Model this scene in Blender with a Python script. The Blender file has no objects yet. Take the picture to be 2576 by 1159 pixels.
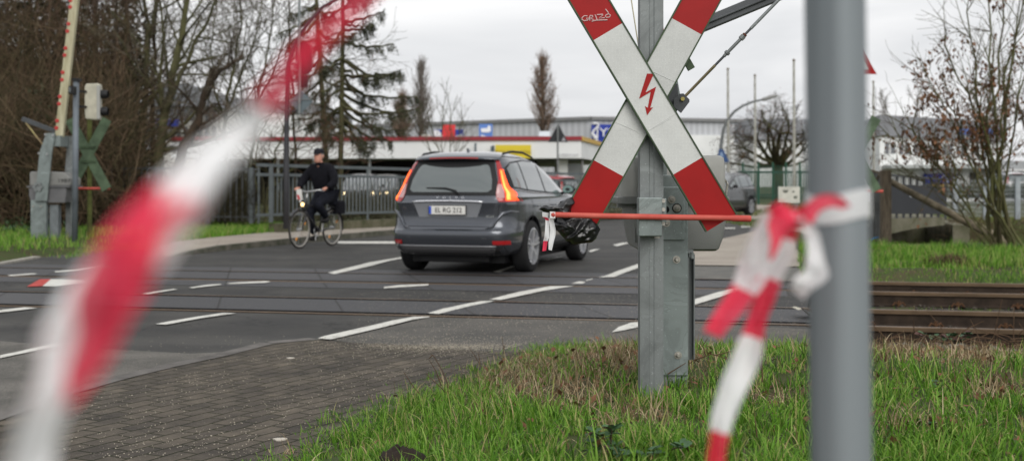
import bpy, bmesh, math, random
import numpy as np
from mathutils import Vector, Matrix, noise
R = math.radians
scn = bpy.context.scene
COL = scn.collection
# ------------------------------------------------------------------ camera
F_PX, U0, V0, HC = 3000.0, 1288.0, 463.0, 1.24      # focal length, centre column and horizon row (2576 px wide frame), eye height
cam = bpy.data.cameras.new('camera'); co = bpy.data.objects.new('camera', cam); COL.objects.link(co)
cam.sensor_width = 36; cam.lens = 36 * F_PX / 2576
co.location = (0, 0, HC); co.rotation_euler = (R(90), 0, 0)
cam.shift_y = -(579.5 - V0) / 2576
cam.clip_start = 0.05; cam.clip_end = 3000
cam.dof.use_dof = True; cam.dof.focus_distance = 5.05; cam.dof.aperture_fstop = 3.2; cam.dof.aperture_blades = 9
scn.camera = co
# ------------------------------------------------------------------ overcast sky
SUN_EL, SUN_AZ = 33, 165
w = bpy.data.worlds.new('World'); scn.world = w; w.use_nodes = True
nt = w.node_tree; N = nt.nodes; L = nt.links
bg = N['Background']; bg.inputs['Strength'].default_value = 0.1
sky = N.new('ShaderNodeTexSky'); sky.sky_type = 'NISHITA'; sky.sun_disc = False
sky.sun_elevation = R(SUN_EL); sky.sun_rotation = R(SUN_AZ); sky.air_density = 1.0; sky.dust_density = 3.0
hs = N.new('ShaderNodeHueSaturation'); hs.inputs['Saturation'].default_value = 0.25; L.new(sky.outputs[0], hs.inputs['Color'])
tc = N.new('ShaderNodeTexCoord'); sep = N.new('ShaderNodeSeparateXYZ'); L.new(tc.outputs['Generated'], sep.inputs[0])
mp = N.new('ShaderNodeMapping'); mp.inputs['Scale'].default_value = (1.0, 1.0, 5.0); L.new(tc.outputs['Generated'], mp.inputs[0])
nz = N.new('ShaderNodeTexNoise'); nz.inputs['Scale'].default_value = 2.2; nz.inputs['Detail'].default_value = 5; nz.inputs['Roughness'].default_value = .5
nz.inputs['Distortion'].default_value = .4; L.new(mp.outputs[0], nz.inputs['Vector'])
cr = N.new('ShaderNodeValToRGB'); cr.color_ramp.elements[0].position = .32; cr.color_ramp.elements[1].position = .68
cr.color_ramp.elements[0].color = (5.5, 5.65, 5.9, 1); cr.color_ramp.elements[1].color = (9.0, 9.0, 9.05, 1)
L.new(nz.outputs[0], cr.inputs[0])
zr = N.new('ShaderNodeMapRange'); zr.inputs[1].default_value = .25; zr.inputs[2].default_value = 1.0; zr.inputs[3].default_value = 1.0; zr.inputs[4].default_value = 1.25
L.new(sep.outputs['Z'], zr.inputs[0])
vm = N.new('ShaderNodeVectorMath'); vm.operation = 'SCALE'; L.new(cr.outputs[0], vm.inputs[0]); L.new(zr.outputs[0], vm.inputs['Scale'])
mx = N.new('ShaderNodeMix'); mx.data_type = 'RGBA'; mx.inputs[0].default_value = .9
L.new(hs.outputs[0], mx.inputs[6]); L.new(vm.outputs[0], mx.inputs[7]); L.new(mx.outputs[2], bg.inputs['Color'])
sd = bpy.data.lights.new('sun', 'SUN'); sd.energy = 1.5; sd.angle = R(45); sd.color = (1, .97, .92)
so = bpy.data.objects.new('sun', sd); COL.objects.link(so); so.rotation_euler = (R(90 - SUN_EL), 0, R(180 - SUN_AZ)); so.location = (0, 0, 30)
scn.view_settings.view_transform = 'Standard'; scn.view_settings.look = 'None'; scn.view_settings.exposure = .25; scn.view_settings.gamma = 1
try:
    scn.render.engine = 'CYCLES'; scn.cycles.use_denoising = True; scn.cycles.max_bounces = 6; scn.cycles.transparent_max_bounces = 16
except Exception: pass

# ------------------------------------------------------------------ helpers
def G(u, v, z=0.0):                       # point of height z on the ground seen at frame position u, v
    Y = F_PX * (HC - z) / (v - V0)
    return ((u - U0) * Y / F_PX, Y, z)
def P(u, v, Y):                           # point at distance Y
    return ((u - U0) * Y / F_PX, Y, HC - (v - V0) * Y / F_PX)

def tag(o, label=None, cat=None, group=None, kind=None):
    if label: o['label'] = label
    if cat: o['category'] = cat
    if group: o['group'] = group
    if kind: o['kind'] = kind
    return o
def thing(name, label, cat, loc=(0, 0, 0), rz=0.0, group=None, kind=None):
    o = bpy.data.objects.new(name, None); COL.objects.link(o)
    o.location = loc; o.rotation_euler = (0, 0, rz); o.empty_display_size = .2
    return tag(o, label, cat, group, kind)
def copy_tree(o, parent=None):
    c = o.copy(); COL.objects.link(c); c.parent = parent
    for ch in list(o.children): copy_tree(ch, c)
    return c

def frame_of(d):
    d = Vector(d).normalized()
    a = Vector((0, 0, 1)) if abs(d.z) < .9 else Vector((1, 0, 0))
    x = d.cross(a).normalized(); y = d.cross(x).normalized()
    return x, y
class MB:
    def __init__(s): s.v = []; s.f = []; s.m = []
    def add(s, vs, fs, m=0):
        b = len(s.v); s.v += [tuple(p) for p in vs]
        s.f += [tuple(b + i for i in f) for f in fs]; s.m += [m] * len(fs); return s
    def quad(s, a, b, c, d, m=0): return s.add([a, b, c, d], [(0, 1, 2, 3)], m)
    def box(s, c, d, rz=0.0, m=0, rot=None):
        hx, hy, hz = d[0] / 2, d[1] / 2, d[2] / 2
        M = rot if rot is not None else Matrix.Rotation(rz, 3, 'Z')
        vs = [Vector(c) + M @ Vector((x * hx, y * hy, z * hz)) for z in (-1, 1) for y in (-1, 1) for x in (-1, 1)]
        return s.add(vs, [(0, 2, 3, 1), (4, 5, 7, 6), (0, 1, 5, 4), (2, 6, 7, 3), (0, 4, 6, 2), (1, 3, 7, 5)], m)
    def bar(s, a, b, w, h, m=0, up=(0, 0, 1)):           # rectangular bar from a to b; w across, h along up
        a, b = Vector(a), Vector(b); d = (b - a).normalized()
        if abs(d.dot(Vector(up).normalized())) > .97: up = (0, 1, 0)
        x = d.cross(Vector(up)).normalized(); y = x.cross(d).normalized()
        vs = [p + x * sx * w / 2 + y * sy * h / 2 for p in (a, b) for sx, sy in ((-1, -1), (1, -1), (1, 1), (-1, 1))]
        return s.add(vs, [(3, 2, 1, 0), (4, 5, 6, 7), (0, 1, 5, 4), (1, 2, 6, 5), (2, 3, 7, 6), (3, 0, 4, 7)], m)
    def tube(s, pts, rad, n=8, m=0, caps=True):
        pts = [Vector(p) for p in pts]; k = len(pts)
        if not hasattr(rad, '__len__'): rad = [rad] * k
        b = len(s.v); x = None
        for i, p in enumerate(pts):
            d = (pts[min(i + 1, k - 1)] - pts[max(i - 1, 0)])
            if d.length < 1e-9: d = Vector((0, 0, 1))
            d.normalize()
            if x is None: x, y = frame_of(d)
            else:
                x = (x - d * x.dot(d)); 
                if x.length < 1e-6: x, _ = frame_of(d)
                x.normalize()
            y = d.cross(x)
            for j in range(n):
                t = 2 * math.pi * j / n
                s.v.append(tuple(p + (x * math.cos(t) + y * math.sin(t)) * rad[i]))
        for i in range(k - 1):
            for j in range(n):
                a0 = b + i * n + j; a1 = b + i * n + (j + 1) % n
                s.f.append((a0, a1, a1 + n, a0 + n)); s.m.append(m)
        if caps:
            s.f.append(tuple(b + j for j in range(n))[::-1]); s.m.append(m)
            s.f.append(tuple(b + (k - 1) * n + j for j in range(n))); s.m.append(m)
        return s
    def lathe(s, prof, c=(0, 0, 0), axis='Z', n=20, m=0, ms=None):  # prof: (r, h)
        b = len(s.v)
        for r, h in prof:
            for j in range(n):
                t = 2 * math.pi * j / n; q = (r * math.cos(t), r * math.sin(t), h)
                if axis == 'X': q = (q[2], q[0], q[1])
                if axis == 'Y': q = (q[0], q[2], q[1])
                s.v.append((q[0] + c[0], q[1] + c[1], q[2] + c[2]))
        for i in range(len(prof) - 1):
            for j in range(n):
                a0 = b + i * n + j; a1 = b + i * n + (j + 1) % n
                s.f.append((a0, a1, a1 + n, a0 + n)); s.m.append(ms[i] if ms else m)
        return s
    def prism(s, poly, o, ex, ey, ez, m=0, mside=None):  # poly 2-D in ex, ey; extruded by vector ez
        o, ex, ey, ez = map(Vector, (o, ex, ey, ez)); n = len(poly)
        vs = [o + ex * p[0] + ey * p[1] for p in poly]; vs += [p + ez for p in vs]
        s.add(vs, [tuple(range(n))[::-1], tuple(range(n, 2 * n))], m)
        b = len(s.v) - 2 * n
        for i in range(n):
            j = (i + 1) % n; s.f.append((b + i, b + j, b + n + j, b + n + i)); s.m.append(m if mside is None else mside)
        return s
    def grid(s, rows, m=0):
        b = len(s.v); k = len(rows[0])
        for r in rows: s.v += [tuple(p) for p in r]
        for i in range(len(rows) - 1):
            for j in range(k - 1):
                s.f.append((b + i * k + j, b + i * k + j + 1, b + (i + 1) * k + j + 1, b + (i + 1) * k + j)); s.m.append(m)
        return s
    def build(s, name, mats, parent=None, smooth=False, local=False, fix=True, bevel=0, tri=False):
        me = bpy.data.meshes.new(name)
        off = Vector((0, 0, 0)) if (parent is None or local) else world_loc(parent)
        vs = [(p[0] - off.x, p[1] - off.y, p[2] - off.z) for p in s.v]
        me.from_pydata(vs, [], s.f)
        if not isinstance(mats, (list, tuple)): mats = [mats]
        for m_ in mats: me.materials.append(m_)
        if len(mats) > 1: me.polygons.foreach_set('material_index', s.m)
        if fix and len(s.f) < 60000:
            bm = bmesh.new(); bm.from_mesh(me)
            if bevel: 
                try: bmesh.ops.bevel(bm, geom=[e for e in bm.edges if len(e.link_faces) == 2 and e.calc_face_angle(0) > .6], offset=bevel, segments=2, profile=.5, affect='EDGES')
                except Exception: pass
            bmesh.ops.recalc_face_normals(bm, faces=bm.faces)
            if tri: bmesh.ops.triangulate(bm, faces=bm.faces)
            bm.to_mesh(me); bm.free()
        if smooth: me.polygons.foreach_set('use_smooth', [True] * len(me.polygons))
        me.update()
        o = bpy.data.objects.new(name, me); COL.objects.link(o)
        if parent is not None: o.parent = parent
        return o
def world_loc(o):
    v = Vector(o.location)
    while o.parent is not None: o = o.parent; v = v + Vector(o.location)
    return v

def rock(poly_uv, z, name, m_):           # flat sheet on the ground from frame outline
    pts = [G(u, v, z) for u, v in poly_uv]
    return MB().add(pts, [tuple(range(len(pts)))]).build(name, m_, tri=True)
def sheet(name, m_, polys, label=None):
    mb = MB()
    for pts in polys: mb.add(pts, [tuple(range(len(pts)))])
    o = mb.build(name, m_, tri=True); o['kind'] = 'structure'
    for p in o.data.polygons:
        if p.normal.z < 0: p.flip()
    return o

def mat(name, col, rough=.6, metal=0.0, var=0.0, vs=6.0, col2=None, bump=0.0, bs=60.0, emit=None, es=1.0, alpha=None, trans=0.0, spec=.25, coat=0.0, detail=4, lo=.35, hi=.65, stretch=None):
    m = bpy.data.materials.new(name); m.use_nodes = True
    nt = m.node_tree; b = nt.nodes['Principled BSDF']; n_ = nt.nodes; l_ = nt.links
    b.inputs['Base Color'].default_value = (*col, 1); b.inputs['Roughness'].default_value = rough; b.inputs['Metallic'].default_value = metal
    b.inputs['Specular IOR Level'].default_value = spec; b.inputs['Coat Weight'].default_value = coat; b.inputs['Coat Roughness'].default_value = .05
    b.inputs['Transmission Weight'].default_value = trans
    if alpha is not None: b.inputs['Alpha'].default_value = alpha
    if emit: b.inputs['Emission Color'].default_value = (*emit, 1); b.inputs['Emission Strength'].default_value = es
    tcn = n_.new('ShaderNodeTexCoord'); vec = tcn.outputs['Object']
    if stretch:
        mpn = n_.new('ShaderNodeMapping'); mpn.inputs['Scale'].default_value = stretch; l_.new(vec, mpn.inputs[0]); vec = mpn.outputs[0]
    if var or col2:
        z = n_.new('ShaderNodeTexNoise'); z.inputs['Scale'].default_value = vs; z.inputs['Detail'].default_value = detail; z.inputs['Roughness'].default_value = .6
        l_.new(vec, z.inputs['Vector'])
        c = n_.new('ShaderNodeValToRGB'); c.color_ramp.elements[0].position = lo; c.color_ramp.elements[1].position = hi
        c2 = col2 if col2 else tuple(x * (1 - var) for x in col)
        c.color_ramp.elements[0].color = (*c2, 1); c.color_ramp.elements[1].color = (*(x if col2 else min(1, x * (1 + var * .5)) for x in col), 1)
        l_.new(z.outputs[0], c.inputs[0]); l_.new(c.outputs[0], b.inputs['Base Color'])
    if bump:
        z2 = n_.new('ShaderNodeTexNoise'); z2.inputs['Scale'].default_value = bs; z2.inputs['Detail'].default_value = 3; l_.new(vec, z2.inputs['Vector'])
        bp = n_.new('ShaderNodeBump'); bp.inputs['Strength'].default_value = bump; bp.inputs['Distance'].default_value = .01
        l_.new(z2.outputs[0], bp.inputs['Height']); l_.new(bp.outputs[0], b.inputs['Normal'])
    return m
rng = random.Random(7)
# ------------------------------------------------------------------ ground, road, tracks
TD = Vector((-.978, .207, 0))             # direction of the tracks, to the left
TN = Vector((.207, .978, 0))              # across the tracks, away from the eye
RAIL_Y = [11.02, 12.50, 14.59, 16.07]     # where each rail crosses x = 0, near to far
def rail_pt(k, x): return Vector((x, RAIL_Y[k] - .2117 * x, 0))
def sm(a, b, x):
    t = min(1, max(0, (x - a) / (b - a))); return t * t * (3 - 2 * t)
EDGE = [G(u, v) for u, v in ((330, 1300), (480, 1215), (600, 1164), (700, 1120), (790, 1075), (900, 1015), (1050, 955), (1150, 915), (1230, 893), (1330, 868), (1430, 852), (1540, 838), (1640, 836), (1760, 838), (1900, 842), (2050, 850), (2300, 862), (2576, 872), (2900, 885))]
ex_ = np.array([p[0] for p in EDGE]); ey_ = np.array([p[1] for p in EDGE])
def edge_dist(x, y):                      # how far inside the near verge a point lies (negative outside)
    best = 1e9
    for i in range(len(EDGE) - 1):
        ax, ay, bx, by = ex_[i], ey_[i], ex_[i + 1], ey_[i + 1]
        dx, dy = bx - ax, by - ay; t = max(0, min(1, ((x - ax) * dx + (y - ay) * dy) / (dx * dx + dy * dy)))
        d = math.hypot(x - ax - t * dx, y - ay - t * dy)
        if d < abs(best): best = d if dx * (y - ay) - dy * (x - ax) < 0 else -d
    return best
def cross_x(y): return 2.56 + (y - 10.48) * .2117     # right end of the paved crossing
def height(x, y):
    if y < 12 and x > -4:
        d = edge_dist(x, y)
        if d > -.02:
            n = noise.noise(Vector((x * 1.3, y * 1.3, 0))) * .035 + noise.noise(Vector((x * 4, y * 4, 3))) * .018
            return min(-.01 + .375 * sm(0, 2.0, d), 1.24 - (.128 + .008 * sm(1, 3, x)) * y - .085) + n * .8 * sm(0, .6, d)
    z = -.06
    t = y + .2117 * x                     # across-track coordinate
    if x > cross_x(y) + .05 and 10.2 < t < 16.6:
        return -.165 + noise.noise(Vector((x * 5, y * 5, 0))) * .03
    if x > cross_x(y) + .3 and t >= 16.6:     # far right verge, with the ditch behind it
        z = -.1 + .17 * sm(16.6, 17.6, t) + noise.noise(Vector((x * .9, y * .9, 0))) * .05
        dd = sm(23.3, 25.2, y - .2 * (x - 7)) * (1 - sm(33.5, 36.5, y)) * sm(7.0, 7.6, x)
        return z - 1.7 * dd
    if t > 16.6 or x < -6:                 # left verge behind the side road
        v = V0 + F_PX * HC / y; u = U0 + F_PX * x / y
        vb = np.interp(u, LVU, LVV)
        if v < vb: z = -.06 + .22 * sm(vb, vb - 14, v) + .1 * sm(vb - 20, vb - 60, v)
        if u > 1850: z = -.05
        if y > 60: z = z * (1 - sm(60, 90, y))
    return z
LVU = [-400, 0, 90, 235, 330, 452, 715, 1003, 1300]; LVV = [700, 660, 645, 628, 622, 600, 578, 558, 540]
def axis(a, b, st, far):
    c = list(np.arange(a, b + 1e-6, st)); g = st; p = b; q = a; lo = []
    while p < far: g *= 1.5; p += g; c.append(p)
    g = st
    while q > -far: g *= 1.5; q -= g; lo.append(q)
    return lo[::-1] + c
xs = axis(-16, 16, .16, 900); ys = [y for y in axis(1.0, 40, .16, 1200) if y > -30]
NX = len(xs); gv = [(x, y, height(x, y)) for y in ys for x in xs]
gf = [(j * NX + i, j * NX + i + 1, (j + 1) * NX + i + 1, (j + 1) * NX + i) for j in range(len(ys) - 1) for i in range(NX - 1)]
m_soil = mat('soil_and_grass', (.045, .075, .018), .95, var=.0, col2=(.07, .055, .03), vs=1.6, bump=.8, bs=30, detail=8, spec=.2)
me = bpy.data.meshes.new('ground'); me.from_pydata(gv, [], gf); me.materials.append(m_soil); me.polygons.foreach_set('use_smooth', [True] * len(gf))
ground = bpy.data.objects.new('ground', me); COL.objects.link(ground); ground['kind'] = 'structure'

def asphalt(name, base, light, chips=.35, patch=1.2, gl=.22, rough=.75, tracks=False):
    m = bpy.data.materials.new(name); m.use_nodes = True; t = m.node_tree; n_ = t.nodes; l_ = t.links; b = n_['Principled BSDF']
    tcn = n_.new('ShaderNodeTexCoord')
    def nz_(s, d=4, r=.6):
        z = n_.new('ShaderNodeTexNoise'); z.inputs['Scale'].default_value = s; z.inputs['Detail'].default_value = d; z.inputs['Roughness'].default_value = r; l_.new(tcn.outputs['Object'], z.inputs['Vector']); return z
    a = nz_(patch, 6); c = n_.new('ShaderNodeValToRGB'); c.color_ramp.elements[0].position = .35; c.color_ramp.elements[1].position = .7
    c.color_ramp.elements[0].color = (*base, 1); c.color_ramp.elements[1].color = (*light, 1); l_.new(a.outputs[0], c.inputs[0])
    f = nz_(110, 2, .8); c2 = n_.new('ShaderNodeValToRGB'); c2.color_ramp.elements[0].position = .35; c2.color_ramp.elements[1].position = .75
    c2.color_ramp.elements[0].color = (.45, .45, .45, 1); c2.color_ramp.elements[1].color = (1.9, 1.85, 1.75, 1); l_.new(f.outputs[0], c2.inputs[0])
    mx_ = n_.new('ShaderNodeMix'); mx_.data_type = 'RGBA'; mx_.blend_type = 'MULTIPLY'; mx_.inputs[0].default_value = chips * 2; l_.new(c.outputs[0], mx_.inputs[6]); l_.new(c2.outputs[0], mx_.inputs[7])
    outc = mx_.outputs[2]
    if tracks:                            # worn wheel tracks along the road, cracks
        mp_ = n_.new('ShaderNodeMapping'); mp_.inputs['Rotation'].default_value = (0, 0, R(-72)); mp_.inputs['Scale'].default_value = (.10, 1.3, 1); l_.new(tcn.outputs['Object'], mp_.inputs[0])
        t1 = n_.new('ShaderNodeTexNoise'); t1.inputs['Scale'].default_value = 1; t1.inputs['Detail'].default_value = 5; l_.new(mp_.outputs[0], t1.inputs[0])
        r1 = n_.new('ShaderNodeMapRange'); r1.inputs[1].default_value = .3; r1.inputs[2].default_value = .7; r1.inputs[3].default_value = .78; r1.inputs[4].default_value = 1.25; l_.new(t1.outputs[0], r1.inputs[0])
        vo_ = n_.new('ShaderNodeTexVoronoi'); vo_.feature = 'DISTANCE_TO_EDGE'; vo_.inputs['Scale'].default_value = .42; ws = n_.new('ShaderNodeTexNoise'); ws.inputs['Scale'].default_value = 1.5; ws.inputs['Detail'].default_value = 6; l_.new(tcn.outputs['Object'], ws.inputs[0])
        av = n_.new('ShaderNodeVectorMath'); av.operation = 'ADD'; sv = n_.new('ShaderNodeVectorMath'); sv.operation = 'SCALE'; sv.inputs['Scale'].default_value = 1.6; l_.new(ws.outputs['Color'], sv.inputs[0]); l_.new(tcn.outputs['Object'], av.inputs[0]); l_.new(sv.outputs[0], av.inputs[1]); l_.new(av.outputs[0], vo_.inputs[0])
        r2 = n_.new('ShaderNodeMapRange'); r2.inputs[1].default_value = .0; r2.inputs[2].default_value = .010; r2.inputs[3].default_value = .45; r2.inputs[4].default_value = 1; l_.new(vo_.outputs[0], r2.inputs[0])
        mu = n_.new('ShaderNodeMath'); mu.operation = 'MULTIPLY'; l_.new(r1.outputs[0], mu.inputs[0]); l_.new(r2.outputs[0], mu.inputs[1])
        vs_ = n_.new('ShaderNodeVectorMath'); vs_.operation = 'SCALE'; l_.new(outc, vs_.inputs[0]); l_.new(mu.outputs[0], vs_.inputs['Scale']); outc = vs_.outputs[0]
    l_.new(outc, b.inputs['Base Color']); b.inputs['Roughness'].default_value = rough; b.inputs['Specular IOR Level'].default_value = gl
    bp = n_.new('ShaderNodeBump'); bp.inputs['Strength'].default_value = .5; bp.inputs['Distance'].default_value = .006; l_.new(f.outputs[0], bp.inputs['Height']); l_.new(bp.outputs[0], b.inputs['Normal'])
    return m
m_asph = asphalt('asphalt', (.036, .036, .036), (.066, .064, .060), tracks=True)
m_old = asphalt('worn_asphalt', (.085, .082, .075), (.15, .142, .13), .4, 2.0)
m_path = asphalt('path_asphalt', (.075, .073, .068), (.115, .108, .098), .4, 2.0)
m_beige = asphalt('sidewalk_slabs', (.27, .235, .20), (.38, .34, .29), .15, 1.0)
m_white = mat('road_paint', (.62, .61, .56), .7, col2=(.34, .33, .3), vs=9, lo=.25, hi=.5, bump=.3, bs=150)
m_roadred = mat('red_road_paint', (.45, .06, .05), .7, var=.3, vs=12)
m_kerb = mat('kerb_stone', (.13, .12, .10), .9, var=.4, vs=5, bump=.3, col2=(.055, .06, .04))
far = 400
road = sheet('road', m_asph, [[G(u, v) for u, v in ((-1500, 1900), (-3500, 760), (-900, 730), (-300, 700), (0, 664), (90, 648.5), (235, 632), (330, 628), (440, 640), (560, 628), (728, 613), (997, 588), (1200, 571), (1450, 553), (1600, 541), (1750, 532), (2050, 530), (2060, 545), (1985, 560), (1868, 590), (1791, 607), (1700, 640), (1612, 667), (1640, 700))] + [tuple(rail_pt(3, 2.0)), (3.9, 15.4, 0), (2.56, 10.48, 0), G(2050, 830), G(2050, 860), G(1500, 960), G(900, 1400)]])
path = sheet('footpath', m_path, [[(p[0], p[1], .004) for p in [G(u, v) for u, v in ((839, 856), (905, 866), (1050, 872), (1200, 886), (1400, 900), (1900, 900), (2090, 862), (2080, 831), (1750, 813), (1612, 808.5), (1082, 798.5))]]])
old = sheet('worn_road_patch', m_old, [[(p[0], p[1], .004) for p in [G(u, v) for u, v in ((-400, 840), (0, 858), (90, 866), (300, 880), (480, 890), (600, 884), (690, 873), (700, 869), (620, 884), (440, 926), (290, 962), (190, 993), (0, 1062), (-600, 1300))]],
                                            [(p[0], p[1], .008) for p in [G(u, v) for u, v in ((560, 889), (620, 877), (720, 870), (745, 868), (690, 875), (560, 899), (470, 915))]]])
# block paving in the near left corner
m = bpy.data.materials.new('block_paving'); m.use_nodes = True; t = m.node_tree; n_ = t.nodes; l_ = t.links; b = n_['Principled BSDF']
tcn = n_.new('ShaderNodeTexCoord'); mpn = n_.new('ShaderNodeMapping'); mpn.inputs['Rotation'].default_value = (0, 0, R(-62)); l_.new(tcn.outputs['Object'], mpn.inputs[0])
br = n_.new('ShaderNodeTexBrick'); br.inputs['Scale'].default_value = 1; br.inputs['Brick Width'].default_value = .22; br.inputs['Row Height'].default_value = .11; br.inputs['Mortar Size'].default_value = .007
br.inputs['Mortar Smooth'].default_value = .3; br.inputs['Color1'].default_value = (.112, .098, .082, 1); br.inputs['Color2'].default_value = (.072, .064, .056, 1); br.inputs['Mortar'].default_value = (.022, .024, .010, 1); br.inputs['Bias'].default_value = .0
wz = n_.new('ShaderNodeTexNoise'); wz.inputs['Scale'].default_value = 1.6; wz.inputs['Detail'].default_value = 3; l_.new(tcn.outputs['Object'], wz.inputs[0])
ws = n_.new('ShaderNodeVectorMath'); ws.operation = 'SCALE'; ws.inputs['Scale'].default_value = .09; l_.new(wz.outputs['Color'], ws.inputs[0]); wa = n_.new('ShaderNodeVectorMath'); l_.new(mpn.outputs[0], wa.inputs[0]); l_.new(ws.outputs[0], wa.inputs[1]); l_.new(wa.outputs[0], br.inputs[0])
z1 = n_.new('ShaderNodeTexNoise'); z1.inputs['Scale'].default_value = 3; z1.inputs['Detail'].default_value = 8; z1.inputs['Roughness'].default_value = .75; l_.new(tcn.outputs['Object'], z1.inputs[0])
c1 = n_.new('ShaderNodeValToRGB'); c1.color_ramp.elements[0].position = .3; c1.color_ramp.elements[1].position = .75; c1.color_ramp.elements[0].color = (.42, .42, .42, 1); c1.color_ramp.elements[1].color = (1.5, 1.42, 1.3, 1); l_.new(z1.outputs[0], c1.inputs[0])
m1 = n_.new('ShaderNodeMix'); m1.data_type = 'RGBA'; m1.blend_type = 'MULTIPLY'; m1.inputs[0].default_value = 1; l_.new(br.outputs[0], m1.inputs[6]); l_.new(c1.outputs[0], m1.inputs[7])
z2 = n_.new('ShaderNodeTexNoise'); z2.inputs['Scale'].default_value = 120; z2.inputs['Detail'].default_value = 1; l_.new(tcn.outputs['Object'], z2.inputs[0])
c2 = n_.new('ShaderNodeValToRGB'); c2.color_ramp.elements[0].position = .66; c2.color_ramp.elements[1].position = .8; c2.color_ramp.elements[0].color = (0, 0, 0, 1); c2.color_ramp.elements[1].color = (.8, .8, .8, 1); l_.new(z2.outputs[0], c2.inputs[0])
m2 = n_.new('ShaderNodeMix'); m2.data_type = 'RGBA'; m2.inputs[7].default_value = (.26, .24, .20, 1); l_.new(c2.outputs[0], m2.inputs[0]); l_.new(m1.outputs[2], m2.inputs[6]); l_.new(m2.outputs[2], b.inputs['Base Color'])
b.inputs['Roughness'].default_value = .85; b.inputs['Specular IOR Level'].default_value = .2
bp = n_.new('ShaderNodeBump'); bp.inputs['Strength'].default_value = .7; bp.inputs['Distance'].default_value = .012; l_.new(br.outputs['Fac'], bp.inputs['Height']); bp.invert = True
bp2 = n_.new('ShaderNodeBump'); bp2.inputs['Strength'].default_value = .5; bp2.inputs['Distance'].default_value = .006; l_.new(z2.outputs[0], bp2.inputs['Height']); l_.new(bp.outputs[0], bp2.inputs['Normal']); l_.new(bp2.outputs[0], b.inputs['Normal'])
m_pave = m
def kz(pts, z): return [(p[0], p[1], z) for p in pts]
PV = ((-700, 1330), (0, 1064), (190, 994.5), (320, 957), (440, 927.5), (580, 897), (690, 868), (799, 858), (905, 866), (1050, 872), (1200, 886), (1300, 888), (1400, 880), (1400, 1000), (1050, 1300), (700, 2300), (-700, 2300))
paving = sheet('paved_sidewalk', m_pave, [kz([G(u, v) for u, v in PV], .012)])
mb = MB()                                 # flush kerb between road and paving
KB = [Vector(G(u, v)) for u, v in ((-700, 1330), (0, 1064), (190, 994.5), (320, 957), (440, 927.5), (580, 897), (690, 868), (799, 858))]
for a, b_ in zip(KB[:-1], KB[1:]):
    d = (b_ - a).normalized(); n2 = Vector((-d.y, d.x, 0)) * .13
    mb.quad(kz([a], .016)[0], kz([b_], .016)[0], kz([b_ + n2], .016)[0], kz([a + n2], .016)[0])
k = mb.build('kerb', mat('flush_kerb', (.14, .13, .12), .85, var=.35, vs=4, bump=.4, bs=120)); k['kind'] = 'structure'
for p in k.data.polygons:
    if p.normal.z < 0: p.flip()
# far left sidewalk with a real kerb step
KT = [(-260, 700, 0), (420, 640, 0)]
kb = [Vector(G(u, v)) for u, v in ((428, 645), (470, 641), (560, 630.5), (728, 614.5), (860, 602), (997, 590), (1200, 573), (1450, 555), (1600, 543), (1750, 534))]
kh = [.0, .05, .10, .12, .12, .12, .12, .12, .12, .12]
bk = [Vector(G(u, v, .12)) for u, v in ((400, 607), (450, 604), (560, 595), (715, 581), (860, 571), (1003, 561), (1200, 548), (1450, 533), (1600, 524), (1750, 516))]
mb = MB(); ms_ = MB()
for i in range(len(kb) - 1):
    a, b_ = kb[i], kb[i + 1]; za, zb = kh[i], kh[i + 1]
    n2 = Vector((-(b_ - a).y, (b_ - a).x, 0)).normalized() * .13
    A, B = Vector((a.x, a.y, za)), Vector((b_.x, b_.y, zb))
    mb.quad((a.x, a.y, -.03), (b_.x, b_.y, -.03), B, A); mb.quad(A, B, B + n2, A + n2)
    ms_.quad(A + n2, B + n2, (bk[i + 1].x, bk[i + 1].y, .125), (bk[i].x, bk[i].y, .125 if i else .03))
o = mb.build('kerb', m_kerb); o['kind'] = 'structure'
o = ms_.build('sidewalk', m_beige); o['kind'] = 'structure'
for p in o.data.polygons:
    if p.normal.z < 0: p.flip()
# light kerb line at the left edge of the side road
mb = MB()
LK = [Vector(G(u, v)) for u, v in ((-500, 722), (-200, 692), (0, 665), (50, 656), (92, 648.5))]
for a, b_ in zip(LK[:-1], LK[1:]):
    mb.bar((a.x, a.y, -.02), (b_.x, b_.y, -.02), .14, .1)
o = mb.build('kerb', mat('pale_kerb', (.34, .32, .28), .9, var=.3)); o['kind'] = 'structure'
# right sidewalk beyond the tracks
o = sheet('sidewalk', m_beige, [kz([G(u, v) for u, v in ((1640, 668), (1700, 648), (1750, 622), (1791, 607), (1868, 590), (1985, 561), (2050, 556), (2050, 600), (2015, 640), (2012, 672), (1750, 668))], .012)])
o = sheet('sidewalk', asphalt('slab_band', (.10, .10, .095), (.16, .155, .14), .3, 2.5), [kz([G(u, v) for u, v in ((1612, 672), (1750, 670), (2013, 674), (2020, 709), (1750, 706), (1600, 700))], .008)])
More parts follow.
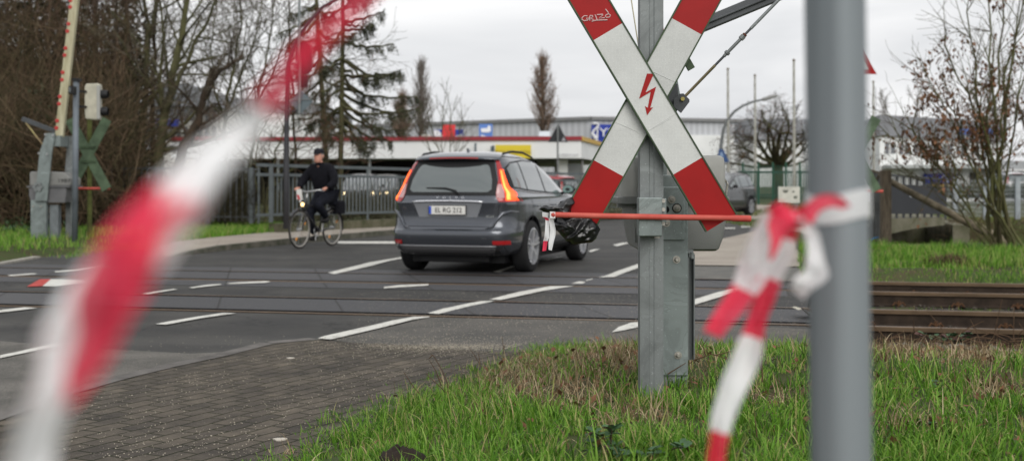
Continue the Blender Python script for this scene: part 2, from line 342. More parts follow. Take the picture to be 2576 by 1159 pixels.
# painted markings
MK = [[(0, 897), (137, 867), (162, 870), (0, 904)], [(-40, 787), (61, 775), (95, 777), (-40, 793)],
      [(391, 817.5), (432, 809.5), (495, 799), (559, 789.5), (594, 790), (510, 802), (418, 819)],
      [(355, 740), (436, 728.6), (447, 729.7), (372, 741.5)], [(475, 725), (527, 717.4), (555, 716.3), (557, 718), (485, 726.5)],
      [(569, 714.6), (597, 712), (668, 708.6), (681, 710.4), (668, 713), (580, 716)], [(18, 693.5), (84, 689), (95, 691), (28, 696)],
      [(137, 683.7), (190, 680), (274, 669), (278, 671.5), (197, 683), (140, 686.5)], [(128, 704), (165, 704.7), (225, 710), (218, 714), (140, 722.3), (107, 721.6)],
      [(825, 687.5), (930.6, 661), (1009.6, 648), (1010, 652), (983, 656.6), (930, 671), (841, 691)], [(843, 608), (1180, 609), (1180, 614), (850, 613.4)],
      [(964, 724), (1006, 718.8), (1078, 716.3), (1077.5, 719.9), (1011, 724), (967, 727)],
      [(799, 854), (815, 848), (931, 822), (983, 809.5), (1040, 799), (1081, 798.4), (1078, 800.5), (1040, 806), (966, 825), (839, 855), (832, 856.5)],
      [(1076, 790), (1113, 779), (1184, 764), (1212, 759.4), (1245, 758.8), (1233, 761.8), (1187, 771), (1103, 792)],
      [(1231, 755), (1299.5, 737.4), (1384, 721.8), (1447, 721), (1412, 726), (1363, 734), (1261, 756.4)],
      [(1436.6, 714.6), (1458, 709.3), (1473.5, 711), (1465, 715.4)], [(1472, 706.5), (1491, 702.3), (1490, 704.5), (1476, 708)],
      [(1505, 699.5), (1528, 693.5), (1549, 684.7), (1612, 663), (1660, 648), (1660, 655), (1609.5, 674), (1570, 688), (1545.5, 698)],
      [(1240, 684.7), (1289, 670), (1296, 671.4), (1257, 686.5)], [(1361, 654.9), (1398, 647.8), (1417, 647), (1377, 656.6)],
      [(1480.5, 632.7), (1493, 628.5), (1510, 627.4), (1486, 635.5)], [(1541, 617), (1566.6, 611.6), (1588, 611.6), (1552.6, 620.4)],
      [(1538.5, 838.5), (1556, 825), (1588, 814), (1640, 809.8), (1640, 823), (1612, 824), (1570, 833)],
      [(1700, 768), (1750, 754), (1805, 737), (1850, 727), (1872, 728), (1825, 745), (1750, 768)],
      [(1824, 573.5), (1850, 573.5), (1849, 576), (1822, 576)], [(1865, 570), (1890, 569.5), (1888, 572), (1864, 572.5)],
      [(1690, 592), (1712, 588), (1716, 590), (1694, 594.5)], [(1640, 573), (1665, 570), (1668, 572), (1645, 575.5)]]
o = sheet('road_marking', m_white, [kz([G(u, v) for u, v in q], .012) for q in MK])
o = sheet('road_marking', m_roadred, [kz([G(u, v) for u, v in ((67, 723), (100, 704), (128, 704), (107, 721.6))], .012)])
# crossing panels: chequered rubber between and beside the rails
m = bpy.data.materials.new('crossing_rubber'); m.use_nodes = True; t = m.node_tree; n_ = t.nodes; l_ = t.links; b = n_['Principled BSDF']
tcn = n_.new('ShaderNodeTexCoord'); mpn = n_.new('ShaderNodeMapping'); mpn.inputs['Rotation'].default_value = (0, 0, R(-12)); mpn.inputs['Location'].default_value = (0.4, .35, 0); l_.new(tcn.outputs['Object'], mpn.inputs[0])
br = n_.new('ShaderNodeTexBrick'); br.offset = 0; br.inputs['Scale'].default_value = 1; br.inputs['Brick Width'].default_value = 1.2; br.inputs['Row Height'].default_value = 8; br.inputs['Mortar Size'].default_value = .012
br.inputs['Color1'].default_value = (.046, .046, .049, 1); br.inputs['Color2'].default_value = (.066, .065, .068, 1); br.inputs['Mortar'].default_value = (.012, .011, .01, 1); l_.new(mpn.outputs[0], br.inputs[0])
ck = n_.new('ShaderNodeTexWave'); ck.inputs['Scale'].default_value = 9; ck.inputs['Distortion'].default_value = .3; ck.bands_direction = 'DIAGONAL'; l_.new(mpn.outputs[0], ck.inputs[0])
zz = n_.new('ShaderNodeTexNoise'); zz.inputs['Scale'].default_value = 60; l_.new(tcn.outputs['Object'], zz.inputs[0])
cc = n_.new('ShaderNodeValToRGB'); cc.color_ramp.elements[0].position = .66; cc.color_ramp.elements[1].position = .8; cc.color_ramp.elements[0].color = (0, 0, 0, 1); cc.color_ramp.elements[1].color = (.7, .7, .7, 1); l_.new(zz.outputs[0], cc.inputs[0])
mm = n_.new('ShaderNodeMix'); mm.data_type = 'RGBA'; mm.inputs[7].default_value = (.3, .28, .24, 1); l_.new(cc.outputs[0], mm.inputs[0]); l_.new(br.outputs[0], mm.inputs[6]); l_.new(mm.outputs[2], b.inputs['Base Color'])
b.inputs['Roughness'].default_value = .6; b.inputs['Specular IOR Level'].default_value = .35
bp = n_.new('ShaderNodeBump'); bp.inputs['Strength'].default_value = .8; bp.inputs['Distance'].default_value = .01; l_.new(ck.outputs[0], bp.inputs['Height']); l_.new(bp.outputs[0], b.inputs['Normal'])
m_rub = m
def strip(k0, o0, k1, o1, xl, xr, z):     # strip parallel to the tracks, between offsets from two rails
    def q(k, off, x): p = rail_pt(k, x) + TN * off; return (p.x, p.y, z)
    return [q(k0, o0, xl), q(k0, o0, xr), q(k1, o1, xr), q(k1, o1, xl)]
o = sheet('crossing_surface', m_rub, [strip(0, .11, 1, -.04, -16, 2.88, .008), strip(2, .11, 3, -.04, -16, 3.3, .008), strip(3, .05, 3, .75, -16, 3.4, .004), strip(2, -.8, 2, -.05, -16, 3.2, .004)])
m_dark = mat('groove_dark', (.003, .003, .003), .95, spec=.03)
o = sheet('rail_groove', m_dark, [strip(0, .03, 0, .17, -16, 2.86, .0092), strip(1, -.14, 1, -.03, -16, 2.9, .0095), strip(2, .03, 2, .16, -16, 3.3, .0085), strip(3, -.13, 3, -.03, -16, 3.3, .0095), strip(0, -.05, 0, -.033, -16, 2.86, .0055), strip(1, .033, 1, .05, -16, 2.9, .0055)])
# rails and sleepers
m_railtop = mat('rail_rust', (.13, .088, .055), .4, .3, var=.25, vs=14, stretch=(.2, 1, 1))
m_web = mat('rail_web_rust', (.035, .024, .017), .85, var=.4, vs=9)
m_conc = mat('concrete_sleeper', (.060, .052, .044), .95, var=.4, vs=7, bump=.4)
m_clip = mat('rail_clip_rust', (.10, .05, .025), .8, .2, var=.4, vs=30)
PR = [(-.0335, .004), (-.0335, -.030), (-.010, -.042), (-.008, -.125), (-.065, -.142), (-.065, -.152), (.065, -.152), (.065, -.142), (.008, -.125), (.010, -.042), (.0335, -.030), (.0335, .004), (.028, .010), (-.028, .010)]
for tr, (k0, k1, lab) in enumerate(((0, 1, 'nearer railway track of two rusty rails set flush in the crossing'), (2, 3, 'farther railway track of two rusty rails, beyond the nearer one'))):
    base = rail_pt(k0, 0); tk = thing('railway_track', lab, 'railway track', base, group='tracks over the level crossing')
    for kk in (k0, k1):
        a = rail_pt(kk, 40); n = len(PR); L_ = TD * 62
        mb = MB(); b0 = [a + TN * p[0] + Vector((0, 0, p[1])) for p in PR]; b1 = [p + L_ for p in b0]
        mb.add(b0 + b1, [tuple(range(n))[::-1], tuple(range(n, 2 * n))], 1)
        for i in range(n):
            j = (i + 1) % n; mb.f.append((i, j, n + j, n + i)); mb.m.append(0 if i in (0, 10, 11, 12, 13) else 1)
        mb.build('rail', [m_railtop, m_web], tk)
    for i in range(14):
        x = 3.5 + i * .62 + (0 if tr == 0 else .3); c = (rail_pt(k0, x) + rail_pt(k1, x)) / 2
        s_ = MB(); s_.box((c.x, c.y, -.225), (.26, 2.1, .13), math.atan2(-TN.x, TN.y)); s = s_.build('sleeper', m_conc, tk, bevel=.012)
        for kk in (k0, k1):
            r_ = rail_pt(kk, x)
            for sg in (-1, 1):
                q = r_ + TN * (.095 * sg); cl = MB()
                cl.tube([(q.x - .07, q.y, -.14), (q.x - .045, q.y, -.105), (q.x, q.y, -.13), (q.x + .045, q.y, -.105), (q.x + .07, q.y, -.14)], .011, 6); cl.tube([(q.x, q.y, -.15), (q.x, q.y, -.085)], .018, 6)
                cl.build('rail_clip', m_clip, s)
# ballast stones beside the rails (uncountable)
def stones(name, n, region, smin, smax, m_):
    r = random.Random(sum(map(ord, name))); mb = MB(); k = 0
    while k < n:
        x, y, z = region(r)
        if x is None: continue
        s = r.uniform(smin, smax); k += 1
        pts = [Vector((math.cos(a) * r.uniform(.7, 1.2), math.sin(a) * r.uniform(.6, 1.1), h * r.uniform(.5, 1.0))) * s for h, ph in ((-.5, 0), (.5, .5)) for a in [(i + ph) * 2 * math.pi / 5 for i in range(5)]]
        top = Vector((0, 0, s * .8))
        mb.add([p + Vector((x, y, z)) for p in pts] + [top + Vector((x, y, z))], [(i, (i + 1) % 5, 5 + (i + 1) % 5, 5 + i) for i in range(5)] + [(5 + i, 5 + (i + 1) % 5, 10) for i in range(5)])
    o = mb.build(name, m_, fix=False); return o
random.seed(5)
def reg_ballast(r):
    x = r.uniform(2.6, 14); t_ = r.uniform(10.25, 16.6); y = t_ - .2117 * x
    if x < cross_x(y) + .05: return None, 0, 0
    return x, y, height(x, y) + r.uniform(-.01, .015)
tag(stones('ballast', 7000, reg_ballast, .012, .03, mat('ballast_stone', (.085, .072, .058), .95, col2=(.035, .03, .025), vs=8)), 'dark broken stone ballast between the rusty rails', 'ballast', kind='stuff')
def reg_grit(r):
    if r.random() < .45: u, v = r.uniform(100, 1400), 850 + 309 * r.random() ** 1.6
    elif r.random() < .4: u, v = r.gauss(1150, 120), r.gauss(877, 5)
    else: u, v = r.uniform(900, 2020), r.uniform(735, 900)
    x, y, _ = G(u, v); 
    if edge_dist(x, y) > 0 and y < 12: return None, 0, 0
    if u < 799 and v < 1068 - .258 * u and r.random() < .9: return None, 0, 0
    if v > 900 and noise.noise(Vector((x * 1.7, y * 1.7, 4))) + .5 * noise.noise(Vector((x * 6, y * 6, 1))) < r.uniform(-.45, .25): return None, 0, 0
    return x, y, .016
tag(stones('gravel', 6500, reg_grit, .0017, .0042, mat('pale_grit', (.42, .38, .31), .9, col2=(.22, .2, .16), vs=20)), 'pale grit scattered over paving and tarmac', 'gravel', kind='stuff')
# ------------------------------------------------------------------ near crossing sign, barrier machine, posts and tape
def galv(name, c=(.18, .195, .195), vs=18, var=.35, rough=.5, metal=.35):
    m = bpy.data.materials.new(name); m.use_nodes = True; t = m.node_tree; n_ = t.nodes; l_ = t.links; b = n_['Principled BSDF']
    tcn = n_.new('ShaderNodeTexCoord'); vo = n_.new('ShaderNodeTexVoronoi'); vo.inputs['Scale'].default_value = vs
    z = n_.new('ShaderNodeTexNoise'); z.inputs['Scale'].default_value = vs * .35; z.inputs['Detail'].default_value = 5; z.inputs['Distortion'].default_value = 1.2; l_.new(tcn.outputs['Object'], z.inputs[0])
    l_.new(z.outputs[0], vo.inputs['Vector']); vo.inputs['Scale'].default_value = 7
    mr = n_.new('ShaderNodeMapRange'); mr.inputs[3].default_value = 1 - var; mr.inputs[4].default_value = 1 + var * .6; l_.new(vo.outputs['Color'], mr.inputs[0])
    mr2 = n_.new('ShaderNodeMapRange'); mr2.inputs[1].default_value = .3; mr2.inputs[2].default_value = .7; mr2.inputs[3].default_value = .72; mr2.inputs[4].default_value = 1.15; l_.new(z.outputs[0], mr2.inputs[0])
    sp = n_.new('ShaderNodeTexNoise'); sp.inputs['Scale'].default_value = 130; sp.inputs['Detail'].default_value = 1; l_.new(tcn.outputs['Object'], sp.inputs[0])
    mr3 = n_.new('ShaderNodeMapRange'); mr3.inputs[1].default_value = .68; mr3.inputs[2].default_value = .76; mr3.inputs[3].default_value = 1; mr3.inputs[4].default_value = 1.7; l_.new(sp.outputs[0], mr3.inputs[0])
    a = n_.new('ShaderNodeMath'); a.operation = 'MULTIPLY'; l_.new(mr.outputs[0], a.inputs[0]); l_.new(mr2.outputs[0], a.inputs[1])
    a2 = n_.new('ShaderNodeMath'); a2.operation = 'MULTIPLY'; l_.new(a.outputs[0], a2.inputs[0]); l_.new(mr3.outputs[0], a2.inputs[1])
    v = n_.new('ShaderNodeVectorMath'); v.operation = 'SCALE'; v.inputs[0].default_value = c; l_.new(a2.outputs[0], v.inputs['Scale']); l_.new(v.outputs[0], b.inputs['Base Color'])
    b.inputs['Roughness'].default_value = rough; b.inputs['Metallic'].default_value = metal
    return m
m_galv = galv('galvanised_steel'); m_galv2 = galv('galvanised_plate', (.185, .215, .21), 12, .45, .45); m_galvf = mat('galvanised_post_near', (.235, .262, .28), .55, .2, col2=(.165, .185, .20), vs=1.6, stretch=(14, 14, .35), lo=.4, hi=.6)
m_bolt = mat('bolt_steel', (.42, .40, .36), .4, .8, var=.3, vs=60)
m_signback = mat('sign_green_back', (.055, .085, .045), .6, var=.35, vs=8)
m_signred = mat('sign_red', (.31, .007, .007), .42, var=.10, vs=5, spec=.2)
m_green_d = mat('dull_green_back', (.085, .125, .075), .7, var=.3, vs=6)
# white reflective sheet: fine honeycomb
m = mat('sign_white', (.62, .63, .615), .42, var=.10, vs=5); t = m.node_tree; n_ = t.nodes; l_ = t.links; b = n_['Principled BSDF']
tcn = n_.new('ShaderNodeTexCoord'); vo = n_.new('ShaderNodeTexVoronoi'); vo.inputs['Scale'].default_value = 170; vo.inputs['Randomness'].default_value = .25; vo.feature = 'DISTANCE_TO_EDGE'; l_.new(tcn.outputs['Object'], vo.inputs[0])
mr = n_.new('ShaderNodeMapRange'); mr.inputs[1].default_value = 0; mr.inputs[2].default_value = .35; mr.inputs[3].default_value = .8; mr.inputs[4].default_value = 1.05; l_.new(vo.outputs[0], mr.inputs[0])
src = b.inputs['Base Color'].links[0].from_socket; v = n_.new('ShaderNodeVectorMath'); v.operation = 'SCALE'; l_.new(src, v.inputs[0]); l_.new(mr.outputs[0], v.inputs['Scale']); l_.new(v.outputs[0], b.inputs['Base Color'])
m_signwhite = m
D = 4.97; S = D / F_PX
def pz(u, v, Y=D): return P(u, v, Y)
GZ = height(P(1641, 985, D)[0], D)
base = Vector((P(1641, 985, D)[0], D + .05, min(GZ, P(0, 985, D)[2])))
sgn = thing('crossing_sign', 'red and white St Andrew cross with lightning arrow on the near galvanised post', 'railway sign', base)
mb = MB()                                  # post: slim flanged profile with centre groove
hw = 29.5 * S; z0, z1 = base.z - .35, 3.4; x0 = base.x; y0 = D + .02
prof = [(-hw, 0), (-hw, .085), (hw, .085), (hw, 0), (.012, 0), (.007, .0022), (-.007, .0022), (-.012, 0)]
mb.prism(prof, (x0, y0, z0), (1, 0, 0), (0, 1, 0), (0, 0, z1 - z0))
mb.build('post', m_galv, sgn, bevel=0)
def arm(corners, rb, yd, th, name, order):
    # corners: top-left, top-right, bottom-right, bottom-left of one arm in frame px; rb: fractions where red meets white
    tl, tr_, br_, bl = [Vector((c[0], c[1])) for c in corners]
    def at(f, s): a = tl.lerp(bl, f) if s == 0 else tr_.lerp(br_, f); return Vector(P(a.x, a.y, yd))
    mb = MB(); back = Vector((0, th, 0)); fs = [0, rb[0], rb[1], 1]
    for i in range(3):
        a, b_, c, d = at(fs[i], 0), at(fs[i], 1), at(fs[i + 1], 1), at(fs[i + 1], 0)
        mb.quad(a, b_, c, d, 0 if i == 1 else 1)
        mb.quad(a + back, d + back, c + back, b_ + back, 2); mb.quad(a, d, d + back, a + back, 2); mb.quad(b_, b_ + back, c + back, c, 2)
    mb.quad(at(0, 0), at(0, 0) + back, at(0, 1) + back, at(0, 1), 2); mb.quad(at(1, 0), at(1, 1), at(1, 1) + back, at(1, 0) + back, 2)
    return mb.build(name, [m_signwhite, m_signred, m_signback], sgn, fix=False)
# arm centre lines measured from the photograph
def arm_corners(c, d, half, wid):
    c, d = Vector(c), Vector(d).normalized(); n2 = Vector((d.y, -d.x))   # n2 points right for a downward d
    if n2.x < 0: n2 = -n2
    t, b_ = c - d * half, c + d * half
    return [t - n2 * wid / 2, t + n2 * wid / 2, b_ + n2 * wid / 2, b_ - n2 * wid / 2]
A1 = arm_corners((1629.6, 249), (403, 677), 362, 87.5); A2 = arm_corners((1629, 245), (-389, 705), 366, 87.5)
arm(A2, (.222, .778), D - .012, .018, 'sign_arm', 0)
a1 = arm(A1, (.229, .771), D - .045, .018, 'sign_arm', 1)
for (c, ds) in ((A1, D - .045), (A2, D - .012)):      # green rolled edges along each arm
    mb = MB()
    for i, j in ((0, 3), (1, 2)):
        mb = MB(); a, b_ = Vector(P(c[i].x, c[i].y, ds)), Vector(P(c[j].x, c[j].y, ds))
        mb.bar(a + Vector((0, .009, 0)), b_ + Vector((0, .009, 0)), .006, .026, up=(0, 1, 0))
        mb.build('sign_edge', m_signback, sgn)
# brackets behind the arms
mb = MB()
for v in (205, 290): MB().box(P(1641, v, D + .012), (.19, .018, .03)).build('bracket', m_signback, sgn)
for (u, v) in ((1733, 163), (1560, 318)): MB().box(P(u, v, D + .016), (.045, .02, .03), rot=Matrix.Rotation(R(60), 3, 'Y')).build('edge_clip', m_signback, sgn)
# lightning arrow
def flat(poly, Y, th, name, m_, parent):
    mb = MB(); n = len(poly); vs = [Vector(P(u, v, Y)) for u, v in poly]; vs2 = [p + Vector((0, th, 0)) for p in vs]
    mb.add(vs + vs2, [tuple(range(n)), tuple(range(n, 2 * n))[::-1]] + [(i, (i + 1) % n, n + (i + 1) % n, n + i) for i in range(n)])
    return mb.build(name, m_, parent, tri=True)
zl = [(175, 742), (243, 744), (160, 932), (266, 874), (208, 1086), (236, 1080), (175, 1160), (155, 1068), (182, 1086), (212, 925), (95, 995)]
flat([(1584 + .25 * x, .25 * y) for x, y in zl], D - .047, .0015, 'lightning_symbol', m_signred, sgn)
# scratched tag on the upper left arm
m_scr = mat('white_marker', (.62, .45, .44), .6)
def stroke(mb, pts, w, Y):
    mb.tube([P(u, v, Y) for u, v in pts], w * Y / F_PX, 6)
def gz(l): return [((1560 + x * .1208) / 1.1048, (y * .1208) / 1.1048) for x, y in l]
mb = MB()
for l in ([(600, 375), (530, 370), (480, 410), (475, 460), (530, 485), (610, 470), (640, 425), (570, 432)], [(655, 480), (650, 400), (660, 365), (720, 365), (730, 395), (660, 425), (740, 460)],
          [(775, 345), (800, 400), (825, 470)], [(820, 345), (950, 335), (960, 350), (860, 430), (1000, 415)], [(1040, 340), (1010, 380), (1040, 412), (1110, 400), (1130, 355), (1090, 325), (1040, 345)],
          [(1015, 215), (1050, 260), (1085, 305)], [(700, 500), (760, 478), (900, 468), (1060, 465)]):
    stroke(mb, gz(l), 1.35, D - .0465)
mb.build('graffiti_tag', m_scr, sgn)
mb = MB()                                  # scratch lines
stroke(mb, [(1631, 328), (1666, 306), (1700, 285)], .45, D - .0462); stroke(mb, [(1637, 326), (1690, 296)], .35, D - .0462)
stroke(mb, [(1637, 178), (1700, 207)], .45, D - .0132); stroke(mb, [(1550, 308), (1600, 330), (1622, 345)], .45, D - .0132)
mb.build('scratch', mat('scratch_white', (.68, .69, .68), .6), sgn)
# clamp and red rod
mb = MB(); cz = P(1632, 544, D)
mb.box((P(1632, 0, D)[0], D - .025, P(0, 544.5, D)[2]), (59 * S, .075, 96 * S)); mb.box((P(1641, 0, D)[0], D + .0, P(0, 530, D)[2]), (70 * S, .02, 62 * S))
mb.build('clamp', m_galv2, sgn, bevel=.004)
mb = MB()
for (u, v) in ((1668, 505), (1668, 527), (1668, 562)): mb.lathe([(0, -.012), (.009, -.012), (.009, 0), (0, 0)], P(u, v, D - .02), 'Y', 6)
mb.lathe([(0, 0), (.012, 0), (.012, .012), (0, .012)], (P(1651, 0, D)[0], D - .03, P(0, 596, D)[2] - .004), 'Z', 8)
mb.build('bolt', m_bolt, sgn)
m_rod = mat('faded_red_rod', (.55, .12, .09), .55, var=.35, vs=7, col2=(.42, .055, .045), lo=.3, hi=.7)
mb = MB(); ry = D - .078
mb.tube([P(1385, 539.5, ry), P(1392, 540, ry), P(1500, 543, ry), P(1700, 546.5, ry), P(1840, 548.5, ry), P(1846, 549, ry), P(1886, 550, ry), P(1889, 550, ry)], [5.5 * S, 7 * S, 7.2 * S, 7.2 * S, 7.2 * S, 8.3 * S, 8.3 * S, 7 * S], 14)
mb.build('red_rod', m_rod, sgn, smooth=True)
# ---- barrier machine just behind
DM = 5.45
gzm = height(P(1700, 943, DM)[0], DM)
mc = thing('barrier_machine', 'near grey barrier machine with steel plates and raised boom behind the foreground cross', 'barrier machine', (P(1690, 0, DM)[0], DM, gzm), group='level crossing barrier machines')
SM = DM / F_PX
mb = MB(); yb = 5.22
def bx(u0, u1, v0, v1, Y, th): a = P(u0, v0, Y); b_ = P(u1, v1, Y); return ((a[0] + b_[0]) / 2, Y + th / 2, (a[2] + b_[2]) / 2), (abs(b_[0] - a[0]), th, abs(a[2] - b_[2]))
c, d = bx(1615, 1731, 440, 944, yb, .012); mb.box(c, d)
c, d = bx(1615, 1731, 940, 1010, yb + .012, .012); mb.box(c, d)
mb.build('side_plate', m_galv2, mc, bevel=.003)
mb = MB(); c, d = bx(1615, 1722, 470, 604, yb - .012, .010); mb.box(c, d); mb.build('clamp_plate', m_galv2, mc, bevel=.003)
for u, v, big in ((1689.6, 502, 0), (1702.8, 523.5, 1), (1676.5, 560.7, 0), (1701.7, 652.6, 1), (1705.5, 892.6, 1)):
    mb = MB(); yy = yb - (.012 if v < 600 else 0); q = P(u, v, yy)
    mb.lathe([(0, -.004), (.0165, -.004), (.0165, 0)], q, 'Y', 20); mb.lathe([(0, -.016), (.0085, -.016), (.0105, -.013), (.0105, -.003)], q, 'Y', 6); mb.lathe([(0, -.024), (.006, -.024), (.006, -.014)], q, 'Y', 10)
    mb.build('bolt', m_bolt, mc, fix=True)
mb = MB(); q = P(1675.4, 526.8, yb - .0125); mb.lathe([(0, -.001), (.015, -.001), (.015, .001)], q, 'Y', 16); q = P(1702.8, 523.5, yb - .0122); mb.lathe([(0, -.001), (.021, -.001), (.021, .001)], q, 'Y', 20)
mb.build('bolt_hole', mat('hole_black', (.01, .01, .01), .9), mc)
mb = MB(); c, d = bx(1731, 1734, 637, 905, 5.3, .10); mb.box(c, d); c, d = bx(1734.5, 1747, 637, 905, 5.36, .012); mb.box(c, d); c, d = bx(1745, 1748, 640, 905, 5.32, .05); mb.box(c, d)
mb.build('channel_leg', galv('leg_dark', (.15, .165, .165), 8, .3, .5), mc)
mb = MB(); c, d = bx(1728, 1744, 628, 646, 5.3, .09); mb.box(c, d); mb.tube([P(1741, 634, 5.3), P(1741, 650, 5.3)], .008, 8); mb.build('leg_bracket', m_galv, mc)
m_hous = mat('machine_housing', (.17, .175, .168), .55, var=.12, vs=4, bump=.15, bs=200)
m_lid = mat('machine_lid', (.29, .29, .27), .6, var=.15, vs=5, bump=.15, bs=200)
# tub: tapered rounded box
def rbox(levels, Y0, Y1, r=.04):
    rows = []
    for (ul, ur, v, ins) in levels:
        a = P(ul, v, DM); b_ = P(ur, v, DM); x0_, x1_, z = a[0], b_[0], a[2]; ya, yc = Y0 + ins, Y1 - ins; row = []
        for cx, cy, a0 in ((x0_ + r, ya + r, 180), (x1_ - r, ya + r, 270), (x1_ - r, yc - r, 0), (x0_ + r, yc - r, 90)):
            for k in range(5): t_ = R(a0 + k * 22.5); row.append((cx + r * math.cos(t_), cy + r * math.sin(t_), z))
        row.append(row[0]); rows.append(row)
    mb = MB().grid(rows); n = len(rows[0]) - 1
    mb.f.append(tuple(range(n))[::-1]); mb.m.append(0); b0 = (len(rows) - 1) * (n + 1); mb.f.append(tuple(range(b0, b0 + n))); mb.m.append(0)
    return mb
HX0, HX1 = 1588, 1823
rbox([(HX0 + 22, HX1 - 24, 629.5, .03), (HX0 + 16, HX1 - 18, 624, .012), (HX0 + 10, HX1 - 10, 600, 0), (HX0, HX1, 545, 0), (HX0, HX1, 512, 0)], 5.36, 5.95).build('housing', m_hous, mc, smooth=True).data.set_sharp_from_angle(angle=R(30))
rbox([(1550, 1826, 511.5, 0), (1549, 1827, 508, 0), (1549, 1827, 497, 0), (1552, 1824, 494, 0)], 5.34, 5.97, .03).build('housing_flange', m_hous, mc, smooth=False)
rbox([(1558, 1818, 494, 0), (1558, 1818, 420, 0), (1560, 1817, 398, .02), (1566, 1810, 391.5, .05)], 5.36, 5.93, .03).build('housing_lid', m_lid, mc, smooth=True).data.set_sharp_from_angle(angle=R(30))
mb = MB(); c, d = bx(1816, 1824, 408, 434, 5.55, .06); mb.box(c, d); mb.build('black_latch', mat('black_rubber', (.012, .012, .013), .6), mc, bevel=.004)
mb = MB(); mb.tube([P(1817, 470, 5.5), P(1826, 452, 5.5), P(1830, 462, 5.5), P(1826, 492, 5.5)], .006, 8); mb.build('handle', m_bolt, mc)
mb = MB(); mb.bar(P(1600, 520, 5.4), P(1600, 610, 5.4), .015, .03, up=(0, 1, 0)); mb.bar(P(1552, 517, 5.38), P(1598, 517, 5.38), .03, .02); mb.build('hinge_bar', m_hous, mc)
# hub arms going up behind the sign, boom, counterweight bar and stay rod
m_dgrey = mat('dark_grey_steel', (.075, .08, .085), .5, .3, var=.2, vs=6)
m_arm = m_galv2
ya = 5.62
for yy in (5.32, 6.02):
    mb = MB(); mb.prism([(0, 0)] * 0 or [((P(u, 0, 5.5)[0]), P(0, v, 5.5)[2]) for u, v in ((1665, 540), (1605, 540), (1598, 380), (1612, 262), (1640, 205), (1690, 205), (1700, 262), (1665, 340))], (0, yy, 0), (1, 0, 0), (0, 0, 1), (0, .014, 0))
    mb.build('swing_arm', m_arm, mc)
mb = MB(); mb.prism([(P(u, 0, 5.3)[0], P(0, v, 5.3)[2]) for u, v in ((1698, 208), (1705, 212), (1708, 250), (1684, 262), (1680, 230))], (0, 5.31, 0), (1, 0, 0), (0, 0, 1), (0, .05, 0)); mb.build('stay_bracket', m_dgrey, mc)
pl = [(1584 + .25 * x, .25 * y) for x, y in ((440, 1000), (500, 948), (535, 945), (595, 1005), (595, 1030), (512, 1140), (440, 1080))]
mb = MB(); mb.prism([(P(u, 0, 5.3)[0], P(0, v, 5.3)[2]) for u, v in pl], (0, 5.28, 0), (1, 0, 0), (0, 0, 1), (0, .012, 0)); mb.build('stay_plate', m_dgrey, mc)
mb = MB(); mb.lathe([(0, -.014), (.0095, -.014), (.0095, 0)], P(1716.5, 249.5, 5.279), 'Y', 6); mb.build('bolt', mat('yellow_zinc', (.28, .24, .08), .4, .7), mc)
mb = MB(); q0 = P(1716.5, 249.5, 5.3); q1 = P(1959, 0, 5.3); q0, q1 = Vector(q0), Vector(q1); q2 = q0 + (q1 - q0) * 1.5
mb.tube([q0, q0.lerp(q1, .34)], .0068, 10, 0); mb.tube([q0.lerp(q1, .34), q0.lerp(q1, .43)], .0058, 10, 1); mb.tube([q0.lerp(q1, .43), q0.lerp(q1, .64)], .0078, 10, 2); mb.tube([q0.lerp(q1, .64), q0.lerp(q1, .71)], .0058, 10, 1); mb.tube([q0.lerp(q1, .71), q2], .0075, 10, 2)
mb.tube([q0.lerp(q1, .455), q0.lerp(q1, .475)], .0125, 8, 2); mb.tube([q0.lerp(q1, .605), q0.lerp(q1, .635)], .0125, 8, 2); mb.tube([q0.lerp(q1, .64), q0.lerp(q1, .652)], .0115, 6, 3)
mb.build('stay_rod', [mat('zinc_yellow_rod', (.25, .21, .12), .4, .6, var=.4, vs=10), m_dgrey, m_galv, mat('rusty_nut', (.10, .035, .02), .8)], mc, smooth=False)
mb = MB(); a = Vector(P(1700, 92, 5.75)); b_ = Vector(P(1894, 12, 5.75)); b_ = a + (b_ - a) * 2.2
mb.bar(a, b_, .10, .062); mb.bar(a - Vector((0, 0.03, .0)), b_ - Vector((0, .03, 0)), .07, .012)
mb.build('counterweight_bar', m_dgrey, mc, bevel=.004)
# boom: red and cream, narrowing in view as it rises
m_boomred = mat('boom_red', (.30, .045, .03), .55, var=.25, vs=5, stretch=(8, 8, 1)); m_cream = mat('boom_cream', (.52, .48, .34), .6, var=.25, vs=5, stretch=(6, 6, 1))
mb = MB(); zb = P(0, 118, 5.7)[2]; xb = P(1592 + 30, 0, 5.7)[0]
def boomseg(v0, v1, m_):
    for (va, vb, mm) in ((v0, v1, m_),):
        ca = Vector((P(1652 - (120 - va) * .16, va, 5.7))); cb = Vector((P(1652 - (120 - vb) * .16, vb, 5.7)))
        mb.bar(ca, cb, .03, .075 * 1.2, mm, up=(1, 0, 0))
boomseg(260, 90, 1); boomseg(90, -150, 0); boomseg(-150, -400, 1)
mb.build('boom', [m_boomred, m_cream], mc)
mb = MB(); mb.bar(P(1606, 115, 5.66), P(1588, 0, 5.66), .004, .015, up=(0, 1, 0)); mb.bar(P(1588, 0, 5.66), P(1560, -200, 5.66), .004, .015, up=(0, 1, 0)); mb.build('boom_edge', m_cream, mc)
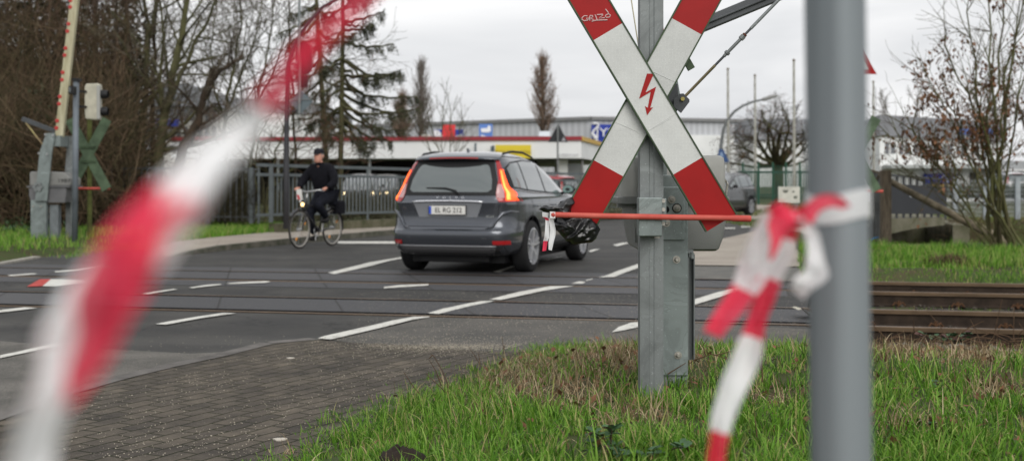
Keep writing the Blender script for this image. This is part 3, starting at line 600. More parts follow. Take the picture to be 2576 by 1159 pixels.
# ---- black bag and torn tape on the rod
m_bag = mat('black_plastic', (.008, .008, .009), .28, spec=.7)
def crumple(mb, outline, Y, thick, seed, amp=.02):
    r = random.Random(seed); pts = [Vector(P(u, v, Y)) for u, v in outline]; c = sum(pts, Vector()) / len(pts); n = len(pts); rings = 9; rows = []
    dense = []
    for i in range(n):
        for k in range(5): dense.append(pts[i].lerp(pts[(i + 1) % n], k / 5))
    for side in (-1, 1):
        rows = []
        for q in range(rings + 1):
            f = q / rings; row = []
            for p in dense:
                b_ = c.lerp(p, f); off = thick * math.sqrt(max(0, 1 - f * f)) * side
                nn = noise.noise(Vector((b_.x * 16 + b_.z * 9 + seed, b_.y * 8 + side * 3, b_.z * 30 - b_.x * 20))); n3 = abs(noise.noise(b_ * 55 + Vector((side, seed, 2))))
                row.append(b_ + Vector((noise.noise(b_ * 40) * amp * .5 * f, off + (abs(nn) - .25) * amp * 1.7 + n3 * amp * .35, noise.noise(b_ * 35 + Vector((9, 9, 9))) * amp * .5)))
            row.append(row[0]); rows.append(row)
        mb.grid(rows)
mb = MB()
crumple(mb, [(1400, 542), (1450, 535), (1490, 545), (1510, 575), (1502, 600), (1482, 612), (1436, 615), (1424, 605), (1402, 580), (1392, 560)], ry + .075, .05, 3, .022)
crumple(mb, [(1352, 524), (1372, 517), (1400, 518), (1410, 505), (1440, 497), (1445, 510), (1436, 530), (1440, 548), (1400, 546), (1372, 535)], ry + .06, .028, 8, .016)
bg_ = mb.build('plastic_bag', m_bag, None, smooth=True, fix=False); tag(bg_, 'crumpled black plastic bag caught on the end of the red rod', 'plastic bag')
m_tw = mat('tape_white', (.95, .95, .96), .45, trans=0); m_tr = mat('tape_red', (.88, .05, .11), .4)
for mm_ in (m_tw, m_tr):                  # thin film: lets some light through
    t_ = mm_.node_tree; b_ = t_.nodes['Principled BSDF']; tl_ = t_.nodes.new('ShaderNodeBsdfTranslucent'); tp_ = t_.nodes.new('ShaderNodeBsdfTransparent'); x1_ = t_.nodes.new('ShaderNodeMixShader'); x2_ = t_.nodes.new('ShaderNodeMixShader')
    tl_.inputs[0].default_value = b_.inputs['Base Color'].default_value; x1_.inputs[0].default_value = .35; x2_.inputs[0].default_value = .10
    t_.links.new(b_.outputs[0], x1_.inputs[1]); t_.links.new(tl_.outputs[0], x1_.inputs[2]); t_.links.new(x1_.outputs[0], x2_.inputs[1]); t_.links.new(tp_.outputs[0], x2_.inputs[2]); t_.links.new(x2_.outputs[0], t_.nodes['Material Output'].inputs[0])
def narrow(rows, v1, k):                 # squeeze rows above v1 towards their centre line
    out = []
    for q in rows:
        u0, v0, u2, v2 = q[:4]; vm = (v0 + v2) / 2; um = (u0 + u2) / 2; f = 1 - (1 - k) * sm(v1 + 80, v1 - 120, vm) if False else (k if vm < v1 - 60 else 1 - (1 - k) * max(0, min(1, (v1 + 60 - vm) / 120)))
        out.append((um + (u0 - um) * f, vm + (v0 - vm) * f, um + (u2 - um) * f, vm + (v2 - vm) * f) + tuple(q[4:]))
    return out
def ribbon(mb, rows, cols=6, wob=.01, seed=1, sub=4):
    # rows: (u left, v left, u right, v right, distance, material for the stretch that follows, twist depth)
    out = []; r = random.Random(seed)
    def cr_(a, b_, c, d, t): return .5 * ((2 * b_) + (c - a) * t + (2 * a - 5 * b_ + 4 * c - d) * t * t + (3 * b_ - a - 3 * c + d) * t ** 3)
    n = len(rows); bands = []
    for i in range(n - 1):
        a, b_, c, d = rows[max(0, i - 1)], rows[i], rows[i + 1], rows[min(n - 1, i + 2)]
        for k in range(sub + (1 if i == n - 2 else 0)):
            t = k / sub; q = [cr_(a[j], b_[j], c[j], d[j], t) for j in (0, 1, 2, 3, 4, 6)]
            A = Vector(P(q[0], q[1], q[4] - q[5])); B = Vector(P(q[2], q[3], q[4] + q[5])); row = []
            for s_ in range(cols + 1):
                f = s_ / cols; p = A.lerp(B, f); p.y += math.sin(f * math.pi) * wob + noise.noise(Vector((f * 2.5, (i + t) * .9, seed))) * wob * 1.4; row.append(p)
            out.append(row); bands.append(b_[5])
    b0 = len(mb.v); kk = cols + 1
    for row in out: mb.v += [tuple(p) for p in row]
    for i in range(len(out) - 1):
        for j in range(cols):
            mb.f.append((b0 + i * kk + j, b0 + i * kk + j + 1, b0 + (i + 1) * kk + j + 1, b0 + (i + 1) * kk + j)); mb.m.append(bands[i])
mb = MB()
ribbon(mb, [(1364, 533, 1380, 535, ry - .01, 0, 0), (1365, 545, 1379, 548, ry, 1, .004), (1372, 553, 1381, 555, ry + .01, 0, -.006), (1370, 590, 1382, 592, ry, 0, .006), (1367, 606, 1378, 606, ry + .01, 1, -.004), (1364, 632, 1374, 630, ry, 1, 0)], 4, .006, 4)
ribbon(mb, [(1380, 548, 1392, 550, ry + .004, 0, 0), (1384, 580, 1398, 582, ry + .012, 0, .004), (1380, 610, 1392, 612, ry + .002, 0, 0), (1380, 628, 1388, 630, ry, 0, 0)], 4, .005, 9)
ribbon(mb, [(1383, 532, 1397, 532, ry - .013, 0, 0), (1383, 549, 1397, 549, ry - .013, 0, 0)], 3, .004, 2)
tt = mb.build('barrier_tape', [m_tw, m_tr], None, smooth=True, fix=False); tag(tt, 'torn scrap of red and white tape dangling from the left end of the red rod', 'barrier tape', 'pieces of red and white barrier tape')
# ---- foreground post with tied tape
DP = 1.17; xp = (P(2098, 0, DP)[0] + P(2117, 0, DP)[0]) / 2; gp = height(xp, DP + .04)
pp = thing('metal_post', 'blurred round galvanised post with barrier tape tied round it, nearest to the viewer', 'metal post', (xp, DP + .032, gp))
pm = MB(); t0 = Vector(P(2100, 0, DP + .031)); t1 = Vector(P(2116, 1159, DP + .031)); off = Vector((0, 0, 0)); dd = (t1 - t0).normalized()
lo_ = t1 + dd * ((t1.z - gp + .3) / abs(dd.z)); pm.tube([t0 - dd * 1.3 + off, t0 + off, t1 + off, lo_ + off], .0302, 40); pm.build('pole', m_galvf, pp, smooth=True)
DT = 1.11
mb = MB()                                  # band round the post
ctr = lambda v: t0.lerp(t1, v / 1159) + off
rows = []
for v in (484, 500, 520, 540, 553):
    c = ctr(v); rows.append([(c.x + math.cos(a) * .0322, c.y - math.sin(a) * .0322, c.z + .004 * math.sin(a * 2)) for a in [math.pi * 2 * k / 32 for k in range(33)]])
mb.grid(rows, 0)
ribbon(mb, [(2000, 528, 2008, 568, DT + .01, 1, 0), (2030, 512, 2040, 566, DT, 1, 0), (2058, 492, 2062, 536, DT, 1, 0), (2090, 488, 2092, 522, DT, 1, 0), (2120, 496, 2112, 524, DT + .015, 1, 0), (2138, 520, 2120, 526, DT + .025, 1, 0)], 6, .006, 5)
# tail one
ribbon(mb, [(2005, 530, 2006, 570, DT, 1, 0), (1962, 508, 2010, 548, DT - .02, 1, 0), (1925, 530, 1985, 560, DT - .03, 0, .01), (1890, 590, 1950, 620, DT - .02, 0, .01), (1862, 655, 1925, 690, DT, 0, 0), (1842, 712, 1900, 742, DT, 1, -.01), (1806, 774, 1856, 796, DT - .01, 1, -.01), (1768, 832, 1812, 850, DT - .02, 1, 0)], 8, .012, 7)
ribbon(mb, [(1962, 508, 2012, 545, DT - .035, 1, 0), (1932, 560, 1984, 570, DT - .035, 1, 0), (1938, 610, 1962, 618, DT - .035, 1, 0), (1936, 655, 1942, 655, DT - .035, 1, 0)], 5, .006, 17)
# tail two
ribbon(mb, [(1992, 548, 2018, 568, DT, 1, 0), (1955, 592, 2005, 608, DT - .01, 0, 0), (1932, 640, 1985, 655, DT, 0, .008), (1910, 694, 1962, 708, DT, 1, .004), (1890, 772, 1938, 782, DT, 1, -.008), (1866, 840, 1918, 855, DT, 0, 0), (1832, 915, 1898, 935, DT - .01, 0, .01), (1802, 1000, 1862, 1015, DT - .02, 0, 0), (1785, 1085, 1838, 1095, DT - .02, 1, -.01), (1778, 1170, 1828, 1175, DT - .02, 1, 0), (1776, 1280, 1822, 1280, DT - .02, 0, 0)], 8, .012, 11)
# tail three, short and curled
ribbon(mb, [(2018, 548, 2040, 560, DT - .01, 0, 0), (2026, 590, 2056, 585, DT - .01, 0, .01), (2028, 640, 2072, 650, DT - .02, 0, .01), (2022, 680, 2078, 690, DT - .02, 0, -.01), (1998, 700, 2050, 725, DT - .02, 0, -.01), (1992, 725, 2022, 752, DT - .01, 0, 0)], 6, .010, 13)
# knot
for i in range(3):
    a = [P(2000 + i * 5 + 9 * math.cos(t_), 548 + 10 * math.sin(t_ + i), DT - .012 + .01 * math.sin(t_ * 2)) for t_ in [k * .7 for k in range(10)]]
    mb.tube(a, .0035, 6, 1 if i != 1 else 0)
tt = mb.build('barrier_tape', [m_tw, m_tr], None, smooth=True, fix=False); tag(tt, 'red and white tape knotted round the foreground post with fluttering ends', 'barrier tape', 'pieces of red and white barrier tape')
# ---- long tape across the left foreground
DL = .42
mb = MB()
ribbon(mb, [(-60, 1420, 60, 1440, DL, 1, 0), (0, 1230, 105, 1240, DL, 0, 0), (28, 1135, 130, 1150, DL, 0, .01), (62, 1030, 162, 1045, DL, 0, .01), (88, 940, 182, 985, DL, 0, 0), (112, 840, 205, 880, DL + .01, 0, 0), (140, 760, 230, 780, DL + .01, 0, -.01), (185, 690, 250, 700, DL + .02, 0, -.01), (228, 640, 262, 645, DL + .02, 0, 0)], 8, .008, 21, 5)
ribbon(mb, narrow([(158, 1022, 166, 1026, DL - .01, 1, 0), (163, 930, 255, 925, DL - .01, 1, .006), (180, 820, 320, 815, DL - .015, 1, .01), (200, 720, 365, 740, DL - .02, 1, .012), (238, 630, 395, 650, DL - .02, 1, .01), (300, 545, 425, 570, DL - .01, 1, 0), (385, 462, 492, 505, DL, 0, -.01), (462, 375, 572, 440, DL + .01, 0, -.01), (545, 305, 650, 375, DL + .02, 0, 0), (612, 245, 712, 300, DL + .02, 1, .01), (672, 175, 765, 225, DL + .02, 1, .01), (735, 105, 815, 150, DL + .02, 1, 0), (805, 40, 875, 82, DL + .02, 1, 0), (890, -30, 950, 5, DL + .02, 1, -.01), (960, -110, 1010, -80, DL + .02, 1, 0), (1060, -220, 1110, -190, DL + .02, 1, 0)], 430, .62), 10, .006, 23, 6)
# white fold showing right of the red
ribbon(mb, narrow([(372, 690, 412, 672, DL - .005, 0, 0), (380, 600, 448, 622, DL - .005, 0, 0), (398, 520, 505, 545, DL - .004, 0, 0), (430, 450, 545, 480, DL, 0, 0), (480, 390, 590, 420, DL + .008, 0, 0), (560, 300, 660, 350, DL + .018, 0, 0)], 430, .6), 6, .004, 27)
tt = mb.build('barrier_tape', [m_tw, m_tr], None, smooth=True, fix=False); tag(tt, 'long blurred red and white tape slanting across the left foreground', 'barrier tape', 'pieces of red and white barrier tape')
# ------------------------------------------------------------------ cars: shells of stacked rounded outlines
#      z     rear    half w  front  exponent
SUV = [(.25, -.70, .80, 3.42, 7.5), (.285, -.82, .86, 3.52, 7.5), (.35, -.92, .915, 3.60, 7.5), (.46, -.965, .94, 3.64, 7.5), (.57, -.975, .945, 3.65, 7.5), (.605, -.965, .945, 3.65, 7.5), (.63, -.925, .945, 3.64, 7.5),
       (.68, -.895, .942, 3.62, 7.5), (.80, -.885, .94, 3.58, 7.5), (.92, -.895, .935, 3.50, 7.5), (.985, -.905, .932, 3.38, 7.5), (1.01, -.875, .925, 3.10, 7.5), (1.06, -.85, .925, 2.62, 7.5), (1.105, -.83, .880, 2.20, 7.5), (1.20, -.79, .838, 1.98, 7.5),
       (1.32, -.73, .797, 1.72, 7.5), (1.44, -.66, .750, 1.42, 7.5), (1.53, -.60, .712, 1.15, 7.5), (1.575, -.575, .68, 1.02, 6.5), (1.60, -.60, .655, .93, 6), (1.635, -.57, .61, .80, 5), (1.665, -.47, .54, .66, 4), (1.69, -.30, .44, .46, 3.5), (1.705, -.05, .30, .30, 3)]
def prof_at(T, z):
    if z <= T[0][0]: return T[0][1:]
    for a, b in zip(T[:-1], T[1:]):
        if z <= b[0]:
            t = (z - a[0]) / (b[0] - a[0]); return tuple(a[i] + (b[i] - a[i]) * t for i in range(1, 5))
    return T[-1][1:]
def rear_y(T, x, z, o=0.0):
    r, w_, f, n = prof_at(T, z); c = (r + f) / 2; Lr = c - r; k = max(0, 1 - min(1, abs(x) / w_) ** n); return c - Lr * k ** (1 / n) - o
def front_y(T, x, z, o=0.0):
    r, w_, f, n = prof_at(T, z); c = (r + f) / 2; k = max(0, 1 - min(1, abs(x) / w_) ** n); return c + (f - c) * k ** (1 / n) + o
def side_x(T, y, z, o=0.0):
    r, w_, f, n = prof_at(T, z); c = (r + f) / 2; h = (f - r) / 2; k = max(0, 1 - min(1, abs(y - c) / h) ** n); return w_ * k ** (1 / n) + o
def outline(T, z, N=72):
    r, w_, f, n = prof_at(T, z); c = (r + f) / 2; h = (f - r) / 2; out = []
    for i in range(N):
        a = 2 * math.pi * i / N; ca, sa = math.cos(a), math.sin(a)
        out.append((w_ * math.copysign(abs(ca) ** (2 / n), ca), c + h * math.copysign(abs(sa) ** (2 / n), sa), z))
    return out
def rows_patch(mb, zs, xl, xr, surf, n=10, o=.004, m=0, inset=.012):
    # patch on the shell: for each z from xl(z) to xr(z); edges tucked into the shell
    rows = []
    for i, z in enumerate(zs):
        a, b = xl(z), xr(z); row = []
        for j in range(n + 1):
            t = j / n; x = a + (b - a) * t
            e = o
            row.append(surf(x, z, e))
        rows.append(row)
    mb.grid(rows, m)
def lerp_tab(tab):
    zs = [t[0] for t in tab]; xs_ = [t[1] for t in tab]
    return lambda z: float(np.interp(z, zs, xs_))
def frange(a, b, n): return [a + (b - a) * i / n for i in range(n + 1)]
m_tyre = mat('tyre_rubber', (.016, .016, .017), .85, var=.2); m_rim = mat('alloy_rim', (.62, .63, .66), .28, .7); m_blk = mat('black_trim', (.014, .014, .015), .55)
m_glass = mat('dark_glass', (.055, .068, .066), .06, spec=.9, coat=1); m_glass2 = mat('rear_glass', (.075, .092, .092), .05, spec=1, coat=1)
m_chrome = mat('chrome', (.8, .8, .82), .12, 1.0); m_plate_w = mat('plate_white', (.62, .61, .58), .5); m_plate_b = mat('plate_blue', (.03, .08, .45), .5); m_ink = mat('plate_ink', (.02, .02, .02), .6)
m_lred = mat('lamp_red', (.32, .012, .015), .2, coat=1); m_lpink = mat('lamp_clear', (.45, .25, .25), .15, coat=1)
m_lit = mat('lamp_lit', (.8, .1, .03), .3, emit=(1, .07, .012), es=1.5); m_litin = mat('lamp_lit_core', (.9, .3, .1), .3, emit=(1, .22, .03), es=2.4)
m_head = mat('headlamp_lit', (1, .9, .7), .3, emit=(1, .74, .38), es=7); m_skid = mat('skid_plate', (.13, .13, .135), .45, .3)
def text_mesh(body, size, name, m_, parent, loc, rot, ext=.001, sx=1.0, shear=0, extr=None):
    cu = bpy.data.curves.new('text', 'FONT'); cu.body = body; cu.size = size; cu.align_x = 'CENTER'; cu.align_y = 'CENTER'; cu.extrude = ext; cu.shear = shear; cu.resolution_u = 3
    o = bpy.data.objects.new('text', cu); COL.objects.link(o); bpy.context.view_layer.update()
    me = bpy.data.meshes.new_from_object(o.evaluated_get(bpy.context.evaluated_depsgraph_get())); me.name = name; bpy.data.objects.remove(o); bpy.data.curves.remove(cu)
    me.materials.clear(); me.materials.append(m_); ob = bpy.data.objects.new(name, me); COL.objects.link(ob)
    M = Matrix.Translation(loc) @ rot.to_4x4() @ Matrix.Diagonal((sx, 1, 1, 1)); me.transform(M); ob.parent = parent
    return ob
def wheel(parent, x, y, r, wd, side):
    t = MB(); s = side
    prof = [(r - .105, -wd / 2), (r - .03, -wd / 2), (r - .008, -wd / 2 + .02), (r, -wd / 2 + .05), (r, wd / 2 - .05), (r - .008, wd / 2 - .02), (r - .03, wd / 2), (r - .105, wd / 2)]
    t.lathe(prof, (x, y, r), 'X', 40); ty = t.build('tyre', m_tyre, None, smooth=True, local=True)
    wh = t; root = ty; root.name = 'wheel'; root.parent = parent
    rr = r - .10; mb = MB(); xo = x + s * (wd / 2 - .012)
    mb.lathe([(rr + .004, -.02), (rr + .004, .01), (rr - .018, .014), (rr - .022, -.10)] if s > 0 else [(rr + .004, .02), (rr + .004, -.01), (rr - .018, -.014), (rr - .022, .10)], (xo, y, r), 'X', 40)
    for k in range(5):
        a = k * 2 * math.pi / 5 + .3
        for da in (-.13, .13):
            p0 = Vector((xo - s * .015, y + math.cos(a + da * .4) * .05, r + math.sin(a + da * .4) * .05)); p1 = Vector((xo, y + math.cos(a + da) * (rr - .01), r + math.sin(a + da) * (rr - .01)))
            mb.bar(p0, p1, .022, .05, up=(s, 0, 0))
    mb.lathe([(0, s * .004), (.05, s * .004), (.058, -s * .03)], (xo, y, r), 'X', 20)
    mb.build('rim', m_rim, root, local=True)
    mb = MB(); mb.lathe([(0, 0), (rr, 0)], (xo - s * .09, y, r), 'X', 24); mb.build('brake_disc', m_blk, root, local=True)
    return root
def bool_cut(o, cutters):
    for c in cutters:
        md = o.modifiers.new('b', 'BOOLEAN'); md.operation = 'DIFFERENCE'; md.object = c; md.solver = 'EXACT'
    bpy.context.view_layer.update()
    me = bpy.data.meshes.new_from_object(o.evaluated_get(bpy.context.evaluated_depsgraph_get())); o.modifiers.clear(); old_ = o.data; o.data = me; bpy.data.meshes.remove(old_)
    for c in cutters: bpy.data.objects.remove(c)
def build_car(name, label, cat, paint, loc, rz, T=SUV, wb=2.774, lit=True, heads=False, group=None, plate=None, detail=True, roofrail=True, scale=1.0, wr=.365):
    car = thing(name, label, cat, loc, rz, group); car.scale = (scale,) * 3
    zs = [t[0] for t in T]; dz = sorted(set(zs + [round((a + b) / 2, 4) for a, b in zip(zs[:-1], zs[1:])]))
    mb = MB(); N = 72; rows = [outline(T, z, N) for z in dz]
    for r_ in rows: mb.v += r_
    for i in range(len(rows) - 1):
        for j in range(N): mb.f.append((i * N + j, i * N + (j + 1) % N, (i + 1) * N + (j + 1) % N, (i + 1) * N + j)); mb.m.append(0)
    mb.f.append(tuple(range(N))[::-1]); mb.m.append(0); b0 = (len(rows) - 1) * N; mb.f.append(tuple(range(b0, b0 + N))); mb.m.append(0)
    body = mb.build('body', paint, car, smooth=True, local=True)
    cut = []
    for y in (0, wb):
        for s in (-1, 1):
            c = MB(); c.lathe([(0, -.2), (wr + .055, -.2), (wr + .055, .2), (0, .2)], (s * .86, y, wr + .01), 'X', 36); cut.append(c.build('cut', paint, None))
    for c in cut: c.location = (0, 0, 0); c.data.materials.clear()
    car.location = (0, 0, 0); car.rotation_euler = (0, 0, 0); car.scale = (1, 1, 1); bool_cut(body, cut); car.location = loc; car.rotation_euler = (0, 0, rz); car.scale = (scale,) * 3
    body.data.polygons.foreach_set('use_smooth', [True] * len(body.data.polygons))
    try: body.data.set_sharp_from_angle(angle=R(38))
    except Exception: pass
    # dark arch lips and sill
    for y in (0, wb):
        for s in (-1, 1):
            mb = MB(); pts = []
            for k in range(19):
                a = R(-18 + k * 216 / 18 * 1.0); yy = y + math.cos(a) * (wr + .062); zz_ = wr + .01 + math.sin(a) * (wr + .062)
                if zz_ < .27: continue
                pts.append((s * (side_x(T, yy, zz_) - .006), yy, zz_))
            mb.tube(pts, .016, 6); mb.build('arch_lip', m_blk, car, smooth=True, local=True)
            wheel(car, s * .835, y, wr, .235, s)
    for s in (-1, 1):
        mb = MB(); rows_ = [[(s * (side_x(T, yy, z) + .004), yy, z) for yy in frange(wr + .1, wb - wr - .1, 14)] for z in frange(.255, .37, 3)]; mb.grid(rows_); mb.build('sill', m_blk, car, local=True, smooth=True)
    mb = MB(); mb.box((0, 1.35, .205), (1.36, 3.7, .11)); mb.box((0, -.25, .22), (1.0, .75, .10)); mb.build('underbody', m_blk, car, local=True)  # black boxes added below the floor to deepen the shade under the car
    zt = T[-7][0] - .02                        # top of glass
    S_rear = lambda x, z, o: (x, rear_y(T, x, z, o), z)
    S_front = lambda x, z, o: (x, front_y(T, x, z, o), z)
    # rear screen and its black surround
    wbz = 1.125; top = 1.572
    mb = MB(); hwf = lerp_tab([(1.06, .66), (1.12, .70), (1.3, .655), (1.45, .60), (top, .555)])
    rows_patch(mb, frange(1.085, top, 10), lambda z: -hwf(z), lambda z: hwf(z), S_rear, 16, .006); mb.build('rear_surround', m_blk, car, local=True, smooth=True)
    mb = MB(); hg = lerp_tab([(1.13, .55), (1.17, .60), (1.3, .585), (1.45, .53), (1.50, .50), (1.53, .40), (1.54, .25)])
    rows_patch(mb, [1.13, 1.14, 1.17, 1.22, 1.3, 1.38, 1.45, 1.48, 1.505, 1.525, 1.54], lambda z: -hg(z), lambda z: hg(z), S_rear, 16, .012); mb.build('rear_screen', m_glass2, car, local=True, smooth=True)
    mb = MB(); bb_ = lambda x: 1.555 - .085 * max(0, 1 - (x / .52) ** 2) ** .6
    mb.grid([[(x, rear_y(T, x, bb_(x) + (1.57 - bb_(x)) * t, .016), bb_(x) + (1.57 - bb_(x)) * t) for t in (0, .5, 1)] for x in frange(-.52, .52, 20)]); mb.build('spoiler_reflection', m_blk, car, local=True, smooth=True)  # spoiler's dark reflection at the top of the glass, painted as a black patch
    # spoiler with high brake lamp
    mb = MB(); rows_ = []
    for (dy, z) in ((.02, 1.585), (-.055, 1.577), (-.085, 1.592), (-.075, 1.612), (.0, 1.640), (.10, 1.662)):
        rows_.append([(x, rear_y(T, x * .93, 1.60) + dy + .06 * (abs(x) / .62) ** 3, z - .02 * (abs(x) / .62) ** 2) for x in frange(-.62, .62, 20)])
    mb.grid(rows_); mb.build('spoiler', paint, car, local=True, smooth=True)
    mb = MB(); rows_ = []
    for z in (1.594, 1.612):
        rows_.append([(x, rear_y(T, x * .93, 1.60) - .090 + .06 * (abs(x) / .62) ** 3 + (z - 1.594) * .3, z - .02 * (abs(x) / .62) ** 2) for x in frange(-.36, .36, 16)])
    mb.grid(rows_); mb.build('high_brake_lamp', mat('lamp_high', (.28, .02, .02), .3, coat=.5), car, local=True, smooth=True)
    # tail lamps hugging the pillars
    for s in (-1, 1):
        out = lerp_tab([(1.0, .915), (1.06, .905), (1.12, .85), (1.2, .785), (1.3, .735), (1.45, .68), (1.57, .615)]); inn = lerp_tab([(1.0, .72), (1.05, .68), (1.11, .665), (1.18, .665), (1.3, .665), (1.45, .62), (1.57, .575)])
        mb = MB(); rows_patch(mb, frange(1.0, 1.57, 24), lambda z: s * inn(z), lambda z: s * out(z), S_rear, 8, .010, 0); hl = mb.build('tail_lamp', m_lred, car, local=True, smooth=True)
        mb = MB(); rows_patch(mb, frange(1.055, 1.24, 6), lambda z: s * (inn(z) + .006), lambda z: s * (inn(z) + .09 + .2 * max(0, 1.2 - z) * .5), S_rear, 4, .014); mb.build('reversing_lens', m_lpink, hl, local=True, smooth=True)
        if lit:
            lo_ = lerp_tab([(1.02, .80), (1.06, .795), (1.13, .775), (1.2, .735), (1.3, .700), (1.43, .655)]); w_ = lerp_tab([(1.02, .10), (1.1, .085), (1.2, .06), (1.3, .052), (1.43, .04)])
            mb = MB(); rows_patch(mb, frange(1.015, 1.44, 20), lambda z: s * lo_(z), lambda z: s * min(.908, lo_(z) + w_(z)), S_rear, 4, .018); mb.build('light_strip', m_lit, hl, local=True, smooth=True)
            mb = MB(); rows_patch(mb, frange(1.03, 1.425, 20), lambda z: s * (lo_(z) + .012), lambda z: s * min(.895, lo_(z) + w_(z) * .5), S_rear, 3, .022); mb.build('light_core', m_litin, hl, local=True, smooth=True)
    # tailgate shut lines
    gl_ = lerp_tab([(.66, .62), (.70, .68), (.98, .735), (1.0, .735)])
    mb = MB()
    for s in (-1, 1): mb.tube([S_rear(s * gl_(z), z, .0) for z in frange(.665, 1.0, 8)], .004, 5)
    mb.tube([S_rear(x, .662, .0) for x in frange(-.62, .62, 12)], .005, 5); mb.build('tailgate_gap', m_blk, car, local=True)
    # sculpted bumper shoulders
    for s in (-1, 1):
        mb = MB(); pts = [S_rear(s * x, z, .004) for x, z in ((.90, .86), (.84, .865), (.76, .84), (.70, .76), (.64, .66), (.55, .635))]
        mb.tube(pts, [.008, .02, .026, .024, .018, .004], 8); mb.build('bumper_shoulder', paint, car, local=True, smooth=True)
        mb = MB(); rows_patch(mb, frange(.42, .475, 2), lambda z: s * .66, lambda z: s * .86, S_rear, 6, .008); mb.build('reflector', mat('reflector_red', (.35, .01, .012), .25, coat=1), car, local=True, smooth=True)
    # plate recess, chrome bar, plate
    mb = MB(); rw = lerp_tab([(.78, .42), (.98, .50)]); rows_patch(mb, frange(.79, .985, 4), lambda z: -rw(z), lambda z: rw(z), S_rear, 10, .005); mb.build('plate_recess', mat('recess_paint', (.26, .27, .29), .3, .4, coat=1), car, local=True, smooth=True)
    mb = MB(); mb.tube([S_rear(x, 1.008 - .01 * (x / .52) ** 2, .03) for x in frange(-.52, .52, 16)], [.006] + [.0165] * 15 + [.006], 10); mb.build('chrome_handle', m_chrome, car, local=True, smooth=True)
    if plate:
        yb_ = rear_y(T, 0, .88) - .03; pl_ = MB().box((0, yb_, .885), (.53, .012, .118)).build('number_plate', m_plate_w, car, local=True, bevel=.003)
        MB().box((-.248, yb_ - .0075, .885), (.034, .002, .104)).build('blue_strip', m_plate_b, pl_, local=True)
        text_mesh(plate, .098, 'plate_lettering', m_ink, pl_, (.02, yb_ - .0085, .882), Matrix.Rotation(R(90), 3, 'X'), sx=.92)
        mb = MB(); mb.box((0, yb_ + .002, .885), (.548, .012, .134)); mb.build('plate_frame', m_blk, pl_, local=True)
        text_mesh('V    O    L    V    O', .04, 'badge_lettering', m_chrome, car, (.02, rear_y(T, 0, 1.055) - .004, 1.055), Matrix.Rotation(R(90 - 12), 3, 'X'), .003, 1.3)
        text_mesh('XC60', .042, 'badge_lettering', m_chrome, car, (.60, rear_y(T, .6, .80) - .004, .80), Matrix.Rotation(R(90), 3, 'X') , .003, 1.2)
    mb = MB(); rows_patch(mb, frange(.285, .41, 5), lambda z: -.80, lambda z: .80, S_rear, 18, .005); mb.build('bumper_reflection', mat('bumper_reflection_dark', (.022, .023, .025), .5), car, local=True, smooth=True)  # dark reflection low on the bumper, painted as a black patch
    # lower skid and exhaust
    mb = MB(); sk = lerp_tab([(.26, .62), (.37, .70), (.40, .66)]); rows_patch(mb, frange(.27, .395, 4), lambda z: -sk(z), lambda z: sk(z), S_rear, 14, .010); mb.build('skid_plate', m_skid, car, local=True, smooth=True)
    mb = MB(); mb.tube([S_rear(x, .398, .012) for x in frange(-.70, .70, 16)], .010, 6); mb.build('skid_edge', mat('skid_light', (.3, .3, .31), .35, .6), car, local=True, smooth=True)
    mb = MB(); ye = rear_y(T, -.55, .28); mb.lathe([(0, .06), (.032, .05), (.036, -.02), (.047, -.022), (.05, .08)], (-.54, ye - .0, .325), 'Y', 24, ms=[1, 1, 0, 0]); mb.build('exhaust_pipe', [m_chrome, m_blk], car, local=True, smooth=True)
    # wiper
    mb = MB(); 
    mb.tube([S_rear(.13, 1.10, .03), S_rear(.10, 1.15, .045), S_rear(-.06, 1.185, .03), S_rear(-.35, 1.19, .022)], [.014, .012, .012, .006], 6); mb.build('rear_wiper', m_blk, car, local=True, smooth=True)
    # side glass in three panes with black frame
    gt = lerp_tab([(-.55, 1.44), (-.35, 1.53), (.3, 1.575), (.9, 1.56), (1.35, 1.40), (1.75, 1.22), (1.98, 1.115)]); gb = lerp_tab([(-.55, 1.20), (0, 1.16), (1.0, 1.12), (2.0, 1.10)])
    def side_patch(y0, y1, s, o, grow, ny, name, m_):
        mb = MB(); cols_ = []
        for y in frange(y0, y1, ny):
            b_, t_ = gb(y) - grow, gt(y) + grow * .7
            cols_.append([(s * (side_x(T, y, z) + o), y, z) for z in frange(b_, max(b_ + .004, t_), 8)])
        mb.grid(cols_); return mb.build(name, m_, car, local=True, smooth=True)
    for s in (-1, 1):
        side_patch(-.60, 2.02, s, .004, .022, 30, 'window_frame', m_blk)
        for y0, y1 in ((-.50, -.02), (.03, .82), (.88, 1.86)): side_patch(y0, y1, s, .009, -.006, 12, 'side_window', m_glass2)
        mb = MB(); mb.tube([(s * (side_x(T, y, gb(y) - .028) + .006), y, gb(y) - .028) for y in frange(-.58, 2.0, 14)], .006, 6); mb.build('chrome_strip', m_chrome, car, local=True)
        mb = MB(); cols_ = []
        for y in (-.01, .85, 1.95): mb.tube([(s * (side_x(T, y + .05 * (z - .4), z) - .001), y + .05 * (z - .4), z) for z in frange(.40, 1.08, 8)], .004, 5)
        mb.build('door_gap', m_blk, car, local=True)
        for y in (.12, 1.02):
            mb = MB(); mb.tube([(s * (side_x(T, y + d, .93) + h), y + d, .93) for d, h in ((0, .0), (.03, .03), (.17, .03), (.20, 0))], .012, 6); mb.build('door_handle', paint, car, local=True, smooth=True)
        mb = MB(); xm = side_x(T, 1.75, 1.12)
        rows_ = []
        for k, (dy, sc) in enumerate(((-.055, .05), (-.05, .85), (0, 1), (.06, .9), (.11, .5), (.13, .06))): rows_.append([(s * (xm + .13 + math.cos(a) * .10 * sc), 1.72 + dy, 1.16 + math.sin(a) * .07 * sc) for a in [2 * math.pi * q / 14 for q in range(15)]])
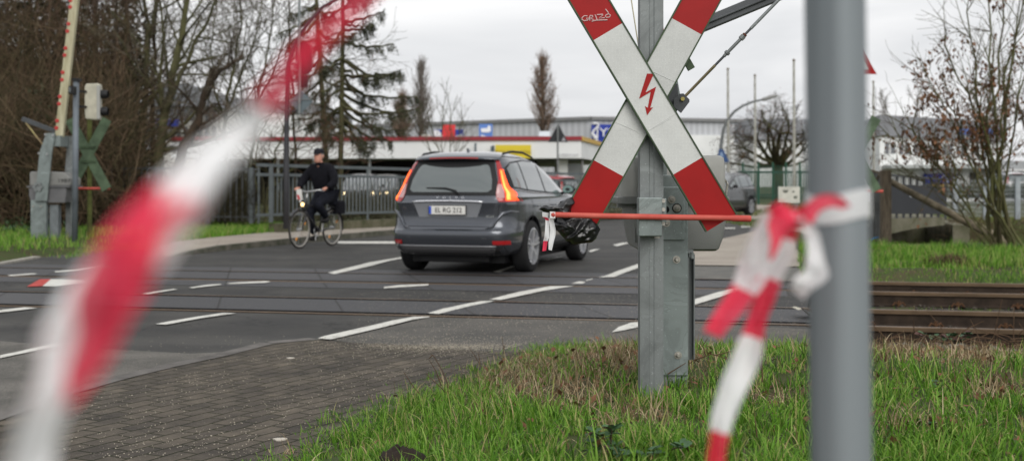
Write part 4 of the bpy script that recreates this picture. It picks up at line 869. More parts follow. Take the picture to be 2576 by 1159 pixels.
        mb.grid(rows_); mb.bar((s * xm, 1.76, 1.105), (s * (xm + .10), 1.74, 1.12), .05, .03); mi = mb.build('wing_mirror', m_blk if paint else m_blk, car, local=True, smooth=True)
        mb = MB(); mb.add([(s * (xm + .13 + math.cos(a) * .088), 1.667, 1.16 + math.sin(a) * .06) for a in [2 * math.pi * q / 16 for q in range(16)]], [tuple(range(16))]); mb.build('mirror_glass', mat('mirror_glass', (.35, .5, .46), .05, .9), mi, local=True)
        if roofrail:
            mb = MB(); rl = [(s * .60, -.42, 1.612), (s * .60, -.30, 1.665), (s * .60, .1, 1.705), (s * .60, .6, 1.70), (s * .60, 1.05, 1.64), (s * .60, 1.15, 1.59)]; mb.tube(rl, [.006, .016, .016, .016, .014, .006], 8); mb.build('roof_rail', m_blk, car, local=True, smooth=True)
    # windscreen, bonnet nose, lamps
    mb = MB(); ws = lerp_tab([(1.12, .74), (1.3, .70), (1.5, .62), (1.55, .58)]); rows_patch(mb, frange(1.13, 1.55, 10), lambda z: -ws(z), lambda z: ws(z), S_front, 14, .006); mb.build('windscreen', m_glass, car, local=True, smooth=True)
    mb = MB(); rows_patch(mb, frange(.52, .84, 4), lambda z: -.40, lambda z: .40, S_front, 10, .008); mb.build('grille', m_blk, car, local=True, smooth=True)
    for s in (-1, 1):
        mb = MB(); rows_patch(mb, frange(.74, .90, 5), lambda z: s * .50, lambda z: s * .84, S_front, 8, .010); hd = mb.build('headlight', m_glass2, car, local=True, smooth=True)
        if heads: mb = MB(); mb.lathe([(0, .01), (.07, .008), (.075, -.02)], (s * .62, front_y(T, .62, .82) + .012, .82), 'Y', 16); mb.build('lit_lens', m_head, hd, local=True)
    if roofrail:
        mb = MB(); mb.prism([(0, 0), (.13, 0), (.03, .055), (.0, .055)], (-.012, -.12, 1.695), (0, 1, 0), (0, 0, 1), (.024, 0, 0)); mb.build('roof_antenna', paint, car, local=True)
    return car
def paintm(name, c, rough=.28, metal=.5): return mat(name, c, rough, metal, coat=1.0, spec=.5)
m_paint = paintm('grey_car_paint', (.082, .089, .104), .26, .75)
YAW = R(18)
build_car('grey_suv', 'dark grey SUV seen from behind with both brake lights glowing, driving over the crossing', 'car', m_paint, (-.60, 17.15, 0), -YAW, plate='EL RG 212', lit=True)
# oncoming grey car behind the housing
q = G(1893, 541); build_car('parked_car', 'oncoming dark grey car half hidden by the near barrier machine', 'car', paintm('graphite_paint', (.030, .032, .036), .4, .4), (q[0] - 1.0, q[1] - .3, 0), R(180 - 33), plate=None, lit=False)
# ------------------------------------------------------------------ cyclist
m_frame = mat('bike_frame_black', (.02, .02, .022), .35, coat=.5); m_spoke = mat('spoke_steel', (.4, .4, .4), .35, .8); m_bt = mat('bike_tyre', (.03, .028, .026), .8); m_rimb = mat('bike_rim', (.34, .32, .29), .45, .5)
m_cloth = mat('black_jacket', (.007, .007, .010), .9, spec=.15, var=.3, vs=12, bump=.6, bs=14); m_trou = mat('dark_trousers', (.010, .011, .017), .9, spec=.15, var=.3, vs=10, bump=.5, bs=14)
m_skin = mat('skin', (.52, .26, .19), .6, var=.12, vs=20); m_hairg = mat('grey_hair', (.22, .2, .18), .9); m_cap = mat('dark_cap', (.012, .012, .016), .85); m_shoe = mat('shoe_black', (.012, .011, .011), .6); m_sil = mat('alloy_silver', (.5, .5, .5), .3, .9)
bl = Vector((-3.62, 24.0, 0)); BS = 1.06                         # rear wheel contact; local +y is forward
fw = Vector((-4.10, 22.86, 0)) - bl; brz = math.atan2(-fw.x, fw.y)
bk_ = thing('bicycle', 'black trekking bicycle with glowing headlamp and rear bag, ridden along the kerb', 'bicycle', bl, brz); bk_.scale = (BS,) * 3
RW = .352; WBk = 1.12; fh = Vector((0, WBk, RW)); rh = Vector((0, 0, RW))
def bwheel(c):
    mb = MB(); prof = [(RW - .035 + .018 * math.sin(a), .018 * math.cos(a)) for a in [k * math.pi / 6 for k in range(13)]]
    prof = [(RW - .018 + .018 * math.cos(k * math.pi / 6), .018 * math.sin(k * math.pi / 6)) for k in range(13)]
    mb.lathe(prof, c, 'X', 48); wv = mb.build('wheel', m_bt, bk_, local=True, smooth=True)
    mb = MB(); mb.lathe([(RW - .034, -.012), (RW - .034, .012), (RW - .052, .008), (RW - .052, -.008), (RW - .034, -.012)], c, 'X', 48); mb.build('rim', m_rimb, wv, local=True)
    mb = MB()
    for k in range(28): a = k * 2 * math.pi / 28; sx = .03 if k % 2 else -.03; mb.tube([(sx, c[1] + .02 * math.cos(a + .8), c[2] + .02 * math.sin(a + .8)), (0, c[1] + (RW - .05) * math.cos(a), c[2] + (RW - .05) * math.sin(a))], .0014, 4)
    o = mb.build('spokes', m_spoke, wv, local=True); o['kind'] = 'stuff'
    mb = MB(); mb.lathe([(0, -.05), (.02, -.05), (.02, .05), (0, .05)], c, 'X', 12); mb.build('hub', m_sil, wv, local=True)
    for k, a in enumerate((R(-60), R(150))): mb = MB().box((0, c[1] + math.cos(a) * .2, c[2] + math.sin(a) * .2), (.012, .05, .03), rot=Matrix.Rotation(a, 3, 'X')); mb.build('spoke_reflector', mat('amber_reflector', (.75, .28, .02), .4), wv, local=True)
    return wv
bwheel((0, WBk, RW)); bwheel((0, 0, RW))
bb = Vector((0, .46, .29)); st = Vector((0, .30, .80)); hd_t = Vector((0, .90, .86)); hd_b = Vector((0, .955, .66))
mb = MB()
for a, b_, r_ in ((bb, st, .017), (bb, hd_b + Vector((0, 0, .02)), .022), (st - Vector((0, -.01, .12)), hd_t - Vector((0, -.01, .05)), .018), (hd_b, hd_t, .02)): mb.tube([a, b_], r_, 10)
for s in (-1, 1):
    mb.tube([bb + Vector((s * .03, 0, 0)), rh + Vector((s * .065, 0, 0))], .011, 8); mb.tube([st + Vector((s * .015, 0, -.1)), rh + Vector((s * .065, 0, 0))], .009, 8)
    mb.tube([hd_b + Vector((s * .05, 0, -.02)), fh + Vector((s * .055, 0, 0))], .013, 8)
mb.tube([hd_b + Vector((-.05, 0, -.01)), hd_b + Vector((.05, 0, -.01))], .014, 8)
mb.build('frame', m_frame, bk_, local=True, smooth=True)
mb = MB(); mb.tube([hd_t, hd_t + Vector((0, -.04, .16))], .014, 8); c0 = hd_t + Vector((0, -.04, .17))
mb.tube([c0 + Vector((s, y, z)) for s, y, z in ((-.31, -.16, .03), (-.24, -.06, .035), (-.1, .01, .01), (0, .02, 0), (.1, .01, .01), (.24, -.06, .035), (.31, -.16, .03))], .012, 8); hb = mb.build('handlebar', m_sil, bk_, local=True, smooth=True)
for s in (-1, 1):
    mb = MB(); mb.tube([c0 + Vector((s * .265, -.095, .033)), c0 + Vector((s * .325, -.185, .03))], .017, 10); mb.build('grip', m_shoe, hb, local=True)
    mb = MB(); mb.tube([c0 + Vector((s * .20, -.03, .03)), c0 + Vector((s * .26, -.02, .02)), c0 + Vector((s * .31, -.10, .01))], .006, 6); mb.build('brake_lever', m_sil, hb, local=True)
mb = MB(); mb.tube([st, Vector((0, .27, .93))], .014, 8); mb.build('seat_post', m_sil, bk_, local=True)
mb = MB(); rows_ = []
for y, w_, h_ in ((.12, .02, .02), (.14, .09, .035), (.22, .105, .04), (.32, .06, .035), (.42, .025, .025), (.45, .008, .01)): rows_.append([(math.cos(a) * w_, y, .955 + math.sin(a) * h_) for a in [2 * math.pi * k / 14 for k in range(15)]])
mb.grid(rows_); mb.build('saddle', m_shoe, bk_, local=True, smooth=True)
for c, a0, a1 in ((rh, 20, 190), (fh, 40, 165)):
    mb = MB(); rows_ = []
    for k in range(15):
        a = R(a0 + (a1 - a0) * k / 14); rows_.append([(x, c.y + math.cos(a) * (RW + .03 - abs(x) * .3), c.z + math.sin(a) * (RW + .03 - abs(x) * .3)) for x in (-.028, -.014, 0, .014, .028)])
    mb.grid(rows_); mb.build('mudguard', m_frame, bk_, local=True, smooth=True)
mb = MB(); mb.tube([(.06, -.02, .72), (.06, -.36, .72), (-.06, -.36, .72), (-.06, -.02, .72), (-.06, .2, .76)], .006, 6); mb.tube([(.06, .2, .76), (.06, -.02, .72)], .006, 6)
for s in (-1, 1): mb.tube([(s * .06, -.3, .72), (s * .065, 0, RW)], .006, 6)
mb.build('pannier_rack', m_frame, bk_, local=True)
mb = MB(); rows_ = []
for z, k_ in ((.60, .8), (.62, 1), (.74, 1.04), (.83, 1), (.86, .8)): rows_.append([(math.copysign(abs(math.cos(a)) ** .5, math.cos(a)) * .12 * k_, -.18 + math.copysign(abs(math.sin(a)) ** .5, math.sin(a)) * .16 * k_, z) for a in [2 * math.pi * q / 20 for q in range(21)]])
mb.grid(rows_); n = 21; mb.f.append(tuple(range(20))); mb.m.append(0); mb.f.append(tuple(84 + q for q in range(20))); mb.m.append(0); mb.build('rear_bag', m_cloth, bk_, local=True, smooth=False)
mb = MB(); mb.lathe([(0, 0), (.05, 0), (.05, .012), (0, .012)], (0, 0, 0), 'X', 24); 
mb = MB(); mb.lathe([(.07, -.006), (.095, -.006), (.095, .006), (.07, .006), (.07, -.006)], (bb.x + .05, bb.y, bb.z), 'X', 28); mb.tube([(.06, bb.y, bb.z), (.06, bb.y + .03, bb.z - .165)], .01, 8); mb.tube([(-.06, bb.y, bb.z), (-.06, bb.y - .03, bb.z + .165)], .01, 8); mb.tube([(-.06, bb.y, bb.z), (.06, bb.y, bb.z)], .014, 8)
cr_ = mb.build('crank', m_sil, bk_, local=True)
for s, o_ in ((1, Vector((.11, bb.y + .03, bb.z - .165))), (-1, Vector((-.11, bb.y - .03, bb.z + .165)))): MB().box(o_, (.10, .07, .02)).build('pedal', m_shoe, cr_, local=True)
mb = MB(); mb.lathe([(0, -.09), (.03, -.08), (.045, -.01), (.045, .012), (.038, .012)], (0, 1.01, .80), 'Y', 18); hl = mb.build('headlamp', m_frame, bk_, local=True, smooth=True)
mb = MB(); mb.lathe([(0, .002), (.037, .0)], (0, 1.023, .80), 'Y', 16); mb.build('lit_lens', mat('bike_lamp_lit', (1, .8, .4), .3, emit=(1, .62, .24), es=2.2), hl, local=True)
mb = MB(); mb.lathe([(0, 0), (.022, 0), (.022, .01), (0, .012)], (.06, 1.0, .86), 'Y', 14); mb.build('white_reflector', m_plate_w, hl, local=True)
# ---- rider: one skinned body
def skin_body(name, pts, edges, rads, m_, parent, sub=2, root=0):
    me = bpy.data.meshes.new(name); me.from_pydata(pts, edges, []); o = bpy.data.objects.new(name, me); COL.objects.link(o)
    sk = o.modifiers.new('s', 'SKIN'); sk.use_smooth_shade = True; sb = o.modifiers.new('u', 'SUBSURF'); sb.levels = sub; sb.render_levels = sub
    for i, r_ in enumerate(rads): me.skin_vertices[0].data[i].radius = (r_, r_) if not isinstance(r_, tuple) else r_
    me.skin_vertices[0].data[root].use_root = True
    bpy.context.view_layer.update(); m2 = bpy.data.meshes.new_from_object(o.evaluated_get(bpy.context.evaluated_depsgraph_get())); m2.name = name
    bpy.data.objects.remove(o); m2.materials.clear(); m2.materials.append(m_); o = bpy.data.objects.new(name, m2); COL.objects.link(o); o.parent = parent
    m2.polygons.foreach_set('use_smooth', [True] * len(m2.polygons)); return o
per = thing('person', 'man in black jacket, dark trousers and peaked cap riding the bicycle towards the viewer', 'person', bl, brz); per.scale = (BS,) * 3
V = Vector; hip = V((0, .24, 1.02)); ch = V((0, .34, 1.28)); sh = V((0, .39, 1.46)); nk = V((0, .42, 1.54)); 
gl = c0 + V((-.30, -.14, .05)); gr = c0 + V((.30, -.14, .05))          # grips
pts = [hip, V((0, .28, 1.14)), ch, sh, nk]; ed = [(0, 1), (1, 2), (2, 3), (3, 4)]; rd = [(.225, .18), (.24, .20), (.24, .19), (.18, .14), (.085, .085)]
for s, g_ in ((-1, gl), (1, gr)):
    b0 = len(pts); elbow = V((s * .36, .50, 1.20)); wr_ = g_ + V((s * .0, -.06, .02))
    pts += [V((s * .18, .38, 1.45)), V((s * .30, .42, 1.32)), elbow, (elbow + wr_) / 2, wr_]; ed += [(3, b0), (b0, b0 + 1), (b0 + 1, b0 + 2), (b0 + 2, b0 + 3), (b0 + 3, b0 + 4)]; rd += [.11, .095, .082, .07, .055]
body = skin_body('jacket', pts, ed, rd, m_cloth, per)
bodyp = body
# trousers
pts = [V((0, .22, .99))]; ed = []; rd = [(.18, .15)]
for s, ped in ((1, V((.11, bb.y + .03, bb.z - .165))), (-1, V((-.11, bb.y - .03, bb.z + .165)))):
    ank = ped + V((0, -.05, .10)); knee = V((s * .13, .60 if s > 0 else .72, .60 if s > 0 else .80)); b0 = len(pts)
    pts += [V((s * .10, .26, .95)), (V((s * .10, .26, .95)) + knee) / 2, knee, (knee + ank) / 2, ank]; ed += [(0, b0), (b0, b0 + 1), (b0 + 1, b0 + 2), (b0 + 2, b0 + 3), (b0 + 3, b0 + 4)]; rd += [.13, .115, .095, .082, .065]
skin_body('trousers', pts, ed, rd, m_trou, per)
for s, ped in ((1, V((.11, bb.y + .03, bb.z - .165))), (-1, V((-.11, bb.y - .03, bb.z + .165)))):
    skin_body('shoe', [ped + V((0, -.12, .045)), ped + V((0, -.03, .05)), ped + V((0, .07, .035)), ped + V((0, .14, .028))], [(0, 1), (1, 2), (2, 3)], [(.035, .035), (.045, .045), (.042, .03), (.028, .02)], m_shoe, per)
# head, neck and hands as one skin surface each
hc = V((0, .47, 1.685)); mb = MB(); rows_ = []
HP = [(-.125, .030, .035, .030), (-.115, .052, .055, .035), (-.09, .064, .075, .030), (-.05, .071, .088, .018), (-.01, .076, .094, .008), (.03, .079, .096, 0), (.07, .078, .096, -.004), (.10, .070, .085, -.006), (.125, .048, .06, -.008), (.137, .015, .02, -.008)]
for dz_, wx, wy, oy in HP: rows_.append([(hc.x + math.cos(a) * wx, hc.y + oy + math.sin(a) * wy, hc.z + dz_) for a in [2 * math.pi * k / 20 for k in range(21)]])
rows_[0] = [(hc.x + (p[0] - hc.x) * .2, p[1], p[2]) for p in rows_[0]]
mb.grid(rows_); hx, hy, hz = hc
mb.tube([(0, hy - .03, hz - .20), (0, hy - .01, hz - .08)], [.06, .058], 14)
mb.tube([(0, hy + .088, hz + .02), (0, hy + .108, hz - .012), (0, hy + .113, hz - .026), (0, hy + .092, hz - .036)], [.010, .014, .017, .010], 10)      # nose
for s in (-1, 1): mb.tube([(s * .076, hy - .005, hz + .025), (s * .086, hy - .012, hz + .01), (s * .079, hy - .005, hz - .03)], [.012, .017, .009], 8)
head = mb.build('head', m_skin, per, local=True, smooth=True)
mb = MB(); mb.tube([(-.027, hy + .098, hz - .062), (0, hy + .106, hz - .060), (.027, hy + .098, hz - .062)], [.003, .006, .003], 8); mb.build('mouth', mat('lips', (.36, .12, .10), .6), head, local=True)
for s in (-1, 1):
    mb = MB(); mb.lathe([(0, -.008), (.009, -.005), (.011, 0), (.009, .005), (0, .008)], (s * .03, hy + .088, hz + .018), 'Y', 10); mb.build('eye', mat('eye_dark', (.04, .03, .03), .3), head, local=True)
    mb = MB(); mb.tube([(s * .015, hy + .095, hz + .035), (s * .045, hy + .085, hz + .038)], .005, 6); mb.build('eyebrow', m_hairg, head, local=True)
mb = MB(); rows_ = []
for dz_, wx, wy, oy in ((-.03, .077, .09, -.015), (.02, .083, .098, -.012), (.06, .083, .10, -.012)): rows_.append([(math.cos(a) * wx, hy + oy + math.sin(a) * wy, hz + dz_) for a in [R(150 + 240 * k / 16) for k in range(17)]])
mb.grid(rows_); mb.build('hair', m_hairg, head, local=True, smooth=True)
mb = MB(); rows_ = []
for dz_, k_ in ((.052, 1.0), (.09, 1.03), (.12, .95), (.143, .72), (.152, .35), (.154, .03)): rows_.append([(math.cos(a) * .088 * k_, hy - .003 + math.sin(a) * .107 * k_, hz + dz_) for a in [2 * math.pi * q / 20 for q in range(21)]])
mb.grid(rows_); rows_ = []
for f in (0, .5, 1): rows_.append([(math.sin(a) * (.078 - .01 * f), hy + .085 * math.cos(a) + .01 + f * .075 * math.cos(a), hz + .062 - f * .022) for a in [R(-70 + 140 * k / 10) for k in range(11)]])
mb.grid(rows_); mb.build('cap', m_cap, head, local=True, smooth=True)
for s, g_ in ((-1, gl), (1, gr)):
    w0 = g_ + V((0, -.05, .02)); pm_ = g_ + V((0, -.01, .018)); pts = [w0, pm_, g_ + V((0, .03, .012))]; ed = [(0, 1), (1, 2)]; rd = [(.026, .022), (.036, .02), (.034, .017)]
    for k, (dx, ln) in enumerate(((-.030, .9), (-.010, 1), (.010, .97), (.030, .8))):
        b0 = len(pts); e = g_ + V((dx, .03, .012)); pts += [e + V((0, .012, -.004)), e + V((0, .030 * ln, -.022)), e + V((0, .016, -.045 * ln))]; ed += [(2, b0), (b0, b0 + 1), (b0 + 1, b0 + 2)]; rd += [.0095, .009, .008]
    b0 = len(pts); pts += [pm_ + V((-s * .035, .01, -.004)), pm_ + V((-s * .045, .035, -.02))]; ed += [(1, b0), (b0, b0 + 1)]; rd += [.011, .009]
    skin_body('hand', pts, ed, rd, m_skin, per, 2)
cl = MB(); rows_ = []
for z, k_ in ((1.50, 1.0), (1.545, 1.05), (1.565, .95)): rows_.append([(math.cos(a) * .085 * k_, .43 + math.sin(a) * .08 * k_, z + .01 * math.sin(a)) for a in [2 * math.pi * q / 16 for q in range(17)]])
cl.grid(rows_); cl.build('collar', m_cloth, per, local=True, smooth=True)
mb = MB(); mb.prism([(-.05, 0), (.05, .01), (.055, .19), (-.02, .20)], (.10, .93, .88), (1, 0, 0), (0, 0, 1), (0, .05, 0)); sb_ = mb.build('paper_bag', [m_plate_w], None, local=True)
sb_.location = bl; sb_.rotation_euler = (0, 0, brz); sb_.scale = (BS,) * 3; tag(sb_, 'small white and red paper bag hanging from the bicycle handlebar', 'bag')
mb = MB(); mb.prism([(-.03, .0), (.02, .0), (.045, .09), (-.0, .08)], (.10, .983, .89), (1, 0, 0), (0, 0, 1), (0, .004, 0)); mb.build('red_print', mat('red_print', (.45, .03, .04), .6), sb_, local=True)
# ------------------------------------------------------------------ left barrier machine, signal, crosses
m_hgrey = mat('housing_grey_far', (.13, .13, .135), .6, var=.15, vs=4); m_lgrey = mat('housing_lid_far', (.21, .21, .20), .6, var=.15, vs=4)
DLM = 23.5; k_ = DLM / F_PX
def Lp(u, v, dy=0.0): return Vector(P(u, v, DLM)) + Vector((0, dy, 0))
def Lbox(mb, u0, u1, v0, v1, dy, th, m=0): a, b_ = Lp(u0, v0), Lp(u1, v1); mb.box(((a.x + b_.x) / 2, DLM + dy + th / 2, (a.z + b_.z) / 2), (abs(b_.x - a.x), th, abs(a.z - b_.z)), 0, m); return mb
lm = thing('barrier_machine', 'far grey barrier machine with cream boom raised beside the brown thicket', 'barrier machine', Lp(120, 618), group='level crossing barrier machines')
for us, dy in (((76.5, 110, 147, 155), -.02), ((150, 168, 147, 152), .5)):
    pass
mb = MB(); Lbox(mb, 77, 110, 503, 612, 0, .03); Lbox(mb, 110, 116, 503, 616, .0, .12); mb.build('leg_plate', m_galv2, lm, bevel=.004)
for u, v in ((84, 519), (103, 519), (83, 597), (102, 598)): mb = MB(); mb.lathe([(0, -.02), (.018, -.02), (.018, 0)], Lp(u, v), 'Y', 6); mb.build('bolt', m_bolt, lm)
mb = MB(); Lbox(mb, 117, 139, 515, 617, .15, .16); mb.build('pedestal', galv('pedestal_steel', (.18, .20, .21), 8, .15), lm, bevel=.004)
mb = MB(); Lbox(mb, 141, 160, 508, 608, .5, .03); Lbox(mb, 160, 168, 503, 608, .38, .14); mb.build('leg_plate', m_galv, lm)
def Lprism(mb, poly, dy, th, m=0): mb.prism([(Lp(u, v).x, Lp(u, v).z) for u, v in poly], (0, DLM + dy, 0), (1, 0, 0), (0, 0, 1), (0, th, 0), m); return mb
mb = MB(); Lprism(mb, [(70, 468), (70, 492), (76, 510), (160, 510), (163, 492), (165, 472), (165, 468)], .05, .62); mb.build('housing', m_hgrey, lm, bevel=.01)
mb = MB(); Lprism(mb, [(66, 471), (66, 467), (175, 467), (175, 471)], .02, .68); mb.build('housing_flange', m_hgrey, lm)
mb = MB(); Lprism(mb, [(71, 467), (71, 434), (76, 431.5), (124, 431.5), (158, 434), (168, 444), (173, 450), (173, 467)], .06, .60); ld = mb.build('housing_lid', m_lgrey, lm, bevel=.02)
text_mesh('1987', .10, 'number_lettering', m_ink, ld, Lp(158, 455, .055) - world_loc(ld), Matrix.Rotation(R(90), 3, 'X'), sx=1.3)
def armp(mb, pts, dy, w_, th):
    for a, b_ in zip(pts[:-1], pts[1:]): mb.bar(Lp(*a, dy), Lp(*b_, dy), th, w_, up=(0, 1, 0)) if False else Lprism(mb, [(a[0], a[1]), (a[2], a[1]), (b_[2], b_[1]), (b_[0], b_[1])], dy, th)
mb = MB(); armp(mb, [(121, 335, 141), (102, 385, 132), (92, 505, 122)][0:0] or [(119, 335, 142), (102, 385, 133), (91, 505, 121)], -.06, 0, .035); mb.build('swing_arm', m_galv2, lm)
mb = MB(); armp(mb, [(146, 340, 164), (146, 380, 168), (141, 440, 165)], .45, 0, .035); mb.build('swing_arm', m_galv, lm)
mb = MB(); Lbox(mb, 133, 152, 341, 368, .0, .45); mb.build('cross_beam', m_galv2, lm)
for u, v in ((118, 339), (137, 341), (102, 386), (122, 388)): mb = MB(); mb.lathe([(0, -.03), (.018, -.03), (.018, 0)], Lp(u, v, -.06), 'Y', 8); mb.build('bolt', m_sil, lm)
mb = MB(); 
for k in range(6): a = k * math.pi / 3; q = Lp(99, 470, -.075); mb.lathe([(0, -.02), (.035, -.02), (.035, 0)], (q.x + .07 * math.cos(a), q.y, q.z + .07 * math.sin(a)), 'Y', 8)
mb.lathe([(0, -.01), (.06, -.01), (.06, 0)], Lp(99, 470, -.06), 'Y', 16); mb.build('hub_flange', m_galv, lm)
m_cr2 = mat('boom_cream_far', (.50, .47, .33), .65, var=.25, vs=3, stretch=(5, 5, .6), col2=(.33, .30, .19))
mb = MB(); bt = [(142.5, 343), (181, 0), (181 + 26, -235)]
for a, b_ in zip(bt[:-1], bt[1:]): mb.bar(Lp(*a, .15), Lp(*b_, .15), .10, .155, up=(1, 0, .1))
bo = mb.build('boom', m_cr2, lm)
m_dot = mat('red_reflector', (.42, .03, .025), .3, coat=.6)
for u, v in ((172.5, 0), (172, 16.5), (167.5, 59), (165, 77.5), (160, 120), (158, 138), (153, 181.5), (151, 200), (145.5, 242.5), (143.5, 260.5), (139, 303.5), (137, 321.5), (178, -42), (180, -60)):
    mb = MB(); q = Lp(u, v, .098); mb.lathe([(0, -.012), (.034, -.010), (.040, 0)], q, 'Y', 16); mb.build('reflector', m_dot, bo)
mb = MB(); mb.bar(Lp(133, 332, .3), Lp(41, 297, .3), .08, .085, m=0); mb.build('counterweight_bar', m_dgrey, lm)
mb = MB(); mb.tube([Lp(102, 374, .28), Lp(68, 330, .28), Lp(50, 307, .28)], .017, 8); mb.build('stay_rod', mat('brass_rod', (.3, .26, .12), .45, .6, col2=(.14, .1, .06), vs=3), lm)
# signal post
sp_ = thing('signal_post', 'slim grey post with black camera and cream signal head, behind the far barrier machine', 'signal post', Lp(201, 610, -.3))
mb = MB(); a = Lp(201.5, 617, -.3); b_ = Lp(206, 207, -.3); mb.tube([a, b_], .056, 16, 0); mb.build('pole', galv('post_blue_grey', (.13, .15, .17), 5, .12, .6, .2), sp_, smooth=True)
mb = MB(); Lbox(mb, 198, 216, 201, 208, -.37, .14); mb.build('cap', m_blk, sp_)
mb = MB(); Lbox(mb, 195, 209, 222, 241, -.50, .16); cm = mb.build('camera_box', m_blk, sp_, bevel=.01)
mb = MB(); Lbox(mb, 197, 202, 225, 237, -.515, .01); mb.build('lens', m_glass, cm)
m_crm = mat('signal_cream', (.47, .45, .36), .6, var=.18, vs=4)
mb = MB(); Lprism(mb, [(219, 300), (217, 285), (217, 220), (220, 212), (248, 211), (256, 214), (257, 222), (256, 295), (254, 303)], -.1, .12); sh_ = mb.build('signal_head', m_crm, sp_, bevel=.02)
mb = MB(); Lbox(mb, 249, 257, 216, 300, -.13, .06); mb.build('signal_rim', mat('rim_grey', (.33, .33, .31), .6), sh_)
for v0 in (238, 281):
    mb = MB(); q = Lp(258, v0, -.05); mb.lathe([(.085, 0), (.085, .09), (.07, .13)], (q.x, q.y, q.z), 'X', 16); mb.lathe([(0, .02), (.085, .02)], (q.x, q.y, q.z), 'X', 16); mb.build('lamp_visor', m_blk, sh_, smooth=True)
for v_ in (232, 270): MB().bar(Lp(206, v_, -.25), Lp(222, v_, -.1), .04, .04).build('bracket', m_blk, sp_)
def green_cross(label, cu, cv, dist, half_h, ang, wid, red, asp=1.0, post=True, postcol=None):
    b_ = Vector(P(cu, cv, dist)); t_ = thing('crossing_sign', label, 'railway sign', (b_.x, dist, height(b_.x, dist)), group='green backs of St Andrew crosses')
    L_ = half_h / math.sin(R(ang))
    for s in (-1, 1):
        dx, dz = math.cos(R(ang)) * s * asp, math.sin(R(ang)); n = Vector((dx * L_, dz * L_)) * dist / F_PX
        mb = MB(); mb.bar(b_ - Vector((n.x, -.01 * s, n.y)), b_ + Vector((n.x, .01 * s, n.y)), wid * dist / F_PX, .015, up=(0, 1, 0)); mb.build('sign_arm', m_green_d, t_)
    for dv in (-18, 18): MB().box(P(cu, cv + dv, dist - .03), (.3 * asp, .03, .045)).build('bracket', m_signback, t_)
    mb = MB(); mb.tube([P(red[0], red[2], dist + .03), P(red[1], red[2], dist + .03)], .025, 8); mb.build('red_rod', m_rod, t_)
    if post: mb = MB(); mb.tube([(b_.x, dist + .08, height(b_.x, dist) - .2), (b_.x, dist + .08, b_.z + .75)], .05, 12); mb.build('post', postcol or m_galv, t_)
    return t_
green_cross('green back of a St Andrew cross half hidden by the slim signal post', 222, 388, 24.6, 88, 62, 25, (165, 276, 474), 1.0, True, mat('mossy_wood_post', (.09, .10, .03), .9, var=.4))
g2 = green_cross('green back of a St Andrew cross peeping out behind the foreground post', 2152, 388, 21.0, 92, 60, 26, (2110, 2221, 481), 1.0)
wt = thing('warning_sign', 'red bordered triangular warning sign just right of the foreground post', 'road sign', (P(2150, 187, 27)[0], 27, height(P(2150, 187, 27)[0], 27)))
mb = MB(); q = [Vector(P(u, v, 27)) for u, v in ((2094, 187), (2206, 187), (2150, 92))]; c = sum(q, Vector()) / 3; qi = [c + (p - c) * .62 for p in q]
mb.add(q + qi, [(0, 1, 4, 3), (1, 2, 5, 4), (2, 0, 3, 5)], 0); mb.add([p + Vector((0, .002, 0)) for p in qi], [(0, 1, 2)], 1); mb.add([p + Vector((0, .01, 0)) for p in q], [(0, 2, 1)], 2)
mb.build('sign_plate', [m_signred, m_signwhite, m_galv], wt, fix=False)
mb = MB(); mb.tube([(c.x, 27.05, -.2), (c.x, 27.05, q[2].z)], .035, 10); mb.build('pole', m_galv, wt)
# ------------------------------------------------------------------ left railings
m_rail1 = mat('fence_dark_grey', (.065, .068, .072), .6, var=.2, vs=3); m_rail2 = mat('railing_grey', (.10, .115, .12), .55, var=.15, vs=3)
D1 = 30.0
f1 = thing('metal_fence', 'dark grey bar fence behind the grass verge on the left, ending at the lamp post', 'fence', P(460, 556, D1))
mb = MB(); mb.bar(P(258, 423, D1), P(654, 426, D1), .04, .05); mb.bar(P(258, 542, D1), P(654, 546, D1), .03, .04); mb.build('rail', m_rail1, f1)
mb = MB()
for i in range(26): u = 267 + i * 14.9; mb.bar(P(u, 424, D1), P(u, 556, D1), .032, .025)
pk = mb.build('bars', m_rail1, f1); pk['kind'] = 'stuff'
for u in (251, 395, 523, 632, 651): mb = MB(); mb.bar(P(u, 421, D1 - .03), P(u, 562, D1 - .03), .09 if u != 651 else .045, .06); mb.build('post', m_rail2 if u > 600 else m_rail1, f1)
def dr(u): return 1.3 * 3000 / (140 - .056 * (u - 682))
f2 = thing('bridge_railing', 'long grey bridge railing with a handrail and close thin bars behind the cyclist', 'railing', P(925, 550, dr(925)))
tv = lambda u: 415 + .0285 * (u - 654); bv = lambda u: 555 - .028 * (u - 682)
for nm_, off, w_ in (('handrail', 0, .075), ('rail', 22, .07), ('rail', -1000, .06)):
    mb = MB(); us = [646, 800, 1003, 1300, 1578]
    for a, b_ in zip(us[:-1], us[1:]):
        va, vb = (tv(a) + off * (30 / dr(a)), tv(b_) + off * (30 / dr(b_))) if off > -500 else (bv(a) - 14 * 30 / dr(a), bv(b_) - 14 * 30 / dr(b_))
        mb.bar(P(a, va, dr(a)), P(b_, vb, dr(b_)), .05, w_)
    mb.build(nm_, m_rail2, f2)
mb = MB(); u = 688.0
while u < 1575:
    d_ = dr(u); mb.bar(P(u, tv(u) + 20 * 30 / d_, d_ + .02), P(u, bv(u) - 14 * 30 / d_, d_ + .02), .034, .02); u += .092 * 3000 / d_
pk = mb.build('bars', m_rail2, f2); pk['kind'] = 'stuff'
for u in (682, 925, 1160, 1370, 1570): mb = MB(); d_ = dr(u); mb.bar(P(u, tv(u), d_ - .03), P(u, bv(u) + 4, d_ - .03), .09 if u == 682 else .05, .07); mb.build('post', m_rail2, f2)
mb = MB(); us = [690, 853, 1003, 1300, 1578]
